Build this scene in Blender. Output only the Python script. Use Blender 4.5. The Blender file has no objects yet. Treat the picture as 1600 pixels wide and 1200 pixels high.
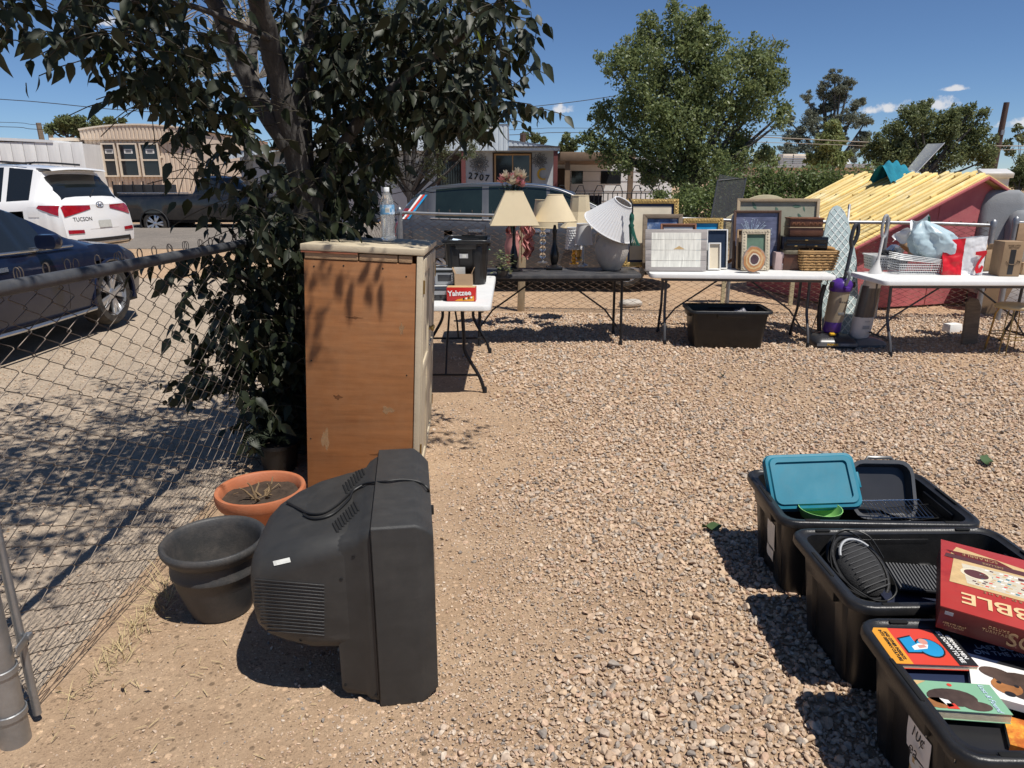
import bpy, bmesh, math, random
import numpy as np
from math import sin, cos, pi, radians as rad
from mathutils import Vector, Matrix, Euler
from mathutils.bvhtree import BVHTree
from mathutils import noise as mno
random.seed(7); rng = np.random.default_rng(11)
S = bpy.context.scene; COL = S.collection
# ---------------------------------------------------------------- camera
CH, CP, CF = 1.65, rad(16), 1110.0          # eye height, downward pitch, focal length in px of a 1600 px wide frame
cd = bpy.data.cameras.new('camera'); co = bpy.data.objects.new('camera', cd); COL.objects.link(co)
co.location = (0, 0, CH); co.rotation_euler = (rad(90) - CP, 0, 0)
cd.sensor_width = 36; cd.lens = CF / 1600 * 36; cd.clip_end = 6000; cd.clip_start = .05
S.camera = co
# ---------------------------------------------------------------- sky and sun
SUN = Vector((.33, -.30, 1)).normalized()
EL = math.asin(SUN.z); AZ = math.atan2(SUN.x, SUN.y)
W = bpy.data.worlds.new('World'); S.world = W; W.use_nodes = True
def nd(nt, t, **k):
    n = nt.nodes.new(t)
    for a, b in k.items(): setattr(n, a, b)
    return n
def world():
    nt = W.node_tree; nt.nodes.clear(); L = nt.links.new
    sky = nd(nt, 'ShaderNodeTexSky', sky_type='NISHITA', sun_disc=False, sun_elevation=EL, sun_rotation=AZ,
             altitude=3000, air_density=1.0, dust_density=.0, ozone_density=8)
    bg = nd(nt, 'ShaderNodeBackground'); out = nd(nt, 'ShaderNodeOutputWorld')
    bg.inputs[1].default_value = .085
    # small fair weather clouds scattered in a low band all round the horizon
    tc = nd(nt, 'ShaderNodeTexCoord'); sep = nd(nt, 'ShaderNodeSeparateXYZ'); L(tc.outputs['Generated'], sep.inputs[0])
    def m(op, a, b=None, c=None):
        n = nd(nt, 'ShaderNodeMath', operation=op)
        for i, x in enumerate((a, b, c)):
            if x is None: continue
            if isinstance(x, (int, float)): n.inputs[i].default_value = x
            else: L(x, n.inputs[i])
        return n.outputs[0]
    az = m('ARCTAN2', sep.outputs[0], sep.outputs[1]); el = m('ARCSINE', sep.outputs[2])
    nz = nd(nt, 'ShaderNodeTexNoise'); nz.inputs['Scale'].default_value = 55; nz.inputs['Detail'].default_value = 7
    nz.inputs['Roughness'].default_value = .62; L(tc.outputs['Generated'], nz.inputs['Vector'])
    tot = None
    clouds = [(880, 172, 30, 11), (1375, 172, 34, 12), (1455, 167, 40, 13), (1498, 139, 23, 5.5), (1600, 195, 40, 9), (200, 40, 60, 9),
              (2300, 150, 70, 14), (2700, 175, 50, 12), (-500, 160, 60, 12), (-900, 180, 45, 10)]
    for cx, cy, rx, ry in clouds:
        a0 = math.atan2((cx - 800) / CF, cos(CP)) if 0 <= cx <= 1600 else (cx - 800) / CF
        d = Vector(((cx - 800) / CF, cos(CP) - (cy - 600) / CF * sin(CP), -sin(CP) - (cy - 600) / CF * cos(CP)))
        if 0 <= cx <= 1600: a0 = math.atan2(d.x, d.y)
        e0 = math.asin(d.normalized().z) if 0 <= cx <= 1600 else rad(5.5)
        da = m('DIVIDE', m('SUBTRACT', az, a0), rx / CF * .9); de = m('DIVIDE', m('SUBTRACT', el, e0), ry / CF * .95)
        low = m('MULTIPLY', m('LESS_THAN', de, 0.), 1.0)
        de2 = m('MULTIPLY', de, m('ADD', 1.0, m('MULTIPLY', low, 1.3)))
        r2 = m('ADD', m('MULTIPLY', da, da), m('MULTIPLY', de2, de2))
        v = m('SUBTRACT', 1.0, r2)
        tot = v if tot is None else m('MAXIMUM', tot, v)
    val = m('ADD', tot, m('MULTIPLY', m('SUBTRACT', nz.outputs[0], .5), 4.4))
    val = m('MULTIPLY', val, m('GREATER_THAN', tot, -1.6))
    mr = nd(nt, 'ShaderNodeMapRange', interpolation_type='SMOOTHSTEP'); mr.inputs[1].default_value = .1; mr.inputs[2].default_value = 1.15; mr.inputs[4].default_value = .85
    L(val, mr.inputs[0])
    mx = nd(nt, 'ShaderNodeMixRGB'); L(mr.outputs[0], mx.inputs[0]); L(sky.outputs[0], mx.inputs[1]); mx.inputs[2].default_value = (8.6, 8.5, 8.6, 1)
    L(mx.outputs[0], bg.inputs[0]); L(bg.outputs[0], out.inputs[0])
world()
sd = bpy.data.lights.new('sun', 'SUN'); so = bpy.data.objects.new('sun', sd); COL.objects.link(so)
sd.energy = 4.9; sd.angle = rad(.53); sd.color = (1, .955, .89)
so.rotation_euler = SUN.to_track_quat('Z', 'Y').to_euler(); so.location = (20, -12, 60)
S.view_settings.view_transform = 'Standard'; S.view_settings.look = 'None'; S.view_settings.gamma = 1
S.view_settings.use_curve_mapping = False; S.view_settings.exposure = .12
S.render.engine = 'CYCLES'
S.cycles.max_bounces = 8; S.cycles.transparent_max_bounces = 12; S.cycles.use_denoising = True

# ---------------------------------------------------------------- placing by sight lines
def ray(x, y):
    a = (x - 800) / CF; b = -(y - 600) / CF
    return Vector((a, cos(CP) + b * sin(CP), -sin(CP) + b * cos(CP)))
def PZ(x, y, z=0.):           # the point at height z on that line of sight
    r = ray(x, y); t = (z - CH) / r.z; return Vector((r.x * t, r.y * t, z))
def PY(x, y, Y):              # the point at distance Y
    r = ray(x, y); t = Y / r.y; return Vector((r.x * t, Y, CH + r.z * t))
def pix(p):
    dz = p[2] - CH; c = p[1] * cos(CP) - dz * sin(CP); u = p[1] * sin(CP) + dz * cos(CP)
    return 800 + CF * p[0] / c, 600 - CF * u / c
# ---------------------------------------------------------------- materials
MATS = {}
def mat(name, c=(.5, .5, .5), r=.6, m=0., v=.12, s=6., b=0., bs=90., c2=None, dust=0., spec=.5, tr=0., al=1., em=None, dc=(.42, .33, .24),
        stretch=None, coat=0., thr=None, ior=1.45, fine=0., ov=0.):
    """one procedural material: base colour broken up by two noises, optional second colour in patches, dust, relief"""
    if name in MATS: return MATS[name]
    M = bpy.data.materials.new(name); M.use_nodes = True; nt = M.node_tree; L = nt.links.new
    P = nt.nodes['Principled BSDF']; P.inputs['Roughness'].default_value = r; P.inputs['Metallic'].default_value = m
    P.inputs['Specular IOR Level'].default_value = spec; P.inputs['IOR'].default_value = ior
    P.inputs['Coat Weight'].default_value = coat; P.inputs['Coat Roughness'].default_value = .06
    tc = nd(nt, 'ShaderNodeTexCoord'); co_ = tc.outputs['Object']
    if stretch:
        mp = nd(nt, 'ShaderNodeMapping'); mp.inputs['Scale'].default_value = stretch; L(co_, mp.inputs[0]); co_ = mp.outputs[0]
    n1 = nd(nt, 'ShaderNodeTexNoise'); n1.inputs['Scale'].default_value = s; n1.inputs['Detail'].default_value = 6; n1.inputs['Roughness'].default_value = .65
    L(co_, n1.inputs['Vector'])
    cr = nd(nt, 'ShaderNodeValToRGB'); L(n1.outputs[0], cr.inputs[0])
    A = tuple(x * (1 - v) for x in c) + (1,); B = tuple(min(1, x * (1 + v)) for x in c) + (1,)
    cr.color_ramp.elements[0].position = .3; cr.color_ramp.elements[1].position = .7
    cr.color_ramp.elements[0].color = A; cr.color_ramp.elements[1].color = B
    out = cr.outputs[0]
    if c2 is not None:
        n3 = nd(nt, 'ShaderNodeTexNoise'); n3.inputs['Scale'].default_value = s * .6; n3.inputs['Detail'].default_value = 8; n3.inputs['Roughness'].default_value = .7
        L(co_, n3.inputs['Vector'])
        mr = nd(nt, 'ShaderNodeMapRange'); t = .55 if thr is None else thr
        mr.inputs[1].default_value = t; mr.inputs[2].default_value = t + .1; L(n3.outputs[0], mr.inputs[0])
        mx = nd(nt, 'ShaderNodeMixRGB'); L(mr.outputs[0], mx.inputs[0]); L(out, mx.inputs[1]); mx.inputs[2].default_value = tuple(c2) + (1,); out = mx.outputs[0]
    if fine:
        n4 = nd(nt, 'ShaderNodeTexNoise'); n4.inputs['Scale'].default_value = bs * 1.7; n4.inputs['Detail'].default_value = 3; L(co_, n4.inputs['Vector'])
        mr = nd(nt, 'ShaderNodeMapRange'); mr.inputs[1].default_value = .3; mr.inputs[2].default_value = .7; mr.inputs[3].default_value = 1 - fine; mr.inputs[4].default_value = 1 + fine
        L(n4.outputs[0], mr.inputs[0]); hs = nd(nt, 'ShaderNodeHueSaturation'); L(mr.outputs[0], hs.inputs['Value']); L(out, hs.inputs['Color']); out = hs.outputs[0]
    if ov:
        oi = nd(nt, 'ShaderNodeObjectInfo'); mr = nd(nt, 'ShaderNodeMapRange'); mr.inputs[3].default_value = 1 - ov; mr.inputs[4].default_value = 1 + ov; L(oi.outputs['Random'], mr.inputs[0])
        hs = nd(nt, 'ShaderNodeHueSaturation'); L(mr.outputs[0], hs.inputs['Value']); L(out, hs.inputs['Color']); out = hs.outputs[0]
    if dust:
        n5 = nd(nt, 'ShaderNodeTexNoise'); n5.inputs['Scale'].default_value = s * 1.3 + 2; n5.inputs['Detail'].default_value = 9; n5.inputs['Roughness'].default_value = .75
        L(tc.outputs['Object'], n5.inputs['Vector'])
        mr = nd(nt, 'ShaderNodeMapRange'); mr.inputs[1].default_value = .42; mr.inputs[2].default_value = .75; mr.inputs[4].default_value = dust
        L(n5.outputs[0], mr.inputs[0]); mx = nd(nt, 'ShaderNodeMixRGB'); L(mr.outputs[0], mx.inputs[0]); L(out, mx.inputs[1]); mx.inputs[2].default_value = dc + (1,); out = mx.outputs[0]
        ra = nd(nt, 'ShaderNodeMapRange'); ra.inputs[3].default_value = r; ra.inputs[4].default_value = min(1, r + .35); L(mr.outputs[0], ra.inputs[0]); L(ra.outputs[0], P.inputs['Roughness'])
    L(out, P.inputs['Base Color'])
    if b:
        n2 = nd(nt, 'ShaderNodeTexNoise'); n2.inputs['Scale'].default_value = bs; n2.inputs['Detail'].default_value = 5; L(co_, n2.inputs['Vector'])
        bp = nd(nt, 'ShaderNodeBump'); bp.inputs['Strength'].default_value = b; bp.inputs['Distance'].default_value = .01
        L(n2.outputs[0], bp.inputs['Height']); L(bp.outputs[0], P.inputs['Normal'])
    if tr: P.inputs['Transmission Weight'].default_value = tr
    if al < 1: P.inputs['Alpha'].default_value = al
    if em: P.inputs['Emission Color'].default_value = em + (1,); P.inputs['Emission Strength'].default_value = 1
    MATS[name] = M; return M
def leaf_mat(name, c, c2, r=.45, trans=.35, tcol=None):
    M = bpy.data.materials.new(name); M.use_nodes = True; nt = M.node_tree; L = nt.links.new
    P = nt.nodes['Principled BSDF']; P.inputs['Roughness'].default_value = r; P.inputs['Specular IOR Level'].default_value = .4
    ge = nd(nt, 'ShaderNodeNewGeometry'); n = nd(nt, 'ShaderNodeTexNoise'); n.inputs['Scale'].default_value = 1.7; n.inputs['Detail'].default_value = 4
    tc = nd(nt, 'ShaderNodeTexCoord'); L(tc.outputs['Object'], n.inputs['Vector'])
    ad = nd(nt, 'ShaderNodeMath', operation='ADD'); mu = nd(nt, 'ShaderNodeMath', operation='MULTIPLY'); mu.inputs[1].default_value = .55
    L(ge.outputs['Random Per Island'], mu.inputs[0]); L(mu.outputs[0], ad.inputs[0]); L(n.outputs[0], ad.inputs[1])
    mr = nd(nt, 'ShaderNodeMapRange'); mr.inputs[1].default_value = .35; mr.inputs[2].default_value = 1.15; L(ad.outputs[0], mr.inputs[0])
    mx = nd(nt, 'ShaderNodeMixRGB'); L(mr.outputs[0], mx.inputs[0]); mx.inputs[1].default_value = c + (1,); mx.inputs[2].default_value = c2 + (1,)
    L(mx.outputs[0], P.inputs['Base Color'])
    tl = nd(nt, 'ShaderNodeBsdfTranslucent'); hs = nd(nt, 'ShaderNodeHueSaturation'); hs.inputs['Value'].default_value = 1.35; hs.inputs['Hue'].default_value = .48
    L(mx.outputs[0], hs.inputs['Color']); L(hs.outputs[0], tl.inputs[0])
    ms = nd(nt, 'ShaderNodeMixShader'); ms.inputs[0].default_value = trans; L(P.outputs[0], ms.inputs[1]); L(tl.outputs[0], ms.inputs[2])
    L(ms.outputs[0], nt.nodes['Material Output'].inputs[0]); MATS[name] = M; return M
# ---------------------------------------------------------------- mesh building
def orth(d):
    d = Vector(d).normalized(); u = d.cross(Vector((0, 0, 1)))
    if u.length < 1e-4: u = Vector((1, 0, 0))
    u.normalize(); return u, d.cross(u).normalized()
class MB:
    def __init__(s): s.v = []; s.f = []
    def add(s, vs, fs):
        n = len(s.v); s.v += [tuple(x) for x in vs]; s.f += [tuple(i + n for i in q) for q in fs]; return s
    def box(s, c, d, R=None, taper=(1, 1)):
        x, y, z = d[0] / 2, d[1] / 2, d[2] / 2; tx, ty = taper
        vs = [Vector(p) for p in ((-x, -y, -z), (x, -y, -z), (x, y, -z), (-x, y, -z), (-x * tx, -y * ty, z), (x * tx, -y * ty, z), (x * tx, y * ty, z), (-x * tx, y * ty, z))]
        if R is not None:
            if not isinstance(R, Matrix): R = Euler(R).to_matrix()
            vs = [R @ p for p in vs]
        c = Vector(c)
        return s.add([c + p for p in vs], [(3, 2, 1, 0), (4, 5, 6, 7), (0, 1, 5, 4), (1, 2, 6, 5), (2, 3, 7, 6), (3, 0, 4, 7)])
    def bx(s, x0, x1, y0, y1, z0, z1): return s.box(((x0 + x1) / 2, (y0 + y1) / 2, (z0 + z1) / 2), (x1 - x0, y1 - y0, z1 - z0))
    def tube(s, pts, r, n=8, cap=True, close=False):
        pts = [Vector(p) for p in pts]; N = len(pts); R = r if isinstance(r, (list, tuple)) else [r] * N
        rings = []; u = None
        for i, p in enumerate(pts):
            a = pts[(i - 1) % N] if (close or i) else p; b = pts[(i + 1) % N] if (close or i < N - 1) else p
            d = (b - a).normalized() if (b - a).length > 1e-9 else Vector((0, 0, 1))
            if u is None: u, w = orth(d)
            else:
                u = (u - d * u.dot(d)); u = u.normalized() if u.length > 1e-6 else orth(d)[0]; w = d.cross(u)
            rings.append([p + (u * cos(2 * pi * k / n) + w * sin(2 * pi * k / n)) * R[i] for k in range(n)])
        return s.loft(rings, True, cap and not close, close)
    def loft(s, rings, closed=True, caps=True, loop=False):
        n = len(rings[0]); vs = [p for q in rings for p in q]; fs = []; K = len(rings)
        for i in range(K if loop else K - 1):
            j = (i + 1) % K
            for k in range(n if closed else n - 1):
                l = (k + 1) % n; fs.append((i * n + k, i * n + l, j * n + l, j * n + k))
        if caps and closed and not loop: fs.append(tuple(range(n))[::-1]); fs.append(tuple((K - 1) * n + k for k in range(n)))
        return s.add(vs, fs)
    def lathe(s, prof, n=24, c=(0, 0, 0), cap=True, sx=1, sy=1, ph=0):
        c = Vector(c)
        return s.loft([[c + Vector((r * cos(2 * pi * k / n + ph) * sx, r * sin(2 * pi * k / n + ph) * sy, z)) for k in range(n)] for r, z in prof], True, cap)
    def prism(s, pts, f0, f1):            # pts 2-D polygon; f0, f1 map (a, b) to a point
        n = len(pts); a = [f0(*p) for p in pts]; b = [f1(*p) for p in pts]
        return s.add(a + b, [tuple(range(n))[::-1], tuple(range(n, 2 * n))] + [(i, (i + 1) % n, n + (i + 1) % n, n + i) for i in range(n)])
    def face(s, pts): return s.add(pts, [tuple(range(len(pts)))])
    def grid(s, fn, nu, nv):
        return s.add([fn(i / nu, j / nv) for i in range(nu + 1) for j in range(nv + 1)],
                     [(i * (nv + 1) + j, (i + 1) * (nv + 1) + j, (i + 1) * (nv + 1) + j + 1, i * (nv + 1) + j + 1) for i in range(nu) for j in range(nv)])
    def mesh(s, name, m=None, smooth=False, bevel=0, seg=2, ang=35, weld=False):
        me = bpy.data.meshes.new(name); me.from_pydata(s.v, [], s.f)
        bm = bmesh.new(); bm.from_mesh(me)
        if weld: bmesh.ops.remove_doubles(bm, verts=bm.verts, dist=1e-5)
        bmesh.ops.recalc_face_normals(bm, faces=bm.faces)
        if bevel:
            es = [e for e in bm.edges if len(e.link_faces) == 2 and e.calc_face_angle(0) > rad(ang)]
            bmesh.ops.bevel(bm, geom=es, offset=bevel, offset_type='OFFSET', segments=seg, affect='EDGES', profile=.5, clamp_overlap=True)
        bm.to_mesh(me); bm.free()
        if smooth or bevel:
            me.polygons.foreach_set('use_smooth', [True] * len(me.polygons)); me.set_sharp_from_angle(angle=rad(40 if smooth is True or bevel else smooth))
        if m is not None: me.materials.append(m)
        return me
    def build(s, name, m, parent=None, loc=(0, 0, 0), rot=(0, 0, 0), **k):
        return ob(name, s.mesh(name, m, **k), parent, loc, rot)
def ob(name, me, parent=None, loc=(0, 0, 0), rot=(0, 0, 0), kind=None):
    o = bpy.data.objects.new(name, me); COL.objects.link(o); o.parent = parent; o.location = loc; o.rotation_euler = rot
    if kind: o['kind'] = kind
    return o
def tag(o, label, cat, group=None):
    o['label'] = label; o['category'] = cat
    if group: o['group'] = group
    return o
def thing(name, label, cat, loc=(0, 0, 0), rot=0, group=None):
    o = bpy.data.objects.new(name, None); COL.objects.link(o); o.location = loc; o.empty_display_size = .1
    o.rotation_euler = (0, 0, rot) if isinstance(rot, (int, float)) else rot
    return tag(o, label, cat, group)
def struct(o): o['kind'] = 'structure'; return o
def cp(root, loc, rot, label, group=None):
    def c(o, par):
        q = o.copy(); COL.objects.link(q); q.parent = par
        for h in list(o.children): c(h, q)
        return q
    r = c(root, None); r.location = loc; r.rotation_euler = (0, 0, rot) if isinstance(rot, (int, float)) else rot; r['label'] = label
    if group: r['group'] = group
    return r
def npmesh(name, V, F, m, smooth=False):
    """V (n,3) array, F (k,3|4) int array"""
    me = bpy.data.meshes.new(name); V = np.asarray(V, np.float32); F = np.asarray(F, np.int32); k = F.shape[1]
    me.vertices.add(len(V)); me.vertices.foreach_set('co', V.ravel())
    me.loops.add(F.size); me.loops.foreach_set('vertex_index', F.ravel())
    me.polygons.add(len(F)); me.polygons.foreach_set('loop_start', np.arange(0, F.size, k, dtype=np.int32))
    if smooth: me.polygons.foreach_set('use_smooth', np.ones(len(F), bool))
    me.update(); me.validate()
    if m: me.materials.append(m)
    return me
def frames(d, up=None):
    """rotation matrices (n,3,3) whose columns are x=side, y=d, z=normal"""
    d = d / np.linalg.norm(d, axis=1, keepdims=True)
    if up is None: up = rng.normal(size=d.shape)
    x = np.cross(d, up); x /= np.linalg.norm(x, axis=1, keepdims=True) + 1e-9
    return np.stack([x, d, np.cross(x, d)], axis=2)
def text(s, size, m, parent, loc, rot, name='lettering', bold=0., ext=.0006, shear=0., ax='CENTER', sp=1., wide=1.):
    cu = bpy.data.curves.new(name, 'FONT'); cu.body = s; cu.size = size; cu.align_x = ax; cu.align_y = 'CENTER'; cu.extrude = ext; cu.offset = bold * size; cu.shear = shear
    cu.space_character = sp; cu.resolution_u = 3
    t = bpy.data.objects.new(name, cu); COL.objects.link(t)
    me = bpy.data.meshes.new_from_object(t.evaluated_get(bpy.context.evaluated_depsgraph_get())); bpy.data.objects.remove(t); bpy.data.curves.remove(cu)
    if wide != 1: me.transform(Matrix.Diagonal((wide, 1, 1, 1)))
    me.name = name; me.materials.clear(); me.materials.append(m)
    return ob(name, me, parent, loc, rot)
def spline(pts, n=6):
    P = [Vector(p) for p in pts]; out = []
    for i in range(len(P) - 1):
        a, b, c, d = P[max(i - 1, 0)], P[i], P[i + 1], P[min(i + 2, len(P) - 1)]
        for k in range(n):
            t = k / n; out.append(.5 * ((2 * b) + (c - a) * t + (2 * a - 5 * b + 4 * c - d) * t * t + (3 * b - a - 3 * c + d) * t ** 3))
    return out + [P[-1]]
# ---------------------------------------------------------------- ground
def ground_mat(name, c, c2, c3, sc=1., bump=.6):
    M = bpy.data.materials.new(name); M.use_nodes = True; nt = M.node_tree; L = nt.links.new; P = nt.nodes['Principled BSDF']
    P.inputs['Roughness'].default_value = .95; P.inputs['Specular IOR Level'].default_value = .15
    ge = nd(nt, 'ShaderNodeNewGeometry')
    def noise(s, d=8, r=.65):
        n = nd(nt, 'ShaderNodeTexNoise'); n.inputs['Scale'].default_value = s * sc; n.inputs['Detail'].default_value = d; n.inputs['Roughness'].default_value = r
        L(ge.outputs['Position'], n.inputs['Vector']); return n.outputs[0]
    def ramp(x, a, b, lo=0, hi=1):
        m = nd(nt, 'ShaderNodeMapRange'); m.inputs[1].default_value = a; m.inputs[2].default_value = b; m.inputs[3].default_value = lo; m.inputs[4].default_value = hi; L(x, m.inputs[0]); return m.outputs[0]
    def mix(f, a, b, t='MIX'):
        m = nd(nt, 'ShaderNodeMixRGB', blend_type=t); L(f, m.inputs[0])
        for i, x in ((1, a), (2, b)):
            if isinstance(x, tuple): m.inputs[i].default_value = x + (1,)
            else: L(x, m.inputs[i])
        return m.outputs[0]
    col = mix(ramp(noise(.55), .35, .65), c, c2)
    col = mix(ramp(noise(3.1, 10, .75), .45, .7), col, c3)
    # grit: two sizes of tiny stones with their own shades
    for s_, w_, hi in ((95, .5, 1.55), (38, .35, 1.6), (210, .45, 1.4)):
        vo = nd(nt, 'ShaderNodeTexVoronoi'); vo.inputs['Scale'].default_value = s_ * sc; L(ge.outputs['Position'], vo.inputs['Vector'])
        sp = nd(nt, 'ShaderNodeSeparateColor'); L(vo.outputs['Color'], sp.inputs[0])
        hs = nd(nt, 'ShaderNodeHueSaturation'); L(ramp(sp.outputs[0], 0, 1, .45, hi), hs.inputs['Value']); L(col, hs.inputs['Color'])
        gate = ramp(sp.outputs[1], 1 - w_, 1 - w_ + .05)
        near = ramp(vo.outputs['Distance'], .45, .3)
        mu = nd(nt, 'ShaderNodeMath', operation='MULTIPLY'); L(gate, mu.inputs[0]); L(near, mu.inputs[1])
        col = mix(mu.outputs[0], col, hs.outputs[0])
    L(col, P.inputs['Base Color'])
    b1 = nd(nt, 'ShaderNodeBump'); b1.inputs['Strength'].default_value = bump; b1.inputs['Distance'].default_value = .02; L(noise(60, 8, .7), b1.inputs['Height'])
    b2 = nd(nt, 'ShaderNodeBump'); b2.inputs['Strength'].default_value = bump * .7; b2.inputs['Distance'].default_value = .05; L(noise(7, 6), b2.inputs['Height']); L(b1.outputs[0], b2.inputs['Normal'])
    L(b2.outputs[0], P.inputs['Normal']); MATS[name] = M; return M
ground_mat('earth', (.43, .285, .175), (.36, .25, .16), (.47, .335, .22))
ground_mat('yard_dirt', (.40, .275, .175), (.345, .24, .155), (.45, .325, .215))
ground_mat('drive_gravel', (.40, .32, .24), (.35, .285, .215), (.46, .375, .285), 1.0)
ground_mat('asphalt', (.20, .175, .15), (.17, .15, .13), (.235, .205, .175), .8, .3)
def sheet(name, x0, x1, y0, y1, z, m, n=1):
    b = MB(); b.grid(lambda u, v: (x0 + (x1 - x0) * u, y0 + (y1 - y0) * v, z), n, n); return struct(b.build(name, MATS[m]))
def rise(y): return -.012 + .25 * min(max((y - 12.6) / 2.6, 0), 1) ** 2 * (3 - 2 * min(max((y - 12.6) / 2.6, 0), 1))   # the land steps up to the street
def strip(name, x0, x1, ys, m, dz=0):
    b = MB(); b.add([(x, y, rise(y) + dz) for y in ys for x in (x0, x1)], [(2 * i, 2 * i + 1, 2 * i + 3, 2 * i + 2) for i in range(len(ys) - 1)]); return struct(b.build(name, MATS[m], smooth=True))
strip('ground', -900, 900, [-60, 12.4] + [12.6 + .26 * i for i in range(11)] + [16, 1800], 'earth'); strip('street', -300, 300, [15.4, 18, 24.5], 'asphalt', .006)
sheet('driveway', -9.5, -1.60, -4, 12.5, -.004, 'drive_gravel')
def relief(x, y):
    return .012 * sin(1.7 * x + .6 * y) * sin(1.1 * y - .5) + .006 * sin(4.1 * x + 1.3) * sin(3.7 * y + x)
def yard():
    b = MB(); x0, x1, y0, y1 = -1.62, 9, -1.5, 9.05
    b.grid(lambda u, v: (x0 + (x1 - x0) * u, y0 + (y1 - y0) * v, relief(x0 + (x1 - x0) * u, y0 + (y1 - y0) * v) * .6), 60, 60)
    struct(b.build('yard_ground', MATS['yard_dirt'], smooth=True))
yard()
# ---------------------------------------------------------------- gravel: real stones, scattered
def stone_mat():
    M = bpy.data.materials.new('gravel_stone'); M.use_nodes = True; nt = M.node_tree; L = nt.links.new; P = nt.nodes['Principled BSDF']
    P.inputs['Roughness'].default_value = .85; P.inputs['Specular IOR Level'].default_value = .25
    oi = nd(nt, 'ShaderNodeObjectInfo'); cr = nd(nt, 'ShaderNodeValToRGB'); L(oi.outputs['Random'], cr.inputs[0]); R = cr.color_ramp; R.interpolation = 'CONSTANT'
    cs = [(0.513, 0.369, 0.248), (0.458, 0.328, 0.226), (0.549, 0.408, 0.285), (0.431, 0.319, 0.23), (0.522, 0.369, 0.257), (0.333, 0.284, 0.236), (0.568, 0.444, 0.325), (0.476, 0.359, 0.257), (0.25, 0.215, 0.183), (0.53, 0.386, 0.257), (0.485, 0.377, 0.285), (0.412, 0.328, 0.257), (0.586, 0.485, 0.379), (0.476, 0.323, 0.226), (0.485, 0.369, 0.271), (0.54, 0.395, 0.275), (0.439, 0.337, 0.253)]
    while len(R.elements) < len(cs): R.elements.new(.5)
    for i, c in enumerate(cs): R.elements[i].position = i / len(cs); R.elements[i].color = c + (1,)
    tc = nd(nt, 'ShaderNodeTexCoord'); n = nd(nt, 'ShaderNodeTexNoise'); n.inputs['Scale'].default_value = 3; n.inputs['Detail'].default_value = 6; L(tc.outputs['Object'], n.inputs['Vector'])
    mr = nd(nt, 'ShaderNodeMapRange'); mr.inputs[1].default_value = .3; mr.inputs[2].default_value = .7; mr.inputs[3].default_value = .78; mr.inputs[4].default_value = 1.22; L(n.outputs[0], mr.inputs[0])
    hs = nd(nt, 'ShaderNodeHueSaturation'); L(mr.outputs[0], hs.inputs['Value']); L(cr.outputs[0], hs.inputs['Color']); L(hs.outputs[0], P.inputs['Base Color'])
    MATS['gravel_stone'] = M; return M
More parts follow.
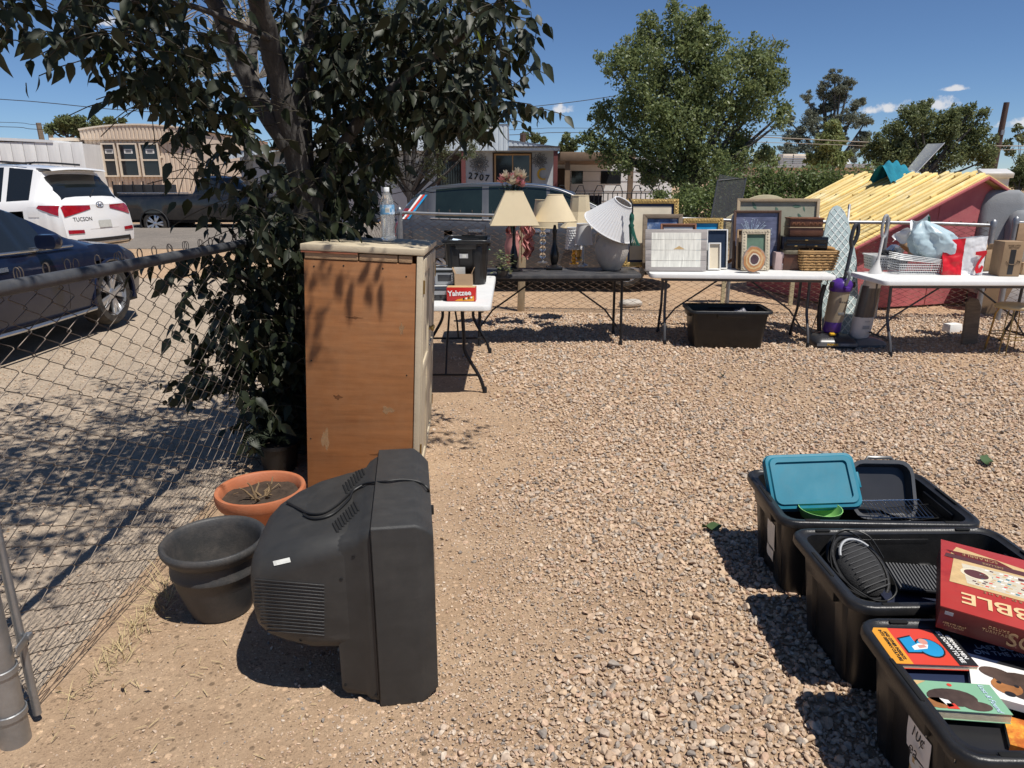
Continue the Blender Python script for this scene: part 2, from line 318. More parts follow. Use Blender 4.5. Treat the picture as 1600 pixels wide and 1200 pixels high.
def pebbles():
    sm = stone_mat(); pc = bpy.data.collections.new('pebble_shapes')
    for i in range(14):
        bm = bmesh.new(); r_ = random.Random(i)
        a, b_, c = 1, r_.uniform(.6, .95), r_.uniform(.4, .65)
        for k in range(13 + i % 4):
            d = Vector((r_.gauss(0, 1), r_.gauss(0, 1), r_.gauss(0, 1))).normalized() * r_.uniform(.82, 1)
            bm.verts.new((d.x * a * .5, d.y * b_ * .5, d.z * c * .5))
        h = bmesh.ops.convex_hull(bm, input=bm.verts); bmesh.ops.delete(bm, geom=[g for g in h['geom_interior'] if isinstance(g, bmesh.types.BMVert)], context='VERTS')
        bmesh.ops.bevel(bm, geom=list(bm.edges), offset=.05, segments=1, affect='EDGES', clamp_overlap=True)
        me = bpy.data.meshes.new('pebble'); bm.to_mesh(me); bm.free(); me.materials.append(sm); pc.objects.link(bpy.data.objects.new('pebble', me))
    pts = []
    xb_y = [1.0, 1.5, 2.0, 2.4, 3.0, 4.0, 5.3, 7.0, 9.2]; xb_x = [-.45, -.3, -.05, .10, .12, -.08, -.32, -.45, -.8]
    def patch(y0, y1, sp, smin, smax, lay=1):
        xs = np.arange(-1.47, 8.2, sp); ys = np.arange(y0, y1, sp); X, Y = np.meshgrid(xs, ys); X = X.ravel(); Y = Y.ravel()
        for l in range(lay):
            x = X + rng.uniform(-.6, .6, X.shape) * sp; y = Y + rng.uniform(-.6, .6, X.shape) * sp
            vis = np.abs(x) < .80 * y + .55
            xb = np.interp(y, xb_y, xb_x)
            wob = .16 * np.sin(3.1 * x + 2.3 * y) + .12 * np.sin(7.3 * y - 4.1 * x + 1) + .07 * np.sin(13 * x + 9 * y)
            g = np.clip((x - xb + wob * .9 + .22) / .55, 0, 1)
            # worn patches with fewer stones
            worn = .5 + .5 * np.sin(1.9 * x - 1.1 * y + .7) * np.sin(1.3 * y + .8 * x + 2.)
            g = g * (1 - .38 * np.clip((worn - .5) * 2.2, 0, 1) * (y > 2.9))
            dm = np.clip((y - 2.0) / .5, 0, 1) * np.clip((3.1 - y) / .6, 0, 1) * np.clip((1.0 - x) / .5, 0, 1)
            g = g * (1 - .45 * dm)
            keep = vis & (rng.uniform(size=x.shape) < g * .97 + .05)
            s_ = rng.uniform(smin, smax, x.shape) * (rng.uniform(size=x.shape) ** 2 * .75 + .72) * (.55 + .45 * g) 
            thin = (g < .25); s_ = np.where(thin, s_ * rng.uniform(.25, .8, x.shape), s_)
            z = relief_np(x, y) * .6 + s_ * .10 + (l * .012) * g + rng.uniform(0, .006, x.shape)
            pts.append(np.stack([x, y, z, s_], 1)[keep])
    patch(1.0, 3.0, .0200, .016, .034, 1); patch(1.0, 3.0, .045, .026, .046, 1)
    patch(3.0, 5.2, .0225, .019, .036, 1); patch(3.0, 5.2, .07, .03, .045, 1)
    patch(5.2, 9.0, .032, .026, .046, 1)
    n = 14000; x = rng.uniform(-.75, .9, n); y = rng.uniform(1.5, 5.3, n); s_ = rng.uniform(.006, .02, n) * (1 + .8 * (rng.uniform(size=n) > .93)); xb = np.interp(y, xb_y, xb_x); k = np.abs(x - xb + .1) < rng.uniform(.05, .8, n); pts.append(np.stack([x, y, relief_np(x, y) * .6 + s_ * .12, s_], 1)[k])
    n = 26000; x = rng.uniform(-.5, 2.9, n); y = rng.uniform(1.1, 3.6, n); s_ = rng.uniform(.006, .015, n); xb = np.interp(y, xb_y, xb_x); k = (x > xb - .3) & (np.abs(x) < .8 * y + .5); pts.append(np.stack([x, y, relief_np(x, y) * .6 + rng.uniform(.001, .008, n), s_], 1)[k])
    # loose grit on the bare dirt by the fence and out in the drive
    n = 5200; x = rng.uniform(-1.47, .3, n); y = rng.uniform(1.2, 3.6, n); s_ = rng.uniform(.003, .011, n) * (1 + 1.3 * (rng.uniform(size=n) > .96)); pts.append(np.stack([x, y, relief_np(x, y) * .6 + s_ * .15, s_], 1))
    n = 9000; x = rng.uniform(-4.6, -1.6, n); y = rng.uniform(1.5, 7.5, n); s_ = rng.uniform(.006, .02, n); pts.append(np.stack([x, y, s_ * .1, s_], 1))
    n = 5000; x = rng.uniform(-1.3, 6.5, n); y = rng.uniform(8.9, 11.5, n); s_ = rng.uniform(.015, .04, n); k = rng.uniform(size=n) < np.clip((11.5 - y) / 2.6, 0, 1) ** 2; pts.append(np.stack([x, y, s_ * .1 - .01, s_], 1)[k])
    A = np.concatenate(pts); n = len(A)
    me = bpy.data.meshes.new('gravel'); me.vertices.add(n); me.vertices.foreach_set('co', A[:, :3].astype(np.float32).ravel())
    at = me.attributes.new('sz', 'FLOAT', 'POINT'); at.data.foreach_set('value', A[:, 3].astype(np.float32))
    at = me.attributes.new('rt', 'FLOAT_VECTOR', 'POINT'); rt = np.stack([rng.normal(0, .35, n), rng.normal(0, .35, n), rng.uniform(0, 6.28, n)], 1); at.data.foreach_set('vector', rt.astype(np.float32).ravel())
    at = me.attributes.new('ix', 'INT', 'POINT'); at.data.foreach_set('value', rng.integers(0, 14, n).astype(np.int32))
    o = ob('gravel', me, kind='stuff'); tag(o, 'loose tan and grey crushed gravel covering the yard', 'gravel')
    ng = bpy.data.node_groups.new('scatter', 'GeometryNodeTree'); ng.interface.new_socket('Geometry', in_out='INPUT', socket_type='NodeSocketGeometry'); ng.interface.new_socket('Geometry', in_out='OUTPUT', socket_type='NodeSocketGeometry')
    i_ = nd(ng, 'NodeGroupInput'); o_ = nd(ng, 'NodeGroupOutput'); mp = nd(ng, 'GeometryNodeMeshToPoints'); ip = nd(ng, 'GeometryNodeInstanceOnPoints'); ci = nd(ng, 'GeometryNodeCollectionInfo')
    ci.inputs['Collection'].default_value = pc; ci.inputs['Separate Children'].default_value = True; ci.inputs['Reset Children'].default_value = True
    def attr(nm, t): a = nd(ng, 'GeometryNodeInputNamedAttribute', data_type=t); a.inputs[0].default_value = nm; return a.outputs[0]
    L = ng.links.new; L(i_.outputs[0], mp.inputs[0]); L(mp.outputs[0], ip.inputs['Points']); L(ci.outputs[0], ip.inputs['Instance']); ip.inputs['Pick Instance'].default_value = True
    L(attr('ix', 'INT'), ip.inputs['Instance Index']); L(attr('rt', 'FLOAT_VECTOR'), ip.inputs['Rotation']); L(attr('sz', 'FLOAT'), ip.inputs['Scale']); L(ip.outputs[0], o_.inputs[0])
    md = o.modifiers.new('scatter', 'NODES'); md.node_group = ng
    print('stones', n)
def relief_np(x, y): return .012 * np.sin(1.7 * x + .6 * y) * np.sin(1.1 * y - .5) + .006 * np.sin(4.1 * x + 1.3) * np.sin(3.7 * y + x)
pebbles()
# ---------------------------------------------------------------- chain link fences
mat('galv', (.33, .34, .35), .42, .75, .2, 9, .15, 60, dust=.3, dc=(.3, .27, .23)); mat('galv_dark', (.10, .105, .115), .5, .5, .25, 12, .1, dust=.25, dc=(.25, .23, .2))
mat('wire', (.135, .11, .09), .55, .5, .35, 14); mat('wire_rust', (.17, .115, .08), .6, .45, .3, 10); mat('post_wood', (.42, .33, .21), .85, 0, .25, 3, .5, 60, stretch=(6, 6, .7))
def wire_mesh(h, am, m, r, knuckle):
    b = MB(); pts = []; n = int(h / am); sgn = 1
    for i in range(n + 1):
        z = h - i * am; x = am * sgn * .93; y = .0035 * sgn
        pts += [(x, y, z + .004), (x * 1.06, 0, z), (x, -y, z - .004)]; sgn = -sgn
    if knuckle: pts = [(am * .97, .004, h + .0), (am * .93, .009, h + .02), (am * .95, .0095, h + .034), (am * .98, .006, h + .044), (am * 1.0, 0, h + .047), (am * 1.02, -.006, h + .043), (am * 1.05, -.0085, h + .033), (am * 1.05, -.008, h + .018), (am * 1.0, -.003, h + .006)] + pts
    b.tube(pts, r, 5, False); return b.mesh('wire', m, smooth=60)
def fence(name, label, a, b, za, zb, posts, wm, rail_m, am=.036, rail_r=.021):
    a, b = Vector(a), Vector(b); d = b - a; L = d.length; ang = math.atan2(d.y, d.x)
    t = thing(name, label, 'fence', (a.x, a.y, 0), ang)
    h = lambda s: za + (zb - za) * s / L
    r = MB(); r.tube([(s, 0, h(s) - .01 * sin(pi * s / L * len(posts))) for s in np.linspace(0, L, 13)], rail_r, 12); r.build('rail', rail_m, t, smooth=True)
    n = int(L / (2 * am))
    for i in range(n):
        o = ob('wire', wm, t, ((i + .5) * 2 * am, .026, .02)); o.scale.z = (h(i * 2 * am) - .02) / WH
        o.rotation_euler = (random.gauss(0, .004), random.gauss(0, .008), pi * (i % 2))
    for s, kind in posts:
        p = MB()
        if kind == 'wood': p.box((s, .06, .58), (.088, .088, 1.16)); p.build('post', MATS['post_wood'], t, rot=(0, rad(1.5), 0), bevel=.005); continue
        R = .032 if kind == 'end' else .024
        p.tube([(s, -.01, -.05), (s, -.01, h(s) + .03)], R, 14); q = p.build('post', MATS['galv'], t, smooth=True)
        c = MB(); c.lathe([(R * 1.12, h(s) - .02), (R * 1.12, h(s) + .035), (R * .8, h(s) + .06), (R * .2, h(s) + .075)], 14, (s, -.01, 0)); c.build('cap', MATS['galv'], q, smooth=True)
    return t
WH = 1.25
w1 = wire_mesh(WH, .036, MATS['wire'], .0017, True); w2 = wire_mesh(WH, .036, MATS['wire_rust'], .0019, True)
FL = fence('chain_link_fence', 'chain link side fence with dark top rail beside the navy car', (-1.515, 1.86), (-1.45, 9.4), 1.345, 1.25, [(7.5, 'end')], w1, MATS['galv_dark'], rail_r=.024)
FB = fence('chain_link_fence', 'long chain link fence with grey top rail behind the sale tables', (-1.45, 9.42), (5.72, 8.6), 1.25, 1.135, [(1.57, 'wood'), (4.2, 'line'), (6.0, 'line'), (7.19, 'end')], w2, MATS['galv'])
FR = fence('chain_link_fence', 'short chain link section right of the fence gap, beside the grey chairs', (5.93, 8.6), (8.2, 8.5), 1.17, 1.17, [(0.02, 'end'), (2.2, 'end')], w2, MATS['galv'])
def gate_post():      # heavy end post with bands, tension bar in front of the wires
    b = MB(); b.tube([(-.06, .012, -.1), (-.06, .012, 1.5)], .042, 24); p = b.build('gate_post', MATS['galv'], FL, smooth=True)
    for z in (.085, .235, .62, 1.0, 1.28):
        k = MB(); k.lathe([(.0435, z), (.0475, z + .002), (.0475, z + .02), (.0435, z + .022)], 24, (-.06, .012, 0), False); k.build('band', MATS['galv'], p, smooth=True)
    k = MB(); k.tube([(.022, -.006, .02), (.022, -.006, 1.33)], .0125, 12); k.build('tension_bar', MATS['galv'], FL, smooth=True)
    k = MB(); k.box((-.01, -.032, .30), (.075, .006, .03), (0, 0, rad(12))); k.box((.03, -.024, .30), (.02, .02, .02)); k.build('clamp', MATS['galv'], FL, bevel=.003)
    k = MB()
    for i in range(9):
        z = .12 + i * .135; k.tube([(.03 + .02 * cos(a), .004 + .02 * sin(a), z + .012 * a / 6) for a in np.linspace(0, 6.3, 12)], .0017, 5)
    k.build('wire_tie', MATS['wire'], FL, smooth=True)
    k = MB(); k.tube([(s, .03, .016 + .006 * sin(s * 5)) for s in np.linspace(.05, 3, 30)], .002, 5); k.build('tension_wire', MATS['wire_rust'], FL)
gate_post()
# ---------------------------------------------------------------- the leafy tree beside the cabinet
mat('bark', (.072, .066, .061), .9, 0, .35, 7, .9, 35, stretch=(2, 2, .6), c2=(.15, .135, .118), thr=.58); mat('twig', (.05, .042, .028), .85)
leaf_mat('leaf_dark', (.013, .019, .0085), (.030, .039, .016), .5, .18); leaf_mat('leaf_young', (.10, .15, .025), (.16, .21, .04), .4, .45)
def near_tree():
    T = thing('leafy_tree', 'dark broad-leaved tree with forked grey trunk growing beside the fence and wooden cabinet', 'tree', (-1.40, 4.3, 0))
    o0 = Vector((-1.40, 4.3, 0)); Lc = lambda p: Vector(p) - o0
    def limb(pts, r0, r1, n=10, name='limb', par=T):
        p = spline([Lc(q) for q in pts], 5); b = MB(); k = len(p)
        b.tube([q + Vector((sin(i * 1.7) * .006, cos(i * 2.1) * .006, 0)) for i, q in enumerate(p)], [r0 + (r1 - r0) * i / (k - 1) for i in range(k)], n); return b.build(name, MATS['bark'], par, smooth=60)
    tr = [(-1.40, 4.3, -.05), (-1.40, 4.3, .35), (-1.36, 4.33, .8), (-1.25, 4.38, 1.25), (-1.22, 4.4, 1.55)]
    trunk = limb(tr, .105, .085, 14, 'trunk')
    fl = MB(); fl.tube([Lc(p) for p in ((-1.30, 4.22, -.02), (-1.2, 4.30, .5), (-1.16, 4.34, 1.05), (-1.2, 4.38, 1.5))], [.075, .06, .055, .04], 10); fl.build('limb', MATS['bark'], T, smooth=60)
    # main limbs: through points seen in the photograph, carried on above the frame
    A = [(-1.22, 4.4, 1.5), PY(452, 200, 4.3), PY(428, 95, 4.2), PY(395, -40, 4.0), PY(360, -220, 3.7)]
    B = [PY(452, 230, 4.3), PY(385, 120, 4.35), PY(335, 0, 4.3), PY(290, -130, 4.2)]
    Cc = [(-1.22, 4.4, 1.45), PY(470, 170, 4.6), PY(490, 40, 4.7), PY(530, -120, 4.6)]
    D = [PY(388, 115, 4.35), PY(398, 60, 4.5), PY(390, -30, 4.6)]
    E_ = [(-1.20, 4.4, 1.5), PY(560, 190, 4.4), PY(650, 110, 4.3), PY(760, 30, 4.2)]
    F_ = [PY(420, 60, 4.1), PY(300, 10, 3.7), PY(180, 0, 3.3), PY(60, -10, 3.0)]
    G_ = [PY(370, -190, 3.75), PY(420, -400, 3.3), PY(650, -620, 3.3), PY(850, -800, 3.4)]
    H_ = [(-1.33, 4.3, .9), (-1.5, 4.1, 1.1), (-1.65, 3.95, 1.15)]
    for pts, r0, r1 in ((A, .075, .04), (B, .062, .035), (Cc, .07, .04), (D, .028, .015), (E_, .045, .015), (F_, .016, .007), (G_, .04, .014), (H_, .03, .01)): limb(pts, r0, r1)
    # clumps: centre, radii, twigs
    CL = []
    def cl(px, py, Y, rx, ry, rz, n, pix_c=True): CL.append((PY(px, py, Y), (rx, ry, rz), n))
    for a in [(30, 20, 3.1, .28, .4, .18, 16), (110, 25, 3.2, .28, .4, .2, 20), (190, 45, 3.3, .28, .4, .22, 22), (60, -60, 3.1, .45, .5, .25, 22), (160, -70, 3.3, .5, .5, .3, 26), (260, 40, 3.5, .3, .4, .25, 22), (280, -60, 3.7, .5, .5, .35, 24),
              (255, 120, 3.6, .22, .3, .22, 16), (310, 110, 3.8, .3, .4, .3, 24), (330, 190, 4.0, .3, .35, .25, 20), (230, 150, 3.5, .16, .2, .14, 8), (290, 240, 3.9, .2, .25, .2, 10),
              (400, 40, 4.3, .45, .5, .35, 18), (400, 230, 4.2, .35, .35, .28, 24), (360, 300, 4.0, .25, .3, .25, 16), (430, 330, 4.1, .3, .3, .3, 22),
              (520, 60, 4.5, .42, .5, .4, 54), (530, 180, 4.6, .4, .45, .35, 58), (550, 275, 4.5, .36, .4, .25, 50), (620, 60, 4.5, .45, .5, .4, 60), (630, 165, 4.5, .4, .45, .30, 58), (640, 235, 4.4, .25, .3, .12, 12), (560, 325, 4.9, .2, .25, .2, 14), (510, 350, 4.8, .22, .3, .22, 20), (480, 290, 4.6, .3, .35, .25, 26),
              (700, 60, 4.3, .33, .45, .32, 46), (700, 150, 4.3, .32, .4, .22, 38), (770, 30, 4.2, .22, .35, .2, 18), (760, 150, 4.2, .2, .3, .11, 10), (725, 185, 4.3, .18, .3, .08, 7), (800, 60, 4.1, .2, .25, .12, 6), (790, 165, 4.15, .2, .2, .06, 4), (460, 10, 4.6, .45, .5, .4, 24),
              (370, 430, 4.1, .3, .25, .18, 18), (430, 480, 4.2, .25, .25, .25, 24), (350, 480, 4.0, .2, .2, .15, 9), (440, 580, 4.15, .2, .22, .3, 24), (390, 560, 4.05, .2, .2, .25, 16), (340, 600, 3.95, .18, .18, .2, 10), (430, 680, 4.1, .17, .2, .2, 14), (300, 390, 3.9, .14, .15, .1, 4), (280, 450, 3.9, .16, .15, .1, 4), (300, 560, 3.9, .12, .12, .12, 3), (490, 430, 4.7, .2, .2, .35, 20), (400, 400, 4.15, .25, .25, .2, 22), (440, 430, 4.25, .2, .2, .25, 24), (450, 540, 4.1, .16, .2, .28, 26), (455, 640, 4.1, .12, .2, .25, 20), (410, 630, 4.05, .15, .2, .2, 18), (380, 500, 4.05, .18, .2, .2, 16), (430, 720, 4.05, .14, .15, .15, 14), (450, 350, 4.1, .25, .25, .2, 20)]: cl(*a)
    for c, r, n in [((-.9, 3.9, 3.6), (.8, .8, .5), 60), ((-1.7, 3.3, 3.6), (.8, .8, .5), 60), ((-.2, 3.6, 3.6), (.6, .5, .35), 26), ((-2.5, 3.2, 3.3), (.6, .7, .4), 36), ((.45, 3.55, 3.1), (.4, .3, .25), 14), ((-.45, 2.95, 3.4), (.4, .25, .3), 12), ((-1.9, 2.4, 3.3), (.5, .4, .3), 20), ((-1.75, 4.9, 3.2), (.8, .6, .5), 30), ((-2.6, 4.3, 3.3), (.6, .6, .4), 26), ((-1.2, 1.75, 3.7), (.55, .45, .3), 36), ((-1.9, 2.2, 3.5), (.5, .5, .3), 34), ((-2.1, 3.2, 3.2), (.5, .5, .3), 24), ((-1.4, 2.6, 3.7), (.5, .5, .3), 30), ((-2.6, 2.7, 3.4), (.4, .5, .3), 24), ((-.9, 3.0, 3.8), (.4, .4, .3), 24), ((-1.5, 2.0, 3.9), (.6, .5, .25), 44), ((-2.0, 2.8, 3.9), (.6, .5, .25), 48), ((-1.2, 3.2, 4.0), (.6, .5, .25), 44), ((-1.7, 3.8, 3.9), (.6, .5, .25), 40), ((-.75, 1.95, 4.0), (.4, .4, .2), 30), ((-2.3, 2.0, 3.8), (.5, .5, .25), 40), ((-.8, 2.5, 4.0), (.4, .5, .25), 34)]:
        CL.append((Vector(c), r, n))
    leaf_c, leaf_d = [], []; tw = MB()
    for c, r, n in CL:
        for i in range(n):
            d = np.array([random.gauss(0, 1) for _ in range(3)]); d /= np.linalg.norm(d); q = random.random() ** .4
            st = c + Vector((d[0] * r[0], d[1] * r[1], d[2] * r[2])) * q
            out = Vector((d[0], d[1], .15 + d[2] * .4)) + Vector((random.gauss(0, .5), random.gauss(0, .5), random.gauss(0, .25)))
            out.normalize(); k = random.randint(5, 9); p = st - out * .15; path = [p.copy()]; v = out.copy(); side = 1
            for j in range(k):
                v = (v + Vector((random.gauss(0, .1), random.gauss(0, .1), -.09))).normalized(); p = p + v * random.uniform(.035, .055); path.append(p.copy())
                u, w = orth(v)
                ld = u * side * .6 + v * .35 + Vector((random.gauss(0, .22), random.gauss(0, .22), -.75 + random.gauss(0, .25)))
                leaf_c.append(p); leaf_d.append(ld.normalized()); side = -side
            tw.tube([Lc(q_) for q_ in path[::2]], .0022, 4, False)
    P = np.array([list(p) for p in leaf_c]); Dn = np.array([list(d) for d in leaf_d])
    # keep the lit strip of ground, the set and the plywood face clear of shade except where the photograph shows it
    g = P - np.outer(P[:, 2], [SUN.x / SUN.z, SUN.y / SUN.z, 1]); lit = (g[:, 0] > -1.38) & (g[:, 1] < 2.85) | (g[:, 0] > .12) | (g[:, 0] > -.6) & ((g[:, 1] < 3.9) | (g[:, 1] > 5.0))
    k_ = (3.6 - P[:, 1]) / -SUN.y; hx = P[:, 0] - k_ * SUN.x; hz = P[:, 2] - k_ * SUN.z; lit |= (P[:, 1] < 3.6) & (hx > -1.0 + .25 * (hz - 1)) & (hx < -.45) & (hz > -.1) & (hz < 1.3) | (P[:, 1] < 3.6) & (hx > -1.2) & (hx < -.45) & (hz > -.1) & (hz < .7)
    vis = np.array([pix(p) for p in P]); 
    clear = (vis[:, 0] > 618) & (vis[:, 1] > 222) & (rng.uniform(size=len(P)) < .94) | (vis[:, 0] > 585) & (vis[:, 1] > 262) & (rng.uniform(size=len(P)) < .85) | (vis[:, 0] > 470) & (vis[:, 0] < 860) & (vis[:, 1] > 352) & (P[:, 1] < 3.55)
    thin = np.zeros(len(P), bool)
    for (xa, ya, xb, yb, wd_) in ((335, 0, 385, 120, 24), (385, 120, 455, 220, 22), (405, -10, 430, 110, 30), (430, 110, 462, 240, 32), (465, 250, 475, 320, 18), (490, 0, 472, 160, 18)):
        dx, dy = xb - xa, yb - ya; t_ = np.clip(((vis[:, 0] - xa) * dx + (vis[:, 1] - ya) * dy) / (dx * dx + dy * dy), 0, 1); thin |= (np.hypot(vis[:, 0] - xa - t_ * dx, vis[:, 1] - ya - t_ * dy) < wd_) & (P[:, 1] < 4.5) & (vis[:, 1] > -40)
    thin &= rng.uniform(size=len(P)) < .75
    thin |= (vis[:, 0] < 340) & (vis[:, 1] > -30) & (vis[:, 1] < 330) & (rng.uniform(size=len(P)) < .12)
    u_ = rng.uniform(size=len(P)); thin |= (vis[:, 0] < 305) & (vis[:, 1] > 212) & (vis[:, 1] < 345) & (u_ < .88) | (vis[:, 0] < 250) & (vis[:, 1] > 150) & (vis[:, 1] < 345) & (u_ < .85) | (vis[:, 0] < 400) & (vis[:, 1] > 235) & (vis[:, 1] < 375) & (u_ < .42)
    keep = ~lit & ~clear & ~thin & (P[:, 2] > .12)
    P = P[keep]; Dn = Dn[keep]; vis = vis[keep]; N = len(P); Lf = rng.uniform(.05, .122, N) * np.where(P[:, 1] < 3.6, .9, 1.)
    up = Dn * .0 + rng.normal(size=(N, 3)) * .7 + np.array([.1, -.6, .35]); R = frames(Dn, up)
    tv = np.array([[0, 0, 0], [0, .36, -.02], [0, .72, -.05], [0, 1.0, -.12], [-.19, .15, .05], [-.245, .36, .05], [-.13, .68, -.01], [.19, .15, .05], [.245, .36, .05], [.13, .68, -.01]])
    tf = np.array([[0, 1, 4], [4, 1, 5], [1, 2, 5], [5, 2, 6], [2, 3, 6], [0, 7, 1], [7, 8, 1], [1, 8, 2], [8, 9, 2], [2, 9, 3]])
    dist = np.linalg.norm(P - np.array([0, 0, CH]), axis=1); onscr = (vis[:, 0] > 5) & (vis[:, 0] < 1590) & (vis[:, 1] > 5)
    sc = np.where(onscr, Lf / dist, 0); top = np.argsort(-sc)[:300]; rest = np.setdiff1d(np.arange(N), top)
    V = np.einsum('nij,kj->nki', R[rest], tv) * Lf[rest][:, None, None] + (P[rest] - np.array(o0))[:, None, :]
    F = (tf[None] + (np.arange(len(rest)) * 10)[:, None, None]).reshape(-1, 3)
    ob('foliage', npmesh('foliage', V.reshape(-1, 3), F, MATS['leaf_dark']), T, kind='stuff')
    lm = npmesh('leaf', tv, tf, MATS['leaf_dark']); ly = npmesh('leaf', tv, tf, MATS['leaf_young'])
    for i in top:
        young = random.random() < .035
        o = ob('leaf', ly if young else lm, T); o.matrix_basis = Matrix.LocRotScale(Vector(P[i]) - o0, Matrix(R[i].tolist()).to_quaternion(), Vector((Lf[i],) * 3))
    tw.build('twigs', MATS['twig'], T)['kind'] = 'stuff'
    print('leaves', N)
near_tree()
# ---------------------------------------------------------------- foreground things
def rr(w, d, r, z, n=5, cx=0, cy=0):
    out = []
    for qx, qy, a0 in ((1, 1, 0), (-1, 1, pi / 2), (-1, -1, pi), (1, -1, 3 * pi / 2)):
        for k in range(n): a = a0 + pi / 2 * k / (n - 1); out.append(Vector((cx + qx * (w / 2 - r) + r * cos(a), cy + qy * (d / 2 - r) + r * sin(a), z)))
    return out
def bvh_of(objs):
    vs, fs = [], []
    bpy.context.view_layer.update()
    for o in objs:
        n = len(vs); vs += [o.matrix_world @ v.co for v in o.data.vertices]; fs += [[i + n for i in p.vertices] for p in o.data.polygons]
    return BVHTree.FromPolygons(vs, fs)
def sight(bv, x, y, off=.004):     # where the line of sight meets a built surface, lifted a little off it
    h = bv.ray_cast(Vector((0, 0, CH)), ray(x, y).normalized()); 
    if h[0] is None: return None
    n = h[1] if h[1].dot(ray(x, y)) < 0 else -h[1]
    return h[0] + n * off
mat('tv_plastic', (.034, .0337, .0325), .46, 0, .12, 5, .25, 240, dust=.22, dc=(.12, .11, .095), c2=(.055, .053, .05), thr=.60, stretch=(1, 5, 5)); mat('tv_vent', (.012, .012, .012), .7); mat('cord', (.012, .012, .012), .5)
mat('sticker', (.72, .72, .66), .6, 0, .08, 30); mat('ink', (.03, .03, .035), .7); mat('screen', (.02, .022, .022), .12)
def television():
    T = thing('crt_television', 'bulky dark grey tube television standing on the gravel, its back to the pots', 'television', (-.385, 2.27, 0), rad(8))
    pl = MATS['tv_plastic']
    def ring(x, w, z0, z1, r, n=6, tilt=0):
        return [Vector((x + tilt * (p.y - (z0 + z1) / 2), p.x, p.y)) for p in rr(2 * w, z1 - z0, r, 0, n, 0, (z0 + z1) / 2)]
    b = MB(); b.loft([ring(-.09, .322, .006, .635, .008), ring(-.086, .33, 0, .645, .010), ring(.045, .33, 0, .645, .010), ring(.07, .318, .012, .63, .012), ring(.10, .30, .03, .60, .015), ring(.088, .285, .075, .575, .02)]); front = b.build('front_shell', pl, T, smooth=True)
    s = MB(); s.grid(lambda u, v: (.092 + .018 * (1 - (2 * u - 1) ** 2) * (1 - (2 * v - 1) ** 2), -.265 + .53 * u, .10 + .45 * v), 10, 8); s.build('screen', MATS['screen'], front, smooth=True)
    b = MB(); b.loft([ring(-.092, .314, .004, .628, .02), ring(-.12, .308, .004, .615, .03), ring(-.135, .295, .006, .600, .04), ring(-.20, .285, .008, .585, .05), ring(-.212, .28, .02, .575, .05)], caps=True); skirt = b.build('back_skirt', pl, T, smooth=True)
    b = MB(); b.loft([ring(-.14, .29, .19, .595, .05, 7), ring(-.20, .288, .185, .59, .06, 7), ring(-.30, .28, .185, .57, .07, 7), ring(-.38, .262, .195, .545, .085, 7), ring(-.44, .235, .205, .515, .09, 7), ring(-.475, .205, .222, .485, .09, 7), ring(-.492, .16, .25, .455, .08, 7)])
    back = b.build('back_housing', pl, T, smooth=True)
    bv = bvh_of([front, skirt, back])
    # ribbed vents on the near flank, round holes on the shoulders
    for i in range(16):
        y = 905 + i * 5.2; pts = []
        for x in np.linspace(398 + 0 * i, 507, 12):
            yy = y + (x - 398) / 109 * (918 - 905) * .7
            q = sight(bv, x, yy, .0014)
            if q: pts.append(T.matrix_world.inverted() @ q)
        if len(pts) > 3: v = MB(); v.tube(pts, .0019, 5); v.build('vent_rib', pl, back, smooth=True)
    for (x0, y0, x1, y1, nx, ny) in ((523, 822, 560, 772, 9, 9), (538, 762, 570, 718, 8, 7)):
        v = MB()
        for i in range(nx):
            for j in range(ny):
                q = sight(bv, x0 + (x1 - x0) * (i + .5) / nx + (j - ny / 2) * .8, y0 + (y1 - y0) * (i + .5) / nx * .75 + 14 * (j / ny - .5) + 6, .0012)
                if q: v.box(T.matrix_world.inverted() @ q, (.010, .006, .004), (0, rad(30), 0))
        if v.v: v.build('vent_slots', MATS['tv_vent'], back)['kind'] = 'stuff'
    pts = [sight(bv, x, y, .006) for x, y in ((668, 768), (655, 756), (630, 752), (600, 755), (575, 757), (556, 765), (540, 780), (525, 793), (505, 804), (485, 805), (468, 797), (450, 787))]
    pts = [p for p in pts if p]; inv = T.matrix_world.inverted(); pts = [inv @ p for p in pts]
    end = inv @ PY(673, 792, 2.42); c = MB(); c.tube(spline([end + Vector((0, 0, .0)), end + Vector((-.012, 0, .03))] + pts, 5), .0042, 7); cord = c.build('power_cord', MATS['cord'], T, smooth=True)
    p2 = [sight(bv, x, y, .006) for x, y in ((571, 758), (552, 770), (545, 783), (520, 806), (492, 813), (475, 806))]; p2 = [inv @ p for p in p2 if p]
    c = MB(); c.tube(spline(p2, 5), .0042, 7); c.build('power_cord', MATS['cord'], T, smooth=True)
    g = MB(); g.box(end + Vector((.002, 0, -.012)), (.018, .022, .03)); g.box(end + Vector((.002, -.005, -.034)), (.002, .006, .016)); g.build('plug', MATS['cord'], cord, bevel=.003)
    for x, y in ((588, 1085), (540, 1070), (533, 905), (552, 870), (470, 1000)):
        h = sight(bv, x, y, .0008)
        if h: k = MB(); k.lathe([(.0055, -.001), (.0055, .0008), (.003, .0008), (.003, -.001)], 10); k.build('screw', MATS['tv_vent'], skirt, inv @ h, (rad(90), 0, 0))
    q = [[sight(bv, 427 + 26 * u + 2 * v, 877 - 6 * u + 7 * v, .0022) for v in (0, .5, 1)] for u in np.linspace(0, 1, 6)]
    s = MB(); s.loft([[inv @ p for p in r_] for r_ in q], False, False); s.build('sticker', MATS['sticker'], back)
    return T
TV = television()
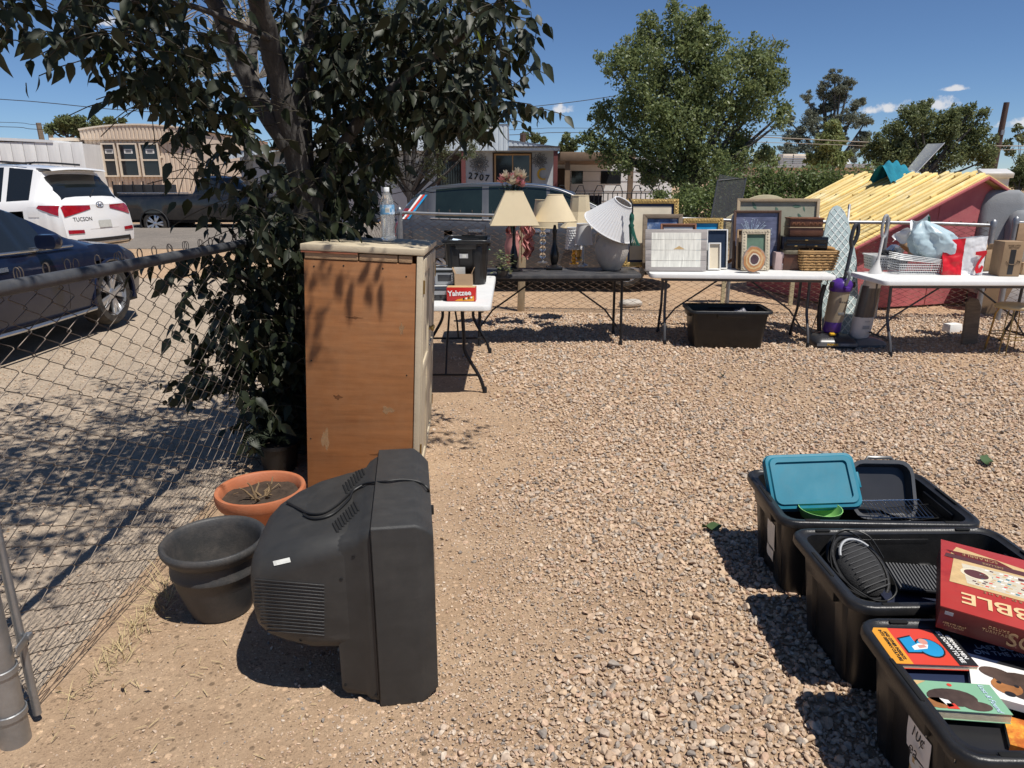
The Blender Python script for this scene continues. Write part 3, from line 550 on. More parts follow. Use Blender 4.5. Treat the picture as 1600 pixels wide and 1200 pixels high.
mat('pot_grey', (.042, .042, .042), .5, 0, .12, 6, .12, 120, dust=.5, dc=(.13, .11, .095)); mat('pot_clay', (.42, .135, .058), .6, 0, .1, 5, .1, dust=.25, dc=(.45, .3, .2)); mat('pot_black', (.012, .012, .013), .5)
mat('soil', (.05, .034, .023), .95, 0, .4, 22, 1, 60); mat('soil_dry', (.16, .125, .09), .95, 0, .4, 22, 1, 60); mat('straw', (.46, .36, .19), .85, 0, .3); mat('frond', (.018, .027, .012), .7)  # frond green darkened to stand in for tree shade missing over the palm
def pot(name, label, loc, prof, m, soil_z, soil_r, sm, tilt=0):
    T = thing(name, label, 'plant pot', loc, (rad(tilt), 0, 0)); b = MB(); b.lathe(prof, 40, cap=True); b.build('pot', MATS[m], T, smooth=50)
    s = MB(); s.grid(lambda u, v: (soil_r * u * cos(6.2832 * v), soil_r * u * sin(6.2832 * v), soil_z + .012 * sin(9 * u + 5 * v * 6.28) * sin(12.566 * v) * u + .008 * (1 - u)), 8, 28); s.build('soil', MATS[sm], T, smooth=True)
    return T
gp = pot('plant_pot', 'empty charcoal plastic plant pot with banded rim left of the television', (-1.165, 2.50, 0),
         [(.10, 0), (.125, .004), (.133, .03), (.165, .14), (.178, .20), (.184, .205), (.184, .22), (.181, .225), (.183, .27), (.190, .275), (.204, .295), (.212, .31), (.213, .325), (.205, .334), (.195, .333), (.188, .325), (.180, .30), (.172, .22), (.150, .13)], 'pot_grey', .145, .152, 'soil_dry')
gp.scale = (.93,) * 3
tp = pot('plant_pot', 'terracotta coloured pot holding dark soil and a dead twiggy plant', (-1.215, 3.16, 0),
         [(.12, 0), (.15, .004), (.175, .10), (.20, .17), (.204, .172), (.222, .178), (.232, .20), (.236, .235), (.231, .25), (.218, .252), (.208, .245), (.203, .2), (.18, .12)], 'pot_clay', .195, .203, 'soil')
tp.scale = (.90,) * 3
b = MB()
for i in range(7):
    a = random.uniform(0, 6.28); p = Vector((.03 * cos(a) + .01, .03 * sin(a) - .03, .2)); pts = [p]
    for k in range(4): p = p + Vector((cos(a) * .012 + random.gauss(0, .008), sin(a) * .012 + random.gauss(0, .008), random.uniform(.008, .028))); pts.append(p)
    b.tube(pts, [.008, .007, .006, .0045, .003], 6); b.build('dead_stem', mat('dead_stem', (.22, .15, .08), .9), tp, smooth=True); b = MB()
for i in range(9):
    a = random.uniform(0, 6.28); r = random.uniform(.03, .17); p = Vector((r * cos(a), r * sin(a), .207)); d = Vector((random.gauss(0, 1), random.gauss(0, 1), .25)).normalized(); b.tube([p, p + d * random.uniform(.02, .06)], .0022, 4)
b.build('dead_twigs', MATS['dead_stem'], tp, smooth=True)['kind'] = 'stuff'
pp = pot('potted_palm', 'small dim sago palm in a black pot between the tree and cabinet', (-1.38, 3.93, 0), [(.10, 0), (.125, .005), (.155, .2), (.165, .205), (.165, .23), (.15, .23), (.14, .18)], 'pot_black', .19, .14, 'soil'); pp['category'] = 'palm'
pp.scale = (.75,) * 3
for i in range(12):
    a = 6.283 * i / 12 + random.gauss(0, .15); l = random.uniform(.26, .36); f = MB(); pts = []
    for k in range(9): t = k / 8; pts.append(Vector((cos(a) * l * .75 * t, sin(a) * l * .75 * t, .2 + l * (1.05 * t - .75 * t * t))))
    f.tube(pts, .0028, 4)
    for k in range(1, 9):
        for q in np.linspace(0, 1, 3)[:2]:
            p = pts[k] + (pts[k] - pts[k - 1]) * q; u = Vector((-sin(a), cos(a), 0))
            for s_ in (-1, 1): f.face([p, p + u * s_ * .05 + Vector((cos(a) * .03, sin(a) * .03, .02)), p + Vector((cos(a) * .008, sin(a) * .008, 0))])
    f.build('frond', MATS['frond'], pp)
# ---- cabinet
mat('plywood', (.30, .122, .040), .55, 0, .22, 4, .25, 130, stretch=(.7, 1, 9), c2=(.235, .09, .028), thr=.56, dust=.2, dc=(.42, .27, .15), fine=.13)
mat('cream_paint', (.52, .44, .31), .65, 0, .1, 5, .15, c2=(.36, .27, .17), thr=.63, dust=.2); mat('raw_wood', (.42, .27, .15), .8, 0, .2, 9, .4, stretch=(1, 1, 8)); mat('brass', (.35, .24, .09), .35, .9, .15); mat('hole', (.02, .015, .01), .9)
mat('red_edge', (.30, .10, .05), .7)
def cabinet():
    W_, D_, H_ = .605, 1.2, 1.33
    T = thing('wooden_cabinet', 'tall old plywood cabinet with cream edges, a water bottle on top', 'cabinet', (-1.125, 3.60, 0), (rad(-2.5), rad(3.0), rad(3))); T.scale.z = 1.027
    cr = MATS['cream_paint']
    b = MB(); b.bx(.0, W_ - .034, 0, .012, .01, 1.235); b.build('end_panel', MATS['plywood'], T, bevel=.002)
    b = MB(); b.bx(.0, .012, .012, D_, .01, 1.24); b.bx(.012, W_ - .03, D_ - .012, D_, .01, 1.24); b.bx(.012, W_ - .03, .012, D_ - .012, .03, .045); b.build('carcass', MATS['plywood'], T)
    x = .005
    for w in (.275, .20, .075):
        b = MB(); b.bx(x, x + w - .006, -.004, .03, 1.238, 1.272); b.build('rail_block', MATS['raw_wood'], T, bevel=.003); x += w
    b = MB(); b.bx(W_ - .032, W_, -.010, .045, 0, 1.275); b.build('corner_stile', cr, T, bevel=.003)
    t = MB(); t.bx(-.016, W_ + .008, -.014, D_ + .02, 1.277, H_ - .020); t.build('top', cr, T, bevel=.005)
    e = MB(); e.bx(-.012, W_ * .45, -.011, .02, 1.268, 1.2765); e.build('bare_edge', MATS['red_edge'], T)
    for k in range(2):
        y0 = .05 + k * .575; y1 = y0 + .565; f = MB()
        f.bx(W_ - .02, W_ + .004, y0, y0 + .06, .03, 1.255); f.bx(W_ - .02, W_ + .004, y1 - .06, y1, .03, 1.255); f.bx(W_ - .02, W_ + .004, y0 + .06, y1 - .06, .03, .10); f.bx(W_ - .02, W_ + .004, y0 + .06, y1 - .06, 1.18, 1.255); f.bx(W_ - .02, W_ + .004, y0 + .06, y1 - .06, .62, .69)
        d = f.build('door', cr, T, bevel=.004); p = MB(); p.bx(W_ - .018, W_ - .006, y0 + .06, y1 - .06, .1, 1.18); p.build('door_panel', cr, d)
        kn = MB(); kn.lathe([(.006, 0), (.006, .014), (.014, .02), (.015, .028), (.008, .034)], 12); kn.build('knob', MATS['brass'], d, (W_ + .003, (y1 - .03) if k == 0 else y0 + .03, .82), (0, rad(90), 0), smooth=True)
        for z in (.2, 1.08): h = MB(); h.tube([(W_ + .004, y0 if k == 0 else y1, z), (W_ + .004, y0 if k == 0 else y1, z + .07)], .006, 8); h.build('hinge', MATS['brass'], d, smooth=True)
    for (x, z) in ((.05, 1.2), (.52, 1.17), (.03, .72), (.53, .66), (.2, 1.21), (.4, 1.205), (.02, .3)):
        n = MB(); n.lathe([(.0045, 0), (.004, .001)], 8); n.build('nail', MATS['hole'], T, (x, -.0005, z), (rad(90), 0, 0))
    for x, z, rx, rz, m, sd in ((.165, .53, .022, .012, 'stain_dark', 1), (.43, .47, .03, .018, 'scuff', 2), (.30, .06, .10, .02, 'scuff', 3), (.10, .30, .02, .05, 'scuff', 4), (.40, .22, .05, .008, 'stain_dark', 5), (.5, .9, .012, .03, 'scuff', 6), (.25, .95, .04, .006, 'stain_dark', 7)):
        q = MB(); q.face([(x + rx * cos(a) * (1 + .35 * sin(3 * a + sd)), -.0006, z + rz * sin(a) * (1 + .4 * sin(5 * a + sd * 2))) for a in np.linspace(0, 6.283, 25)[:-1]]); q.build('blotch', MATS[m], T)
    return T
mat('stain_dark', (.15, .058, .02), .6, 0, .4, 60, al=.6); mat('scuff', (.42, .28, .15), .7, 0, .3, 60, al=.45)
CAB = cabinet(); bpy.context.view_layer.update()
CB = bvh_of([o for o in CAB.children])
mat('clear_plastic', (.88, .91, .93), .14, 0, .01, 6, 0, tr=.82, ior=1.25); mat('water', (.93, .96, 1), .05, 0, 0, 1, 0, tr=.9, ior=1.33); mat('label_blue', (.13, .33, .55), .5, 0, .3, 30, c2=(.7, .78, .85), thr=.5); mat('white_plastic', (.78, .78, .76), .45, 0, .04, 5, dust=.08); mat('cap_white', (.75, .78, .8), .5)
def bottle():
    p = sight(CB, 610, 368, 0) or Vector((-.7, 4.1, 1.32)); T = thing('water_bottle', 'clear plastic water bottle with blue and white label on top of the cabinet', 'bottle', p + Vector((0, 0, .001)))
    pr = [(.020, .004), (.034, 0), (.040, .012)] + [(.040 - .0025 * (k % 2), .02 + .010 * k) for k in range(12)] + [(.0405, .145), (.0405, .200), (.038, .21), (.030, .238), (.016, .262), (.0145, .28), (.0145, .285)]
    b = MB(); b.lathe(pr, 28, cap=True); body = b.build('body', MATS['clear_plastic'], T, smooth=60)
    w = MB(); w.lathe([(.03, .004)] + [(r - .0025, z) for r, z in pr[2:15]] + [(.037, .15)], 24); w.build('water', MATS['water'], T, smooth=60)
    l = MB(); l.lathe([(.0412, .147), (.0412, .198)], 28, cap=False); lb = l.build('label', MATS['label_blue'], T, smooth=60)
    q = MB(); q.grid(lambda u, v: (.0416 * sin(-.1 + .6 * u), -.0416 * cos(-.1 + .6 * u), .157 + .026 * v), 6, 1); q.build('barcode_patch', MATS['sticker'], lb)
    for k in range(7): s = MB(); a = -.05 + k * .075; s.grid(lambda u, v: (.0419 * sin(a + .03 * u), -.0419 * cos(a + .03 * u), .160 + .019 * v), 1, 1); s.build('barcode_bar', MATS['ink'], lb)
    c = MB(); c.lathe([(.0165, .268), (.0165, .29), (.015, .292)], 20); c.build('cap', MATS['cap_white'], T, smooth=50)
bottle()
# ---- storage totes
mat('tote_black', (.013, .013, .0135), .36, 0, .15, 8, .1, 200, dust=.13, dc=(.10, .09, .08)); mat('tote_slot', (.004, .004, .004), .9)
def tote(label, loc, rot, L=.79, D=.53, H=.37, group=None, name='storage_tote', simple=False):
    T = thing(name, label, 'storage tote', loc, rot, group); m = MATS['tote_black']
    b = MB(); b.loft([rr(L * .80, D * .72, .04, 0), rr(L * .82, D * .74, .05, .006), rr(L * .905, D * .86, .055, H - .045), rr(L * .91, D * .865, .055, H - .012), rr(L * .895, D * .845, .05, H - .012), rr(L * .885, D * .84, .05, H - .045), rr(L * .80, D * .72, .045, .02)]); body = b.build('body', m, T, smooth=50)
    b = MB(); b.loft([rr(L * .905, D * .855, .05, H - .03), rr(L * .96, D * .945, .06, H - .03), rr(L * .985, D * .975, .065, H - .032), rr(L, D, .07, H - .028), rr(L, D, .07, H - .006), rr(L * .985, D * .98, .068, H), rr(L * .955, D * .94, .06, H), rr(L * .945, D * .925, .06, H - .006), rr(L * .895, D * .845, .05, H - .008)], loop=True); rim = b.build('rim', m, T, smooth=50)
    for sx in (-1, 1):
        for sy in (-1, 1): s = MB(); s.box((sx * L * .34, sy * D * .462, H - .001), (.055, .016, .006)); s.build('slot', MATS['tote_slot'], rim, bevel=.003)
        s = MB(); s.box((sx * L * .478, 0, H - .001), (.012, D * .3, .008)); s.build('slot', MATS['tote_slot'], rim, bevel=.003)
        h = MB(); h.box((sx * L * .462, 0, H - .055), (.035, D * .42, .05), taper=(1.35, 1.05)); h.build('handle', m, T, bevel=.006)
        h = MB(); h.box((0, sx * D * .452, H - .05), (L * .32, .03, .045), taper=(1.05, 1.35)); h.build('latch_block', m, T, bevel=.006)
    if not simple:
        for s_ in (-1, 1):
            for k in (-.3, -.1, .1, .3):
                r = MB(); r.loft([[Vector((x, s_ * y, z)) for x, y in ((L * k * .9 - w, D * a), (L * k * .9 - w * .6, D * a + .012), (L * k * .9 + w * .6, D * a + .012), (L * k * .9 + w, D * a))] for z, a, w in ((.01, .365, .045), (H - .06, .428, .05))]); r.build('rib', m, body, bevel=.003)
            for k in (-.22, .22):
                r = MB(); r.loft([[Vector((s_ * x, y, z)) for y, x in ((D * k - w, L * a), (D * k - w * .6, L * a + .012), (D * k + w * .6, L * a + .012), (D * k + w, L * a))] for z, a, w in ((.01, .405, .04), (H - .06, .45, .045))]); r.build('rib', m, body, bevel=.003)
        for k in (-.26, .26):
            i = MB(); i.box((L * k * .6, D * .405, H * .62), (.05, .03, .03)); i.build('grip', m, body, bevel=.006)
    return T
B1 = tote('black tote holding a teal lid and wire racks, farthest of three in a row', (1.455, 2.765, 0), rad(-2), group='black totes on the gravel')
B2 = tote('black storage tote with a fan and cord inside, middle of the three in a row', (1.455, 2.205, 0), rad(1), group='black totes on the gravel')
B3 = tote('black storage tote full of paperback books, nearest of the three in a row', (1.43, 1.60, 0), rad(-1), D=.56, group='black totes on the gravel')
mat('teal', (.004, .165, .24), .5, 0, .12, 6, dust=.08, spec=.3); mat('pan_grey', (.10, .105, .11), .35, .3, .1, dust=.1); mat('pan_dark', (.035, .036, .04), .3); mat('lime', (.25, .52, .16), .4); mat('chrome', (.55, .56, .58), .2, 1, .05); mat('black_wire', (.03, .03, .03), .4, .5)
mat('paper_white', (.74, .72, .68), .8, 0, .05); mat('paper_cream', (.60, .53, .38), .85, 0, .1, 5, .3, 60, stretch=(1, 1, 40)); mat('cream_plastic', (.66, .62, .46), .45)
def facing(c, n, up=(0, 0, 1)):     # Euler: local z along n, local y as near up as it can be
    z = Vector(n).normalized(); x = Vector(up).cross(z).normalized(); return Matrix((x, z.cross(x), z)).transposed().to_euler()
def lid():
    c = PY(1269, 752, 2.83); T = thing('box_lid', 'teal blue plastic box lid leaning in the farthest tote', 'lid', c, facing(c, (-.03, -.74, .62)))
    T.rotation_euler.rotate_axis('Z', rad(3)); w, h = .385, .245
    b = MB(); b.loft([rr(w, h, .035, -.012), rr(w, h, .035, .004), rr(w * .985, h * .975, .034, .012), rr(w * .93, h * .88, .03, .014), rr(w * .905, h * .84, .03, .022), rr(w * .80, h * .68, .015, .022), rr(w * .785, h * .66, .012, .012), rr(.01, .01, .004, .012)]); b.build('panel', MATS['teal'], T, smooth=40)
    b = MB(); b.loft([rr(w * 1.012, h * 1.02, .037, -.018), rr(w * 1.012, h * 1.02, .037, -.004), rr(w * .98, h * .97, .035, -.004), rr(w * .98, h * .97, .035, -.018)], loop=True); b.build('rim', MATS['teal'], T, smooth=40)
    l = MB(); l.box((w * .512, 0, -.006), (.012, .07, .022)); l.build('latch', MATS['teal'], T, bevel=.003)
    # roasting pan behind it
    c = PY(1378, 765, 2.86); P_ = thing('roasting_pan', 'grey roasting pan propped upright behind the teal lid', 'pan', c, facing(c, (-.03, -.85, .45))); w, h = .27, .25
    b = MB(); b.loft([rr(w * .8, h * .78, .03, -.035), rr(w * .86, h * .84, .04, -.03), rr(w * .92, h * .9, .045, .0), rr(w, h, .055, .002), rr(w, h, .055, .008), rr(w * .9, h * .88, .04, .006), rr(w * .83, h * .8, .035, -.026), rr(w * .1, h * .1, .005, -.028)]); b.build('pan_body', MATS['pan_dark'], P_, smooth=40)
    b = MB(); b.loft([rr(w * 1.0, h * 1.0, .055, .009), rr(w * 1.02, h * 1.03, .06, .004), rr(w * 1.02, h * 1.03, .06, .016), rr(w * .92, h * .9, .05, .014)], loop=True); b.build('pan_rim', MATS['pan_grey'], P_, smooth=40)
    b = MB(); b.tube([(-.06, h * .5, .0), (-.05, h * .56, .0), (.05, h * .56, 0), (.06, h * .5, 0)], .008, 8); b.build('handle', MATS['pan_grey'], P_, smooth=True)
    c = PZ(1285, 796, .33); G_ = thing('plastic_bowl', 'lime green plastic bowl edge showing below the teal lid', 'bowl', c + Vector((0, .02, -.07)))
    b = MB(); b.lathe([(.04, 0), (.07, .03), (.085, .07), (.088, .07), (.075, .03), (.045, .008)], 24); b.build('bowl', MATS['lime'], G_, smooth=60)
    for k, (px, py, w, d, lab, m) in enumerate(((1400, 795, .24, .13, 'chrome wire cooling rack resting in the farthest tote', 'chrome'), (1440, 800, .26, .10, 'dark wire rack lying beside the chrome one in the farthest tote', 'black_wire'))):
        c = PZ(px, py, .335 - .035 * k); R_ = thing('wire_rack', lab, 'wire rack', c, (rad(8), rad(-3), rad(-4 + 9 * k)))
        f = MB(); f.tube([(-w / 2, -d / 2, 0), (w / 2, -d / 2, 0), (w / 2, d / 2, 0), (-w / 2, d / 2, 0)], .0022, 6, close=True); f.build('frame', MATS[m], R_)
        for i in range(1, 15): g = MB(); x = -w / 2 + w * i / 15; g.tube([(x, -d / 2, 0), (x, d / 2, 0)], .0012, 5); g.build('bar', MATS[m], R_)
    c = PZ(1470, 800, .25); S_ = thing('skillet', 'black skillet lying deep in the farthest tote', 'pan', c + Vector((-.15, .02, -.02))); b = MB(); b.lathe([(.09, 0), (.12, .035), (.124, .035), (.095, .006)], 28); b.build('bowl', MATS['pan_dark'], S_, smooth=60); b = MB(); b.tube([(-.11, -.02, .03), (-.2, -.03, .045), (-.26, -.03, .05)], [.008, .011, .012], 8); b.build('handle', MATS['pan_dark'], S_, smooth=True)
lid()
mat('black_cloth', (.03, .03, .031), .9, 0, .2, 30, .5, 300); mat('grey_light', (.32, .33, .34), .5); mat('navy_cloth', (.010, .014, .035), .9, 0, .2, 20, .5, 200); mat('mat_ridge', (.10, .10, .10), .6)
def bin2_stuff():
    c = PZ(1340, 890, .27); T = thing('desk_fan', 'black mesh personal fan wrapped in its cord inside the middle tote', 'fan', c, (rad(38), rad(-10), rad(18)))
    b = MB(); b.lathe([(.0, -.02), (.07, -.018), (.085, 0), (.08, .03), (.05, .05), (0, .055)], 28, sx=.95, sy=1.35); b.build('housing', MATS['black_cloth'], T, smooth=60)
    b = MB(); b.tube([(.088 * cos(a), .122 * sin(a), .022) for a in np.linspace(0, 6.2832, 33)[:-1]], .007, 8, close=True); b.build('ring', MATS['tote_black'], T, smooth=True)
    b = MB(); b.tube([(.07 * cos(a), .09 * sin(a) + .012, .046) for a in np.linspace(.5, 2.6, 12)], .005, 6); b.build('trim', MATS['grey_light'], T, smooth=True)
    for k in range(-5, 6): g = MB(); y = k * .018; g.tube([(x, y, .05 - .22 * x * x * 14 * .25 - y * y * 1.1 + .006) for x in np.linspace(-.05, .05, 5)], .0018, 4); g.build('grille_bar', MATS['mat_ridge'], T)
    for k in range(3): g = MB(); g.tube(spline([(.1 * cos(a + k), .14 * sin(a + k), .03 + .03 * sin(2 * a + k)) for a in np.linspace(0, 5.8, 10)], 4), .0032, 6); g.build('cord', MATS['cord'], T, smooth=True)
    c = PZ(1448, 905, .26); M_ = thing('ribbed_mat', 'grey ribbed rubber mat lying flat in the middle tote', 'mat', c, (rad(4), rad(0), rad(-8)))
    b = MB(); b.box((0, 0, 0), (.24, .16, .012)); b.build('base', MATS['pan_dark'], M_, bevel=.003)
    for i in range(20): g = MB(); g.box((-.115 + i * .012, 0, .008), (.005, .155, .006)); g.build('ridge', MATS['mat_ridge'], M_)
    c = PZ(1400, 868, .26); K_ = thing('plastic_strip', 'cream plastic strip lying across the middle tote', 'strip', c, rad(-3)); b = MB(); b.box((.04, .01, 0), (.34, .022, .02)); b.build('bar', MATS['cream_plastic'], K_, bevel=.004); g = MB(); g.box((.04, .01, .0115), (.33, .008, .004)); g.build('groove', MATS['mat_ridge'], K_)
    c = PZ(1450, 955, .20); N_ = thing('folded_cloth', 'dark navy folded cloth at the bottom of the middle tote', 'cloth', c + Vector((0, .03, 0))); b = MB()
    for k in range(3): b.loft([[Vector((p.x + .004 * sin(9 * p.y), p.y, p.z + .006 * sin(11 * p.x + k))) for p in rr(.3 - .01 * k, .2, .03, z)] for z in (-.05 + .028 * k, -.03 + .028 * k)])
    b.build('cloth', MATS['navy_cloth'], N_, bevel=.008)
    b = MB(); b.box((0, 0, 0), (.12, .05, .09), (0, 0, rad(10))); 
bin2_stuff()
mat('box_red', (.40, .035, .028), .4, 0, .08, 6, c2=(.30, .02, .02), thr=.56, dust=.05); mat('box_maroon', (.13, .016, .014), .45, 0, .12, 6); mat('gold_print', (.72, .50, .26), .5); mat('dull_gold', (.40, .24, .12), .55)
mat('board_print', (.56, .50, .38), .5, 0, .2, 60, c2=(.30, .36, .34), thr=.55, stretch=(1, 6, 1)); mat('tile_dark', (.09, .03, .03), .5); mat('tan_print', (.55, .38, .18), .5, 0, .15, 30)
def game_box():
    p = PZ(1468, 945, .462); w = .43; h = .075
    T = thing('board_game_box', 'red word game box lying slanted across the middle and nearest totes', 'game box', (p.x, p.y, p.z - h), (rad(1.5), rad(3), rad(-30)))
    b = MB(); b.bx(0, w, 0, w, 0, h); b.build('box', MATS['box_maroon'], T, bevel=.002); t = MB(); t.bx(-.002, w + .002, -.002, w + .002, h * .96, h + .0012); top = t.build('cover', MATS['box_red'], T, bevel=.001)
    z = h + .0022
    def pl(pts, m, dz=0, name='cover_print'): q = MB(); q.face([(x * w, y * w, z + dz) for x, y in pts]); q.build(name, MATS[m], top)
    pl([(.06, .80), (.10, .93), (.55, .84), (.62, .78)], 'tan_print'); pl([(.05, .36), (.08, .74), (.70, .80), (.98, .50), (.98, .36)], 'tan_print', .0002)
    pl([(.16, .40), (.13, .68), (.75, .72), (.98, .48), (.98, .40)], 'board_print', .0004); pl([(.02, .73), (.03, .79), (.72, .80), (.72, .73)], 'tile_dark', .0006); pl([(.03, .845), (.10, .79), (.46, .80), (.36, .87)], 'box_maroon', .0006)
    e = MB(); e.loft([[Vector(((.22 + .10 * k * cos(a)) * w, (.565 + .075 * k * sin(a)) * w, z + .0007)) for a in np.linspace(0, 6.2832, 25)[:-1]] for k in (1, .78)], True, False); e.build('cover_print', MATS['paper_cream'], top)
    e = MB(); e.face([((.22 + .078 * cos(a)) * w, (.565 + .058 * sin(a)) * w, z + .0006) for a in np.linspace(0, 6.2832, 25)[:-1]]); e.build('cover_print', MATS['tile_dark'], top)
    for x, y in [(.50 + .04 * i, .66 - .025 * i) for i in range(7)] + [(.56, .58), (.60, .555), (.68, .60), (.72, .565)]: pl([(x - .018, y - .018), (x + .018, y - .018), (x + .018, y + .018), (x - .018, y + .018)], 'tile_dark', .0008, 'letter_tile')
    R180 = (0, 0, pi)
    text('SCRABBLE', .20 * w, MATS['gold_print'], top, (w * .565, w * .185, z + .0008), R180, bold=.012, sp=.98)
    sq = {m: MB() for m in ('cover_red', 'teal', 'tile_dark', 'tan_print', 'paper_white')}; r_ = random.Random(3)
    for i in range(9):
        for j in range(26):
            x_, y_ = .18 + j * .030 + .012 * i, .42 + i * .030
            if x_ > .96 or r_.random() < .45: continue
            sq[r_.choice(list(sq))].face([((x_ + a) * w, (y_ + c) * w, z + .0006) for a, c in ((0, 0), (.022, 0), (.026, .016), (.004, .016))])
    for m, q in sq.items(): q.build('board_squares', MATS[m], top)['kind'] = 'stuff'
    text('CROSSWORD GAME', .016, MATS['dull_gold'], top, (w * .5, w * .335, z + .0008), R180, sp=1.6); text('SCRABBLE', .022, MATS['dull_gold'], top, (w * .25, w * .83, z + .0012), R180); text('DELUXE', .016, MATS['dull_gold'], top, (w * .33, w * .765, z + .0012), R180)
    RF = (rad(90), 0, 0); y = -.0035
    text('SCRABBLE', .058, MATS['dull_gold'], T, (w * .70, y, h * .42), RF, bold=.01); text('DELUXE\nTURNTABLE', .012, MATS['dull_gold'], T, (w * .34, y, h * .62), RF, sp=1.2); text('AGES 8 TO ADULT\n2 TO 4 PLAYERS', .007, MATS['dull_gold'], T, (w * .10, y, h * .30), RF)
    q = MB(); q.bx(.03 * w, .08 * w, -.0022, -.0012, h * .70, h * .84); q.build('sticker', MATS['grey_light'], T)
mat('cover_red', (.62, .06, .035), .35, 0, .03); mat('cover_orange', (.68, .30, .03), .35, 0, .03); mat('cover_black', (.02, .02, .022), .35); mat('cover_blue', (.02, .27, .52), .35); mat('cover_green', (.22, .42, .27), .35, 0, .06); mat('dog_brown', (.07, .045, .035), .45, 0, .5, 12); mat('dog_tan', (.36, .15, .05), .45, 0, .4, 10)
mat('cover_navy', (.02, .03, .07), .4); mat('cover_fire', (.45, .12, .02), .4, 0, .6, 14, c2=(.75, .40, .05), thr=.5); mat('skin_print', (.60, .28, .22), .5); mat('sky_print', (.55, .66, .78), .5, 0, .1, 4)
def book(label, c, w, d, h, rot, m, name='paperback_book'):
    T = thing(name, label, 'book', c, (0, 0, rot)); b = MB(); b.bx(-w / 2 + .002, w / 2 - .001, -d / 2 + .002, d / 2 - .002, .0015, h - .0015); b.build('pages', MATS['paper_cream'], T)
    k = MB(); k.bx(-w / 2, w / 2, -d / 2, d / 2, h - .0015, h); k.bx(-w / 2, w / 2, -d / 2, d / 2, 0, .0015); k.bx(-w / 2 - .0012, -w / 2, -d / 2, d / 2, 0, h); k.build('cover', MATS[m], T); T['zc'] = h + .0006
    return T
def prt(T, pts, m, dz=0.): q = MB(); q.face([(x, y, T['zc'] + dz) for x, y in pts]); return q.build('cover_print', MATS[m], T)
def ell(cx, cy, rx, ry, n=18, a0=0): return [(cx + rx * cos(a0 + 6.2832 * i / n), cy + ry * sin(a0 + 6.2832 * i / n)) for i in range(n)]
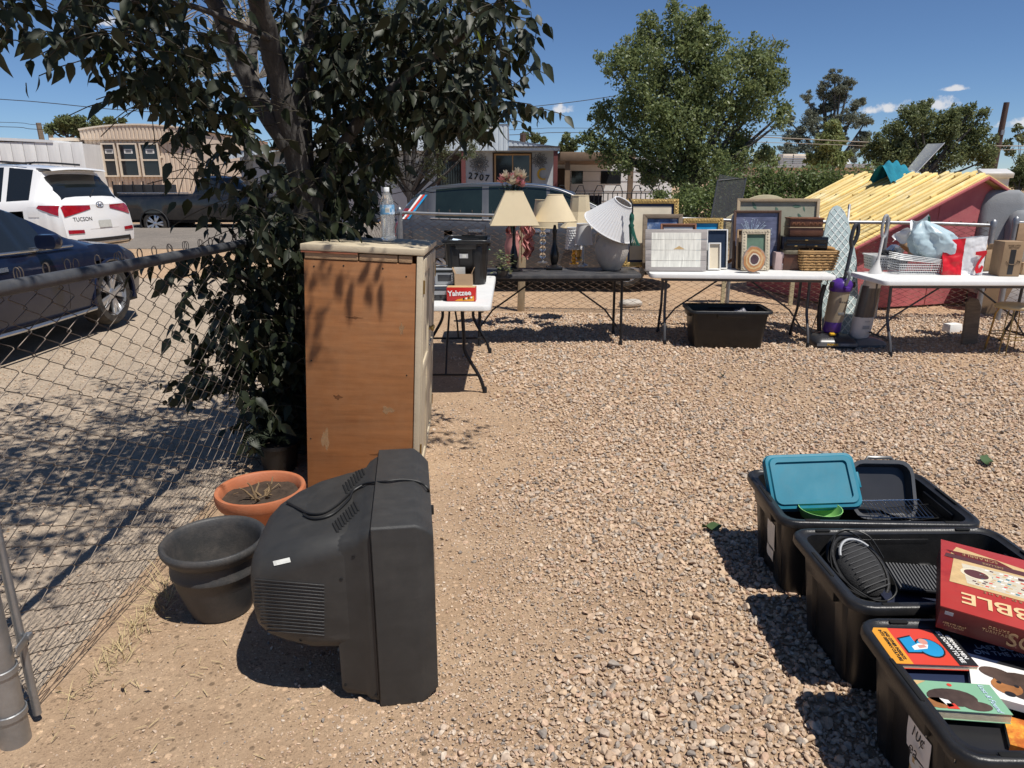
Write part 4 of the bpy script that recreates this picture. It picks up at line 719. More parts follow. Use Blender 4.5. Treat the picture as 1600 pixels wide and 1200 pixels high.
def books():
    z = .325
    a = book('red and orange paperback about German culture at the far left corner of the book tote', (1.178, 1.755, z + .022), .225, .165, .016, rad(-3), 'cover_red')
    prt(a, [(-.1125, -.0825), (-.062, -.0825), (-.062, .0825), (-.1125, .0825)], 'cover_orange'); prt(a, [(.062, -.0825), (.1125, -.0825), (.1125, .0825), (.062, .0825)], 'cover_black')
    prt(a, ell(.018, -.008, .038, .045), 'cover_black', .0002); prt(a, ell(.019, -.007, .033, .040), 'cover_blue', .0004); prt(a, [(-.055, -.035), (-.012, -.035), (-.012, .05), (-.055, .035)], 'cover_black', .0002); prt(a, [(-.05, -.03), (-.012, -.028), (-.012, .044), (-.05, .03)], 'cover_blue', .0005); prt(a, [(-.03, -.02), (.01, -.012), (.02, .006), (-.005, .012), (-.03, -.004)], 'paper_white', .0006); prt(a, ell(.012, .02, .012, .014), 'skin_print', .0007); prt(a, [(-.012, -.012), (.012, -.006), (.008, .006), (-.012, .002)], 'skin_print', .0008)
    R_ = (0, 0, rad(-90)); zt = a['zc'] + .0008
    text('GERMAN MEN\nSIT DOWN TO PEE', .017, MATS['paper_white'], a, (.087, 0, zt), R_, bold=.02); text('AND OTHER INSIGHTS\nINTO GERMAN CULTURE', .0125, MATS['cover_black'], a, (-.083, 0, zt), R_, bold=.015); 
    g = book('green paperback with a dark dog on the cover in the nearest tote', (1.165, 1.555, z + .004), .205, .112, .028, rad(-6), 'cover_green')
    prt(g, [(-.10, .03), (-.06, .054), (-.09, .054)], 'tan_print', .0002); prt(g, ell(-.02, -.006, .062, .034), 'dog_brown', .0003); prt(g, ell(.03, -.034, .035, .018), 'dog_brown', .0004); prt(g, ell(-.062, -.03, .035, .02), 'dog_tan', .0003); prt(g, [(-.05, -.05), (-.02, -.05), (-.025, -.03), (-.045, -.03)], 'cover_red', .0006); prt(g, [(-.055, -.012), (-.035, -.018), (-.03, -.04), (-.045, -.045)], 'paper_white', .0006); prt(g, ell(-.005, .043, .006, .006), 'cover_red', .0005)
    text('Lost & Found', .019, MATS['sky_print'], g, (.075, .0, g['zc'] + .0006), R_, shear=.3)
    d = book('paperback with a black and tan dog on white at the right of the book tote', (1.36, 1.60, z + .004), .16, .235, .022, rad(62), 'paper_white')
    prt(d, ell(.0, -.02, .06, .085), 'dog_brown', .0003); prt(d, ell(.03, .055, .026, .04, a0=.3), 'dog_brown', .0004); prt(d, ell(-.02, .035, .034, .036), 'dog_tan', .0005); prt(d, ell(-.03, -.035, .03, .028), 'dog_tan', .0005); prt(d, ell(.005, .03, .016, .03), 'dog_brown', .0006); prt(d, ell(-.01, .052, .006, .006), 'cover_black', .0008); prt(d, ell(-.008, .012, .006, .006), 'cover_black', .0008); prt(d, ell(-.05, .03, .010, .013), 'cover_black', .0008)
    n = book('navy book with a dog story title, in shade behind the dog paperback', (1.42, 1.755, z - .02), .22, .15, .025, rad(-8), 'cover_navy'); text('LAST DOG\nON THE HILL', .026, MATS['sky_print'], n, (0, .02, n['zc'] + .0006), (0, 0, 0)); prt(n, ell(.02, -.045, .06, .025), 'cover_black', .0002)
    f = book('orange and red fiery paperback at the near right of the book tote', (1.315, 1.435, z - .02), .11, .17, .024, rad(64), 'cover_fire')
    for i, (x, y, w, dd, zz, m, lab) in enumerate(((1.16, 1.645, .22, .13, z - .02, 'cover_black', 'thin black magazine between the red and green paperbacks'), (1.165, 1.65, .21, .12, z - .012, 'cover_navy', 'dark blue booklet under the red paperback'), (1.19, 1.46, .24, .11, z - .035, 'cover_black', 'black paperback below the green dog book'), (1.22, 1.41, .2, .09, z - .055, 'cover_green', 'dull green paperback at the near edge of the book tote'), (1.5, 1.5, .18, .24, z - .04, 'cover_red', 'red hardback at the right end of the book tote'))):
        book(lab, (x, y, zz), w, dd, .012 + .004 * (i % 3), rad(-3 + 2 * i), m)
    k = 0
    ORD = ['lowest', 'second', 'third', 'fourth', 'fifth', 'sixth', 'seventh']
    for x, nx_ in ((1.25, 'left'), (1.455, 'middle'), (1.645, 'right')):
        for y, ny_ in ((1.52, 'near'), (1.685, 'far')):
            zz = .02; lv = 0
            while zz < .24:
                h = random.uniform(.045, .06); book('%s book from the bottom in the %s %s stack of the book tote' % (ORD[lv], ny_, nx_) if lv else 'lowest book in the %s %s stack of the book tote' % (ny_, nx_), (x + random.gauss(0, .006), y + random.gauss(0, .006), zz), .185, .145, h, random.gauss(0, .02), random.choice(['cover_navy', 'cover_black', 'cover_green', 'cover_red']))['group'] = 'books buried in the book tote'; zz += h + .001; lv += 1
game_box(); books()
def tote_labels():
    bv = bvh_of([o for o in B3.children if o.name.startswith(('body', 'handle'))] + [o for c in B3.children for o in c.children if o.name.startswith('rib')])
    inv = B3.matrix_world.inverted()
    def side(y0, y1, z0, z1, T, m, name='paper_label'):
        # left end of a tote slopes outwards: local x at height z
        X = lambda z: -(.79 * .41 + (.79 * .4525 - .79 * .41) * z / .325) - .0135
        q = MB(); q.grid(lambda u, v: (X(z0 + (z1 - z0) * v) - .0015 * (1 + sin(7 * u + 4 * v)), y1 + (y0 - y1) * u, z0 + (z1 - z0) * v), 4, 4); return q.build(name, MATS[m], T, smooth=True)
    l = side(-.13, -.02, .18, .275, B3, 'paper_white'); text('10¢\nea', .045, MATS['ink'], B3, (-.3705, -.075, .230), (rad(90 - 7), 0, rad(-90)), ext=.0003)
    side(-.11, -.05, .28, .31, B3, 'sticker'); side(-.16, -.04, .05, .17, B3, 'tan_print'); side(-.1, -.04, .13, .175, B3, 'sticker')
    side(-.12, -.03, .16, .28, B1, 'sticker', 'sticker'); side(-.10, -.02, .10, .15, B1, 'sticker', 'sticker'); text('Dvds', .03, MATS['mat_ridge'], B2, (-.352, -.12, .26), (rad(83), 0, rad(-90)), ext=.0003)
mat('ink2', (.03, .03, .03)); tote_labels()
# ---- loose bits on the ground
def ground_bits():
    for i, (px, py, s_, lab) in enumerate(((1543, 718, .10, 'crumpled green leaf lying on gravel near the far tote'), (1112, 822, .07, 'green leaf lying on gravel left of the totes'), (1128, 584, .05, 'small green leaf on gravel in front of the sale tables'))):
        c = PZ(px, py, .03); T = thing('fallen_leaf', lab, 'leaf', c, random.uniform(0, 6)); b = MB(); b.grid(lambda u, v: ((u - .5) * s_ * 1.3, (v - .5) * s_ * .8 * sin(pi * min(max(u, .06), .97)), .012 * sin(5 * u + 3 * v)), 6, 4); b.build('blade', MATS['frond'] if i == 2 else mat('leaf_fallen', (.05, .09, .03), .6), T, smooth=True)
    b = MB()
    for i in range(420):     # dry grass along the foot of the side fence
        y = random.choice([random.gauss(2.75, .25), random.gauss(2.3, .2), random.uniform(1.9, 3.6)]); x = -1.47 + abs(random.gauss(0, .05)); l = random.uniform(.03, .15) * (1.3 if 2.5 < y < 3.1 else .6)
        a = random.uniform(0, 6.28); p = Vector((x, y, 0)); d = Vector((cos(a) * .6, sin(a) * .6, random.uniform(.15, 1.2))).normalized(); w = orth(d)[0] * .0016
        b.add([p - w, p + w, p + d * l * .6 + w * .8, p + d * l * .6 - w * .8, p + d * l + Vector((d.x, d.y, -.4)) * l * .2], [(0, 1, 2, 3), (3, 2, 4)])
    for i in range(70):
        x, y = random.uniform(-1.45, -.6), random.uniform(1.5, 2.3); a = random.uniform(0, 6.28); l = random.uniform(.015, .05); p = Vector((x, y, .006)); d = Vector((cos(a), sin(a), .05)); w = Vector((-sin(a), cos(a), 0)) * .0012; b.add([p - w, p + w, p + d * l + w, p + d * l - w], [(0, 1, 2, 3)])
    lf = MB()
    for i in range(150):     # dead leaves blown under the fence and tree
        x, y = random.choice([(random.gauss(-1.35, .12), random.uniform(2.0, 4.4)), (random.uniform(-2.6, -1.6), random.uniform(2.4, 5)), (random.uniform(-1.4, .2), random.uniform(1.6, 4.8))]); s = random.uniform(.006, .016); a = random.uniform(0, 6.28); p = Vector((x, y, .008)); d = Vector((cos(a), sin(a), random.gauss(0, .2))); w = Vector((-sin(a), cos(a), random.gauss(0, .3))) * .45
        lf.add([p, p + d * s + w * s + Vector((0, 0, .004)), p + d * s * 2, p + d * s - w * s + Vector((0, 0, .006))], [(0, 1, 2, 3)])
    tag(lf.build('leaf_litter', mat('dead_leaf', (.30, .20, .11), .9, 0, .3, 9)), 'brown dead leaves scattered on the dirt around tree and fence', 'leaves')['kind'] = 'stuff'
    tag(b.build('dry_grass', MATS['straw']), 'dry straw coloured grass along the foot of the side fence', 'grass')['kind'] = 'stuff'
ground_bits()
# ---------------------------------------------------------------- folding tables
mat('table_white', (.70, .70, .68), .5, 0, .06, 4, .1, 150, dust=.2, dc=(.45, .42, .38), c2=(.58, .57, .54), thr=.60); mat('table_black', (.035, .036, .04), .55, 0, .2, 6, .15, 150, dust=.35, dc=(.2, .18, .16)); mat('leg_grey', (.075, .075, .08), .45, .3, .1); mat('leg_black', (.016, .016, .018), .45, .2)
def table(label, c, rot, L, D, H, tm, lm, curved=True):
    T = thing('folding_table', label, 'table', (c[0], c[1], 0), rot, 'folding sale tables')
    b = MB(); b.loft([rr(L - .03, D - .03, .05, H - .045), rr(L, D, .06, H - .038), rr(L, D, .06, H - .01), rr(L - .012, D - .012, .055, H)]); b.build('tabletop', MATS[tm], T, smooth=50)
    f = MB(); f.bx(-L / 2 + .12, L / 2 - .12, -D / 2 + .06, -D / 2 + .085, H - .075, H - .046); f.bx(-L / 2 + .12, L / 2 - .12, D / 2 - .085, D / 2 - .06, H - .075, H - .046); f.build('apron_rail', MATS[lm], T, bevel=.003)
    for sx in (-1, 1):
        x = sx * (L / 2 - .19)
        for sy in (-1, 1):
            p = [(x, sy * .14, H - .05), (x, sy * .15, H * .62), (x, sy * (.16 if curved else .27), H * .45), (x, sy * (D / 2 - .1), H * .18), (x, sy * (D / 2 - .06), .0)] if curved else [(x, sy * (D / 2 - .09), H - .05), (x + sx * .01, sy * (D / 2 - .07), 0)]
            g = MB(); g.tube(spline(p, 5), .0145, 9); l = g.build('leg', MATS[lm], T, smooth=True); k = MB(); q = p[-1]; k.lathe([(.019, 0), (.019, .04), (.016, .05)], 10, (q[0], q[1], 0)); k.build('foot', MATS['leg_black'], l, smooth=50)
        g = MB(); g.tube([(x, -(D / 2 - .12), H * .2), (x, D / 2 - .12, H * .2)], .010, 8); g.build('crossbar', MATS[lm], T, smooth=True)
        g = MB(); g.tube([(x, 0, H * .21), (x * .82, 0, H * .45), (sx * .1, 0, H - .055)], .009, 8); g.build('brace', MATS[lm], T, smooth=True)
    return T
TZ = .742
table('black folding table crowded with lamps', (.39, 7.45), rad(1.5), 1.83, .62, .74, 'table_black', 'leg_black', False)
table('white folding table with picture frames and jewellery boxes', (2.34, 7.49), rad(-5), 1.83, .74, .74, 'table_white', 'leg_grey')
table('white folding table with plastic baskets, bags and cardboard boxes', (4.42, 7.03), rad(0), 1.86, .74, .74, 'table_white', 'leg_grey')
table('white folding table just behind the cabinet, holding a tote and dice game', (-.53, 6.19), rad(90), 1.76, .74, .74, 'table_white', 'leg_black')
# ---- things on the small white table
mat('carton', (.40, .27, .16), .8, 0, .1, 6, .1, stretch=(1, 1, 4)); mat('carton_dark', (.30, .20, .115), .8, 0, .12, 6); mat('radio_grey', (.34, .35, .36), .4, .2, .08); mat('yz_red', (.55, .025, .02), .35); mat('yz_orange', (.75, .33, .03), .4); mat('paint_white', (.8, .8, .78), .4); mat('clear_tape', (.5, .5, .5), .2)
def small_table():
    c = PZ(728, 446, TZ); t3 = tote('black storage tote with price stickers standing on the small white table', (c.x, c.y + .30, TZ), rad(91), L=.62, D=.44, H=.40)
    for x, z, w, h, m in ((-.02, .26, .075, .04, 'clear_tape'), (-.015, .26, .035, .03, 'sticker'), (-.06, .12, .10, .085, 'sticker')):
        q = MB(); q.grid(lambda u, v: (-(.62 * .41 + .62 * .0425 * (z + h * v) / .355) - .0145 - (.001 if m == 'sticker' else 0), -x - w / 2 + w * u, z - h / 2 + h * v), 1, 1); q.build('sticker', MATS[m], t3)
    b = thing('shredded_papers', 'pale green and white papers inside the tote on the small table', 'paper', (c.x, c.y + .3, TZ + .36), 0)
    for i in range(5): q = MB(); q.grid(lambda u, v: ((u - .5) * .22, (v - .5) * .2, .02 * sin(4 * u + i) * sin(3 * v)), 5, 5); q.build('sheet', MATS['sky_print' if i % 2 else 'cover_green'], b, (random.gauss(0, .05), random.gauss(0, .05), -.05 + i * .008), (random.gauss(0, .2), random.gauss(0, .2), i))
    c = PZ(699, 446, TZ); r = thing('portable_radio', 'silver grey portable radio on the small white table beside the cabinet', 'radio', c + Vector((-.03, .06, 0)), rad(4))
    k = MB(); k.box((0, 0, .075), (.17, .09, .15)); k.build('case', MATS['radio_grey'], r, bevel=.012); k = MB(); k.box((0, -.046, .065), (.12, .004, .06)); k.build('cassette_door', MATS['pan_dark'], r, bevel=.002); k = MB(); k.box((0, -.046, .125), (.15, .004, .022)); k.build('dial', MATS['screen'], r)
    for i in range(4): k = MB(); k.lathe([(.005, 0), (.005, .004)], 10); k.build('button', MATS['paint_white'], r, (.07, -.046, .04 + i * .022), (rad(90), 0, 0))
    k = MB(); k.tube([(-.08, 0, .14), (-.08, 0, .17), (.08, 0, .17), (.08, 0, .14)], .006, 8); k.build('handle', MATS['radio_grey'], r, smooth=True)
    c = PZ(724, 448, TZ); x = thing('cardboard_box', 'small open cardboard box between the radio and the tote', 'box', c + Vector((0, .08, 0)), rad(-3))
    for q in ((-.075, 0, .003, .15), (.075, 0, .003, .15)): k = MB(); k.box((q[0], 0, .055), (.003, .12, .11)); k.build('side', MATS['carton'], x)
    for y in (-.06, .06): k = MB(); k.box((0, y, .055), (.15, .003, .11)); k.build('side', MATS['carton'], x)
    k = MB(); k.box((0, 0, .003), (.146, .116, .003)); k.build('bottom', MATS['carton'], x)
    for s_ in (-1, 1): k = MB(); k.box((s_ * .085, 0, .135), (.003, .115, .06), (0, s_ * rad(25), 0)); k.build('flap', MATS['carton'], x)
    c = PZ(721, 471, TZ); y = thing('dice_game_box', 'red dice game box lettered in white near the front of the small table', 'game box', c + Vector((0, .05, 0)), rad(-2))
    k = MB(); k.box((0, 0, .055), (.225, .1, .108)); k.build('box', MATS['yz_red'], y, bevel=.002); k = MB(); k.box((0, 0, .1095), (.22, .097, .002)); k.build('top_panel', MATS['tan_print'], y)
    q = MB(); q.face([(-.05, -.051, .004), (.1, -.051, .004), (.1, -.051, .045), (.03, -.051, .028), (-.03, -.051, .016)]); q.build('cover_print', MATS['yz_orange'], y)
    text('Yahtzee', .056, MATS['paint_white'], y, (-.012, -.052, .064), (rad(90), rad(-3), 0), bold=.03)
    for i in range(4): k = MB(); k.box((.02 + .02 * i, -.0525, .02 + .004 * i), (.013, .002, .013), (0, rad(20 * i), 0)); k.build('die_print', MATS['paint_white' if i % 2 else 'cover_black'], y)
small_table()
c = PZ(693, 470, TZ); K = thing('cassette_deck', 'dark grey electronics box at the left front of the small white table', 'electronics', c + Vector((-.03, .10, 0)), rad(5)); b = MB(); b.box((0, 0, .045), (.17, .16, .09)); b.build('case', MATS['pan_dark'], K, bevel=.006); b = MB(); b.box((0, -.081, .06), (.15, .003, .03)); b.build('face_plate', MATS['radio_grey'], K)
for i in range(3): b = MB(); b.lathe([(.008, 0), (.008, .008)], 10); b.build('knob', MATS['trim_k'] if 'trim_k' in MATS else MATS['leg_black'], K, (-.05 + .05 * i, -.081, .025), (rad(90), 0, 0))
# ---------------------------------------------------------------- lamps on the black table
mat('shade_cream', (.60, .50, .33), .85, 0, .05, 5, .15, 200, c2=(.53, .43, .28), thr=.62); mat('shade_white', (.66, .66, .66), .8, 0, .03, 4); mat('shade_in', (.72, .60, .30), .8); mat('lamp_black', (.010, .009, .009), .28, 0, .2); mat('glass_ball', (.95, .97, .97), .03, 0, 0, 1, tr=1., ior=1.45); mat('amber', (.75, .42, .06), .1, 0, .05, 4, tr=.6); mat('silver', (.42, .40, .38), .3, .9); mat('stoneware', (.45, .41, .36), .9, 0, .12, 5, .6, 90, c2=(.36, .32, .28), thr=.6)
def on_table(px, py, dy=0.): p = PZ(px, py, TZ); return Vector((p.x, p.y + dy, TZ))
def shade(T, prof, m, n, z0=0, thick=.003, ph=0, sx=1, sy=1, rot=(0, 0, 0), loc=(0, 0, 0)):
    b = MB(); b.loft([[Vector((r * cos(2 * pi * k / n + ph) * sx, r * sin(2 * pi * k / n + ph) * sy, z)) for k in range(n)] for r, z in list(prof) + [(r - thick, z) for r, z in prof[::-1]]], True, False, True)
    s = b.build('lamp_shade', MATS[m], T, loc, rot, smooth=(n > 10 and 50)); 
    for r, z in (prof[0], prof[-1]):
        t = MB(); t.tube([(r * cos(2 * pi * k / n + ph) * sx, r * sin(2 * pi * k / n + ph) * sy, z) for k in range(n)], .0045, 5, close=True); t.build('trim', MATS[m], s, smooth=n > 10)
    f = MB(); r, z = prof[-1]
    for k in range(3): a = 2.1 * k + .4; f.tube([(0, 0, z - .02), (r * .9 * cos(a) * sx, r * .9 * sin(a) * sy, z - .012)], .002, 5)
    f.build('spider', MATS['brass'], s)
    return s
def base(T, prof, m, n=20, name='lamp_base', smooth=50): b = MB(); b.lathe(prof, n); return b.build(name, MATS[m], T, smooth=smooth)
def wire_on(T, pts, name='lamp_cord'): b = MB(); b.tube(spline(pts, 4), .003, 5); b.build(name, MATS['cord'], T, smooth=True)
balu = [(.085, 0), (.085, .018), (.06, .03), (.03, .05), (.045, .09), (.052, .14), (.04, .20), (.022, .27), (.019, .36), (.026, .40), (.018, .43), (.012, .46)]
def lamps():
    c = on_table(803, 424); A = thing('table_lamp', 'lamp with cream four-sided pyramid shade and dark base, leftmost on the black table', 'lamp', c + Vector((0, .02, 0)), rad(3), 'lamps on the black table')
    base(A, [(r * .85, z) for r, z in balu], 'lamp_black'); shade(A, [(.345, .475), (.125, .80)], 'shade_cream', 4, ph=pi / 4, sx=1, sy=.8); wire_on(A, [(.0, -.03, .01), (.08, -.09, .006), (.15, -.02, .006), (.22, -.07, .006), (.28, .0, .006)])
    c = on_table(866, 421); B = thing('table_lamp', 'lamp with plain cream shade and black turned base at the front of the black table', 'lamp', c + Vector((0, .03, 0)), rad(0), 'lamps on the black table')
    base(B, balu, 'lamp_black'); k = MB(); k.box((0, 0, .014), (.17, .17, .028)); k.build('plinth', MATS['lamp_black'], B, bevel=.008); shade(B, [(.225, .50), (.078, .765)], 'shade_cream', 40, sy=.8); wire_on(B, [(-.06, 0, .01), (-.16, .05, .006), (-.22, -.04, .006), (-.1, -.09, .006)])
    c = on_table(848, 412); C_ = thing('table_lamp', 'lamp with cream drum shade and stacked glass ball stem', 'lamp', c + Vector((0, .06, 0)), 0, 'lamps on the black table')
    base(C_, [(.06, 0), (.06, .012), (.02, .02), (.008, .04)], 'silver'); 
    for i in range(5): g = MB(); g.lathe([(.001, -.036)] + [(.036 * sin(a), -.036 * cos(a)) for a in np.linspace(.2, 2.94, 9)] + [(.001, .036)], 18, (0, 0, .085 + .078 * i)); g.build('glass_ball', MATS['glass_ball'], C_, smooth=80)
    k = MB(); k.tube([(0, 0, .03), (0, 0, .6)], .004, 6); k.build('rod', MATS['silver'], C_); shade(C_, [(.15, .395), (.125, .695)], 'shade_cream', 40, rot=(rad(-2), rad(3), 0))
    c = on_table(905, 408); D_ = thing('table_lamp', 'lamp with tall panelled bell shade at the back of the black table', 'lamp', c + Vector((0, .10, 0)), rad(10), 'lamps on the black table')
    base(D_, [(.06, 0), (.06, .015), (.025, .04), (.04, .12), (.02, .22), (.01, .4)], 'brass'); shade(D_, [(.225, .38), (.17, .44), (.125, .56), (.102, .74)], 'shade_cream', 8, ph=.39)
    c = on_table(897, 413); E_ = thing('table_lamp', 'small lamp with quilted white shade and amber glass base', 'lamp', c + Vector((0, .04, 0)), 0, 'lamps on the black table')
    base(E_, [(.052, 0), (.052, .012), (.02, .02), (.035, .05), (.022, .075), (.032, .10), (.018, .13), (.024, .15), (.01, .17), (.006, .3)], 'amber', 10, smooth=False)
    s = shade(E_, [(.10, .17), (.082, .40)], 'shade_white', 32)
    for j in range(8):
        for i in range(20): q = MB(); a = 6.283 * (i + .5 * (j % 2)) / 20; z = .185 + j * .026; r = .1 - .018 * (z - .17) / .23; u = Vector((-sin(a), cos(a), 0)) * .0125; o_ = Vector((cos(a), sin(a), 0)); p = o_ * r + Vector((0, 0, z)); q.add([p - u, p + Vector((0, 0, -.011)), p + u, p + Vector((0, 0, .011)), p + o_ * .009], [(0, 1, 4), (1, 2, 4), (2, 3, 4), (3, 0, 4)]); q.build('quilt_boss', MATS['shade_white'], s)
    c = on_table(911, 416); G_ = thing('table_lamp', 'small lamp with white textured shade and silver candlestick stem', 'lamp', c + Vector((0, .02, 0)), 0, 'lamps on the black table')
    base(G_, [(.06, 0), (.058, .012), (.03, .025), (.012, .035), (.016, .06), (.01, .08), (.014, .2), (.008, .22), (.006, .4)], 'silver'); shade(G_, [(.098, .235), (.078, .455)], 'shade_white', 36)
    c = on_table(957, 424); F_ = thing('table_lamp', 'large stoneware jar lamp with tilted pleated white shade', 'lamp', c + Vector((0, .13, 0)), 0, 'lamps on the black table')
    base(F_, [(.085, 0), (.095, .004), (.15, .10), (.178, .20), (.172, .27), (.135, .33), (.10, .355), (.085, .37), (.092, .39), (.088, .40), (.075, .385), (.07, .34)], 'stoneware', 40); k = MB(); k.tube([(0, 0, .3), (0, 0, .42), (.05, 0, .6)], .008, 8); k.build('stem', MATS['brass'], F_)
    for s_ in (-1, 1): h = MB(); h.tube(spline([(s_ * .10, 0, .385), (s_ * .155, 0, .37), (s_ * .17, 0, .31), (s_ * .165, 0, .27)], 4), .013, 8); h.build('handle', MATS['stoneware'], F_, smooth=True)
    n = 96; b = MB(); R = [(.30 , 0), (.10, .30)]
    b.loft([[Vector(((r + (.004 if k % 2 else -.004)) * cos(2 * pi * k / n), (r + (.004 if k % 2 else -.004)) * sin(2 * pi * k / n), z)) for k in range(n)] for r, z in ((.285, 0), (.19, .155), (.098, .30), (.093, .30), (.185, .155), (.28, 0))], True, False, True); s = b.build('lamp_shade', MATS['shade_white'], F_, (-.03, .03, .44), (rad(20), rad(26), 0))
    for r, z in ((.286, 0), (.1, .3)): t = MB(); t.tube([(r * cos(2 * pi * k / 40), r * sin(2 * pi * k / 40), z) for k in range(40)], .006, 6, close=True); t.build('trim', MATS['shade_white'], s, smooth=True)
    mat('tassel_green', (.008, .085, .06), .8, 0, .3, 20)
    c = PY(988, 320, 7.28); Q = thing('curtain_tassel', 'dark green tassel hanging from the tilted white lamp shade', 'tassel', c); b = MB(); b.tube(spline([(-.03, .02, .06), (0, 0, 0), (.005, -.01, -.12)], 5), .008, 6); b.build('rope', MATS['cord'], Q)
    b = MB(); b.lathe([(.006, -.07), (.022, -.1), (.026, -.14), (.016, -.18), (.03, -.2), (.022, -.23)], 12); b.build('head', MATS['tassel_green'], Q, smooth=60)
    b = MB(); [b.tube([(.018 * cos(a), .018 * sin(a), -.22), (.03 * cos(a) + .02, .03 * sin(a), -.32), (.045 * cos(a) + .045, .04 * sin(a), -.40)], .006, 4) for a in np.linspace(0, 6, 14)]; b.build('fringe', MATS['tassel_green'], Q)
lamps()
mat('rose', (.66, .27, .27), .7, 0, .2, 20, c2=(.74, .48, .45), thr=.5); mat('petal_cream', (.62, .55, .42), .7); leaf_mat('sage', (.06, .09, .04), (.16, .19, .10), .6, .2); mat('pink_fabric', (.50, .22, .20), .8, 0, .25, 8, c2=(.42, .14, .08), thr=.55)
def bouquet():
    c = on_table(800, 415, .16); T = thing('flower_bouquet', 'pink artificial roses and cream blossoms rising behind the leftmost lamp', 'flowers', c)
    b = MB(); b.lathe([(.05, 0), (.065, .02), (.085, .2), (.06, .3), (.075, .34), (.07, .335), (.05, .28)], 20); b.build('vase', MATS['pink_fabric'], T, smooth=60)
    for i in range(18):
        a = random.uniform(0, 6.28); r = random.uniform(.02, .16); z = random.uniform(.86, .98) - r * .45; p = Vector((r * cos(a), r * sin(a) * .7, z)); s = MB(); s.tube([(0, 0, .3), (p.x * .4, p.y * .4, .6), p], .004, 5); s.build('stem', MATS['frond'], T)
        f = MB(); m = 'rose' if i % 3 else 'petal_cream'; R = random.uniform(.05, .07)
        for l in range(3):
            for k in range(5): t = 6.283 * k / 5 + l * .6; rr_ = R * (1 - .28 * l); d = Vector((cos(t), sin(t), 0)); f.add([p + d * rr_ * .1, p + (d * .7 + Vector((-sin(t), cos(t), 0)) * .55) * rr_ + Vector((0, 0, R * (.35 + .45 * l))), p + d * rr_ * 1.05 + Vector((0, 0, R * (.6 + .5 * l))), p + (d * .7 - Vector((-sin(t), cos(t), 0)) * .55) * rr_ + Vector((0, 0, R * (.35 + .45 * l)))], [(0, 1, 2, 3)])
        f.build('blossom', MATS[m], T)
    b = MB()
    for i in range(90):
        a = random.uniform(0, 6.28); r = random.uniform(.02, .14); p = Vector((r * cos(a), r * .7 * sin(a), random.uniform(.72, .94))); d = Vector((cos(a), sin(a), random.uniform(-.5, .8))).normalized(); u, w = orth(d); b.add([p, p + d * .03 + u * .012, p + d * .06, p + d * .03 - u * .012], [(0, 1, 2, 3)])
    b.build('leaves', MATS['sage'], T)['kind'] = 'stuff'
    c = on_table(818, 412, .05); Q = thing('pink_scarf', 'crumpled pink and rust fabric flowers hanging under the leftmost lamp shade', 'fabric', c); 
    for k, (x, z, m) in enumerate(((-.13, .36, 'pink_fabric'), (.03, .40, 'rose'), (.06, .30, 'pink_fabric'), (-.10, .25, 'pink_fabric'), (.05, .16, 'pink_fabric'))):
        f = MB(); f.grid(lambda u, v: (x + (u - .5) * .11 + .02 * sin(9 * v + k), .03 * sin(12 * u + k) + .01 * sin(7 * v), z + (v - .5) * .2 + .02 * sin(8 * u)), 10, 10); f.build('fold', MATS[m], Q, smooth=True)
    f = MB(); f.tube([(-.02, .02, 0), (-.03, .02, .5)], .006, 6); f.build('stick', MATS['raw_wood'], Q)
    c = on_table(785, 431, .07); I = thing('ivy_plant', 'small variegated artificial ivy beside the tote on the black table', 'plant', c); b = MB(); b.lathe([(.05, 0), (.065, .05), (.06, .05), (.045, .01)], 16); b.build('pot', MATS['pan_dark'], I, smooth=60); b = MB()
    for i in range(150):
        a = random.uniform(0, 6.28); r = abs(random.gauss(0, .07)); p = Vector((r * cos(a), r * sin(a) * .8, random.uniform(.03, .24) * (1.1 - r * 3))); d = Vector((cos(a) + random.gauss(0, .4), sin(a) + random.gauss(0, .4), random.uniform(-.6, .6))).normalized(); u, w = orth(d); s = random.uniform(.018, .034); b.add([p, p + d * s * .6 + u * s * .6, p + d * s * 1.5, p + d * s * .6 - u * s * .6], [(0, 1, 2, 3)])
    leaf_mat('ivy', (.05, .08, .03), (.30, .32, .16), .5, .2); b.build('leaves', MATS['ivy'], I)['kind'] = 'stuff'
bouquet()
# ---------------------------------------------------------------- pictures on the middle table
mat('gold_frame', (.50, .34, .12), .4, .5, .25, 18, .6, 60); mat('wood_dark', (.10, .055, .035), .5, 0, .3, 5, .3, stretch=(8, 8, 1)); mat('wood_grey', (.20, .155, .11), .8, 0, .3, 6, .4, stretch=(1, 1, 6)); mat('copper_frame', (.34, .16, .09), .4, .4, .1); mat('frame_white', (.72, .71, .68), .5, 0, .04); mat('frame_beige', (.52, .45, .33), .7, 0, .12, 20, .6, 70); mat('frame_taupe', (.40, .31, .20), .6, 0, .12, 6, .2); mat('matboard', (.66, .58, .44), .9); mat('print_blue', (.07, .12, .24), .35, 0, .7, 8, c2=(.45, .5, .58), thr=.56); mat('print_navy', (.018, .028, .05), .3, 0, .4, 6); mat('print_dandelion', (.12, .13, .20), .3, 0, .4, 5, c2=(.42, .42, .46), thr=.58, stretch=(1, 1, 3)); mat('print_leafy', (.33, .32, .24), .7, 0, .15, 5); mat('leaf_paint', (.10, .17, .12), .7, 0, .3, 8); mat('backing', (.16, .11, .07), .9); mat('sea_print', (.70, .69, .62), .75, 0, .2, 7, c2=(.45, .45, .40), thr=.6, stretch=(6, 1, .7)); mat('plank_grey', (.38, .35, .33), .85, 0, .2, 5, .4, 60, stretch=(.6, 1, 10))
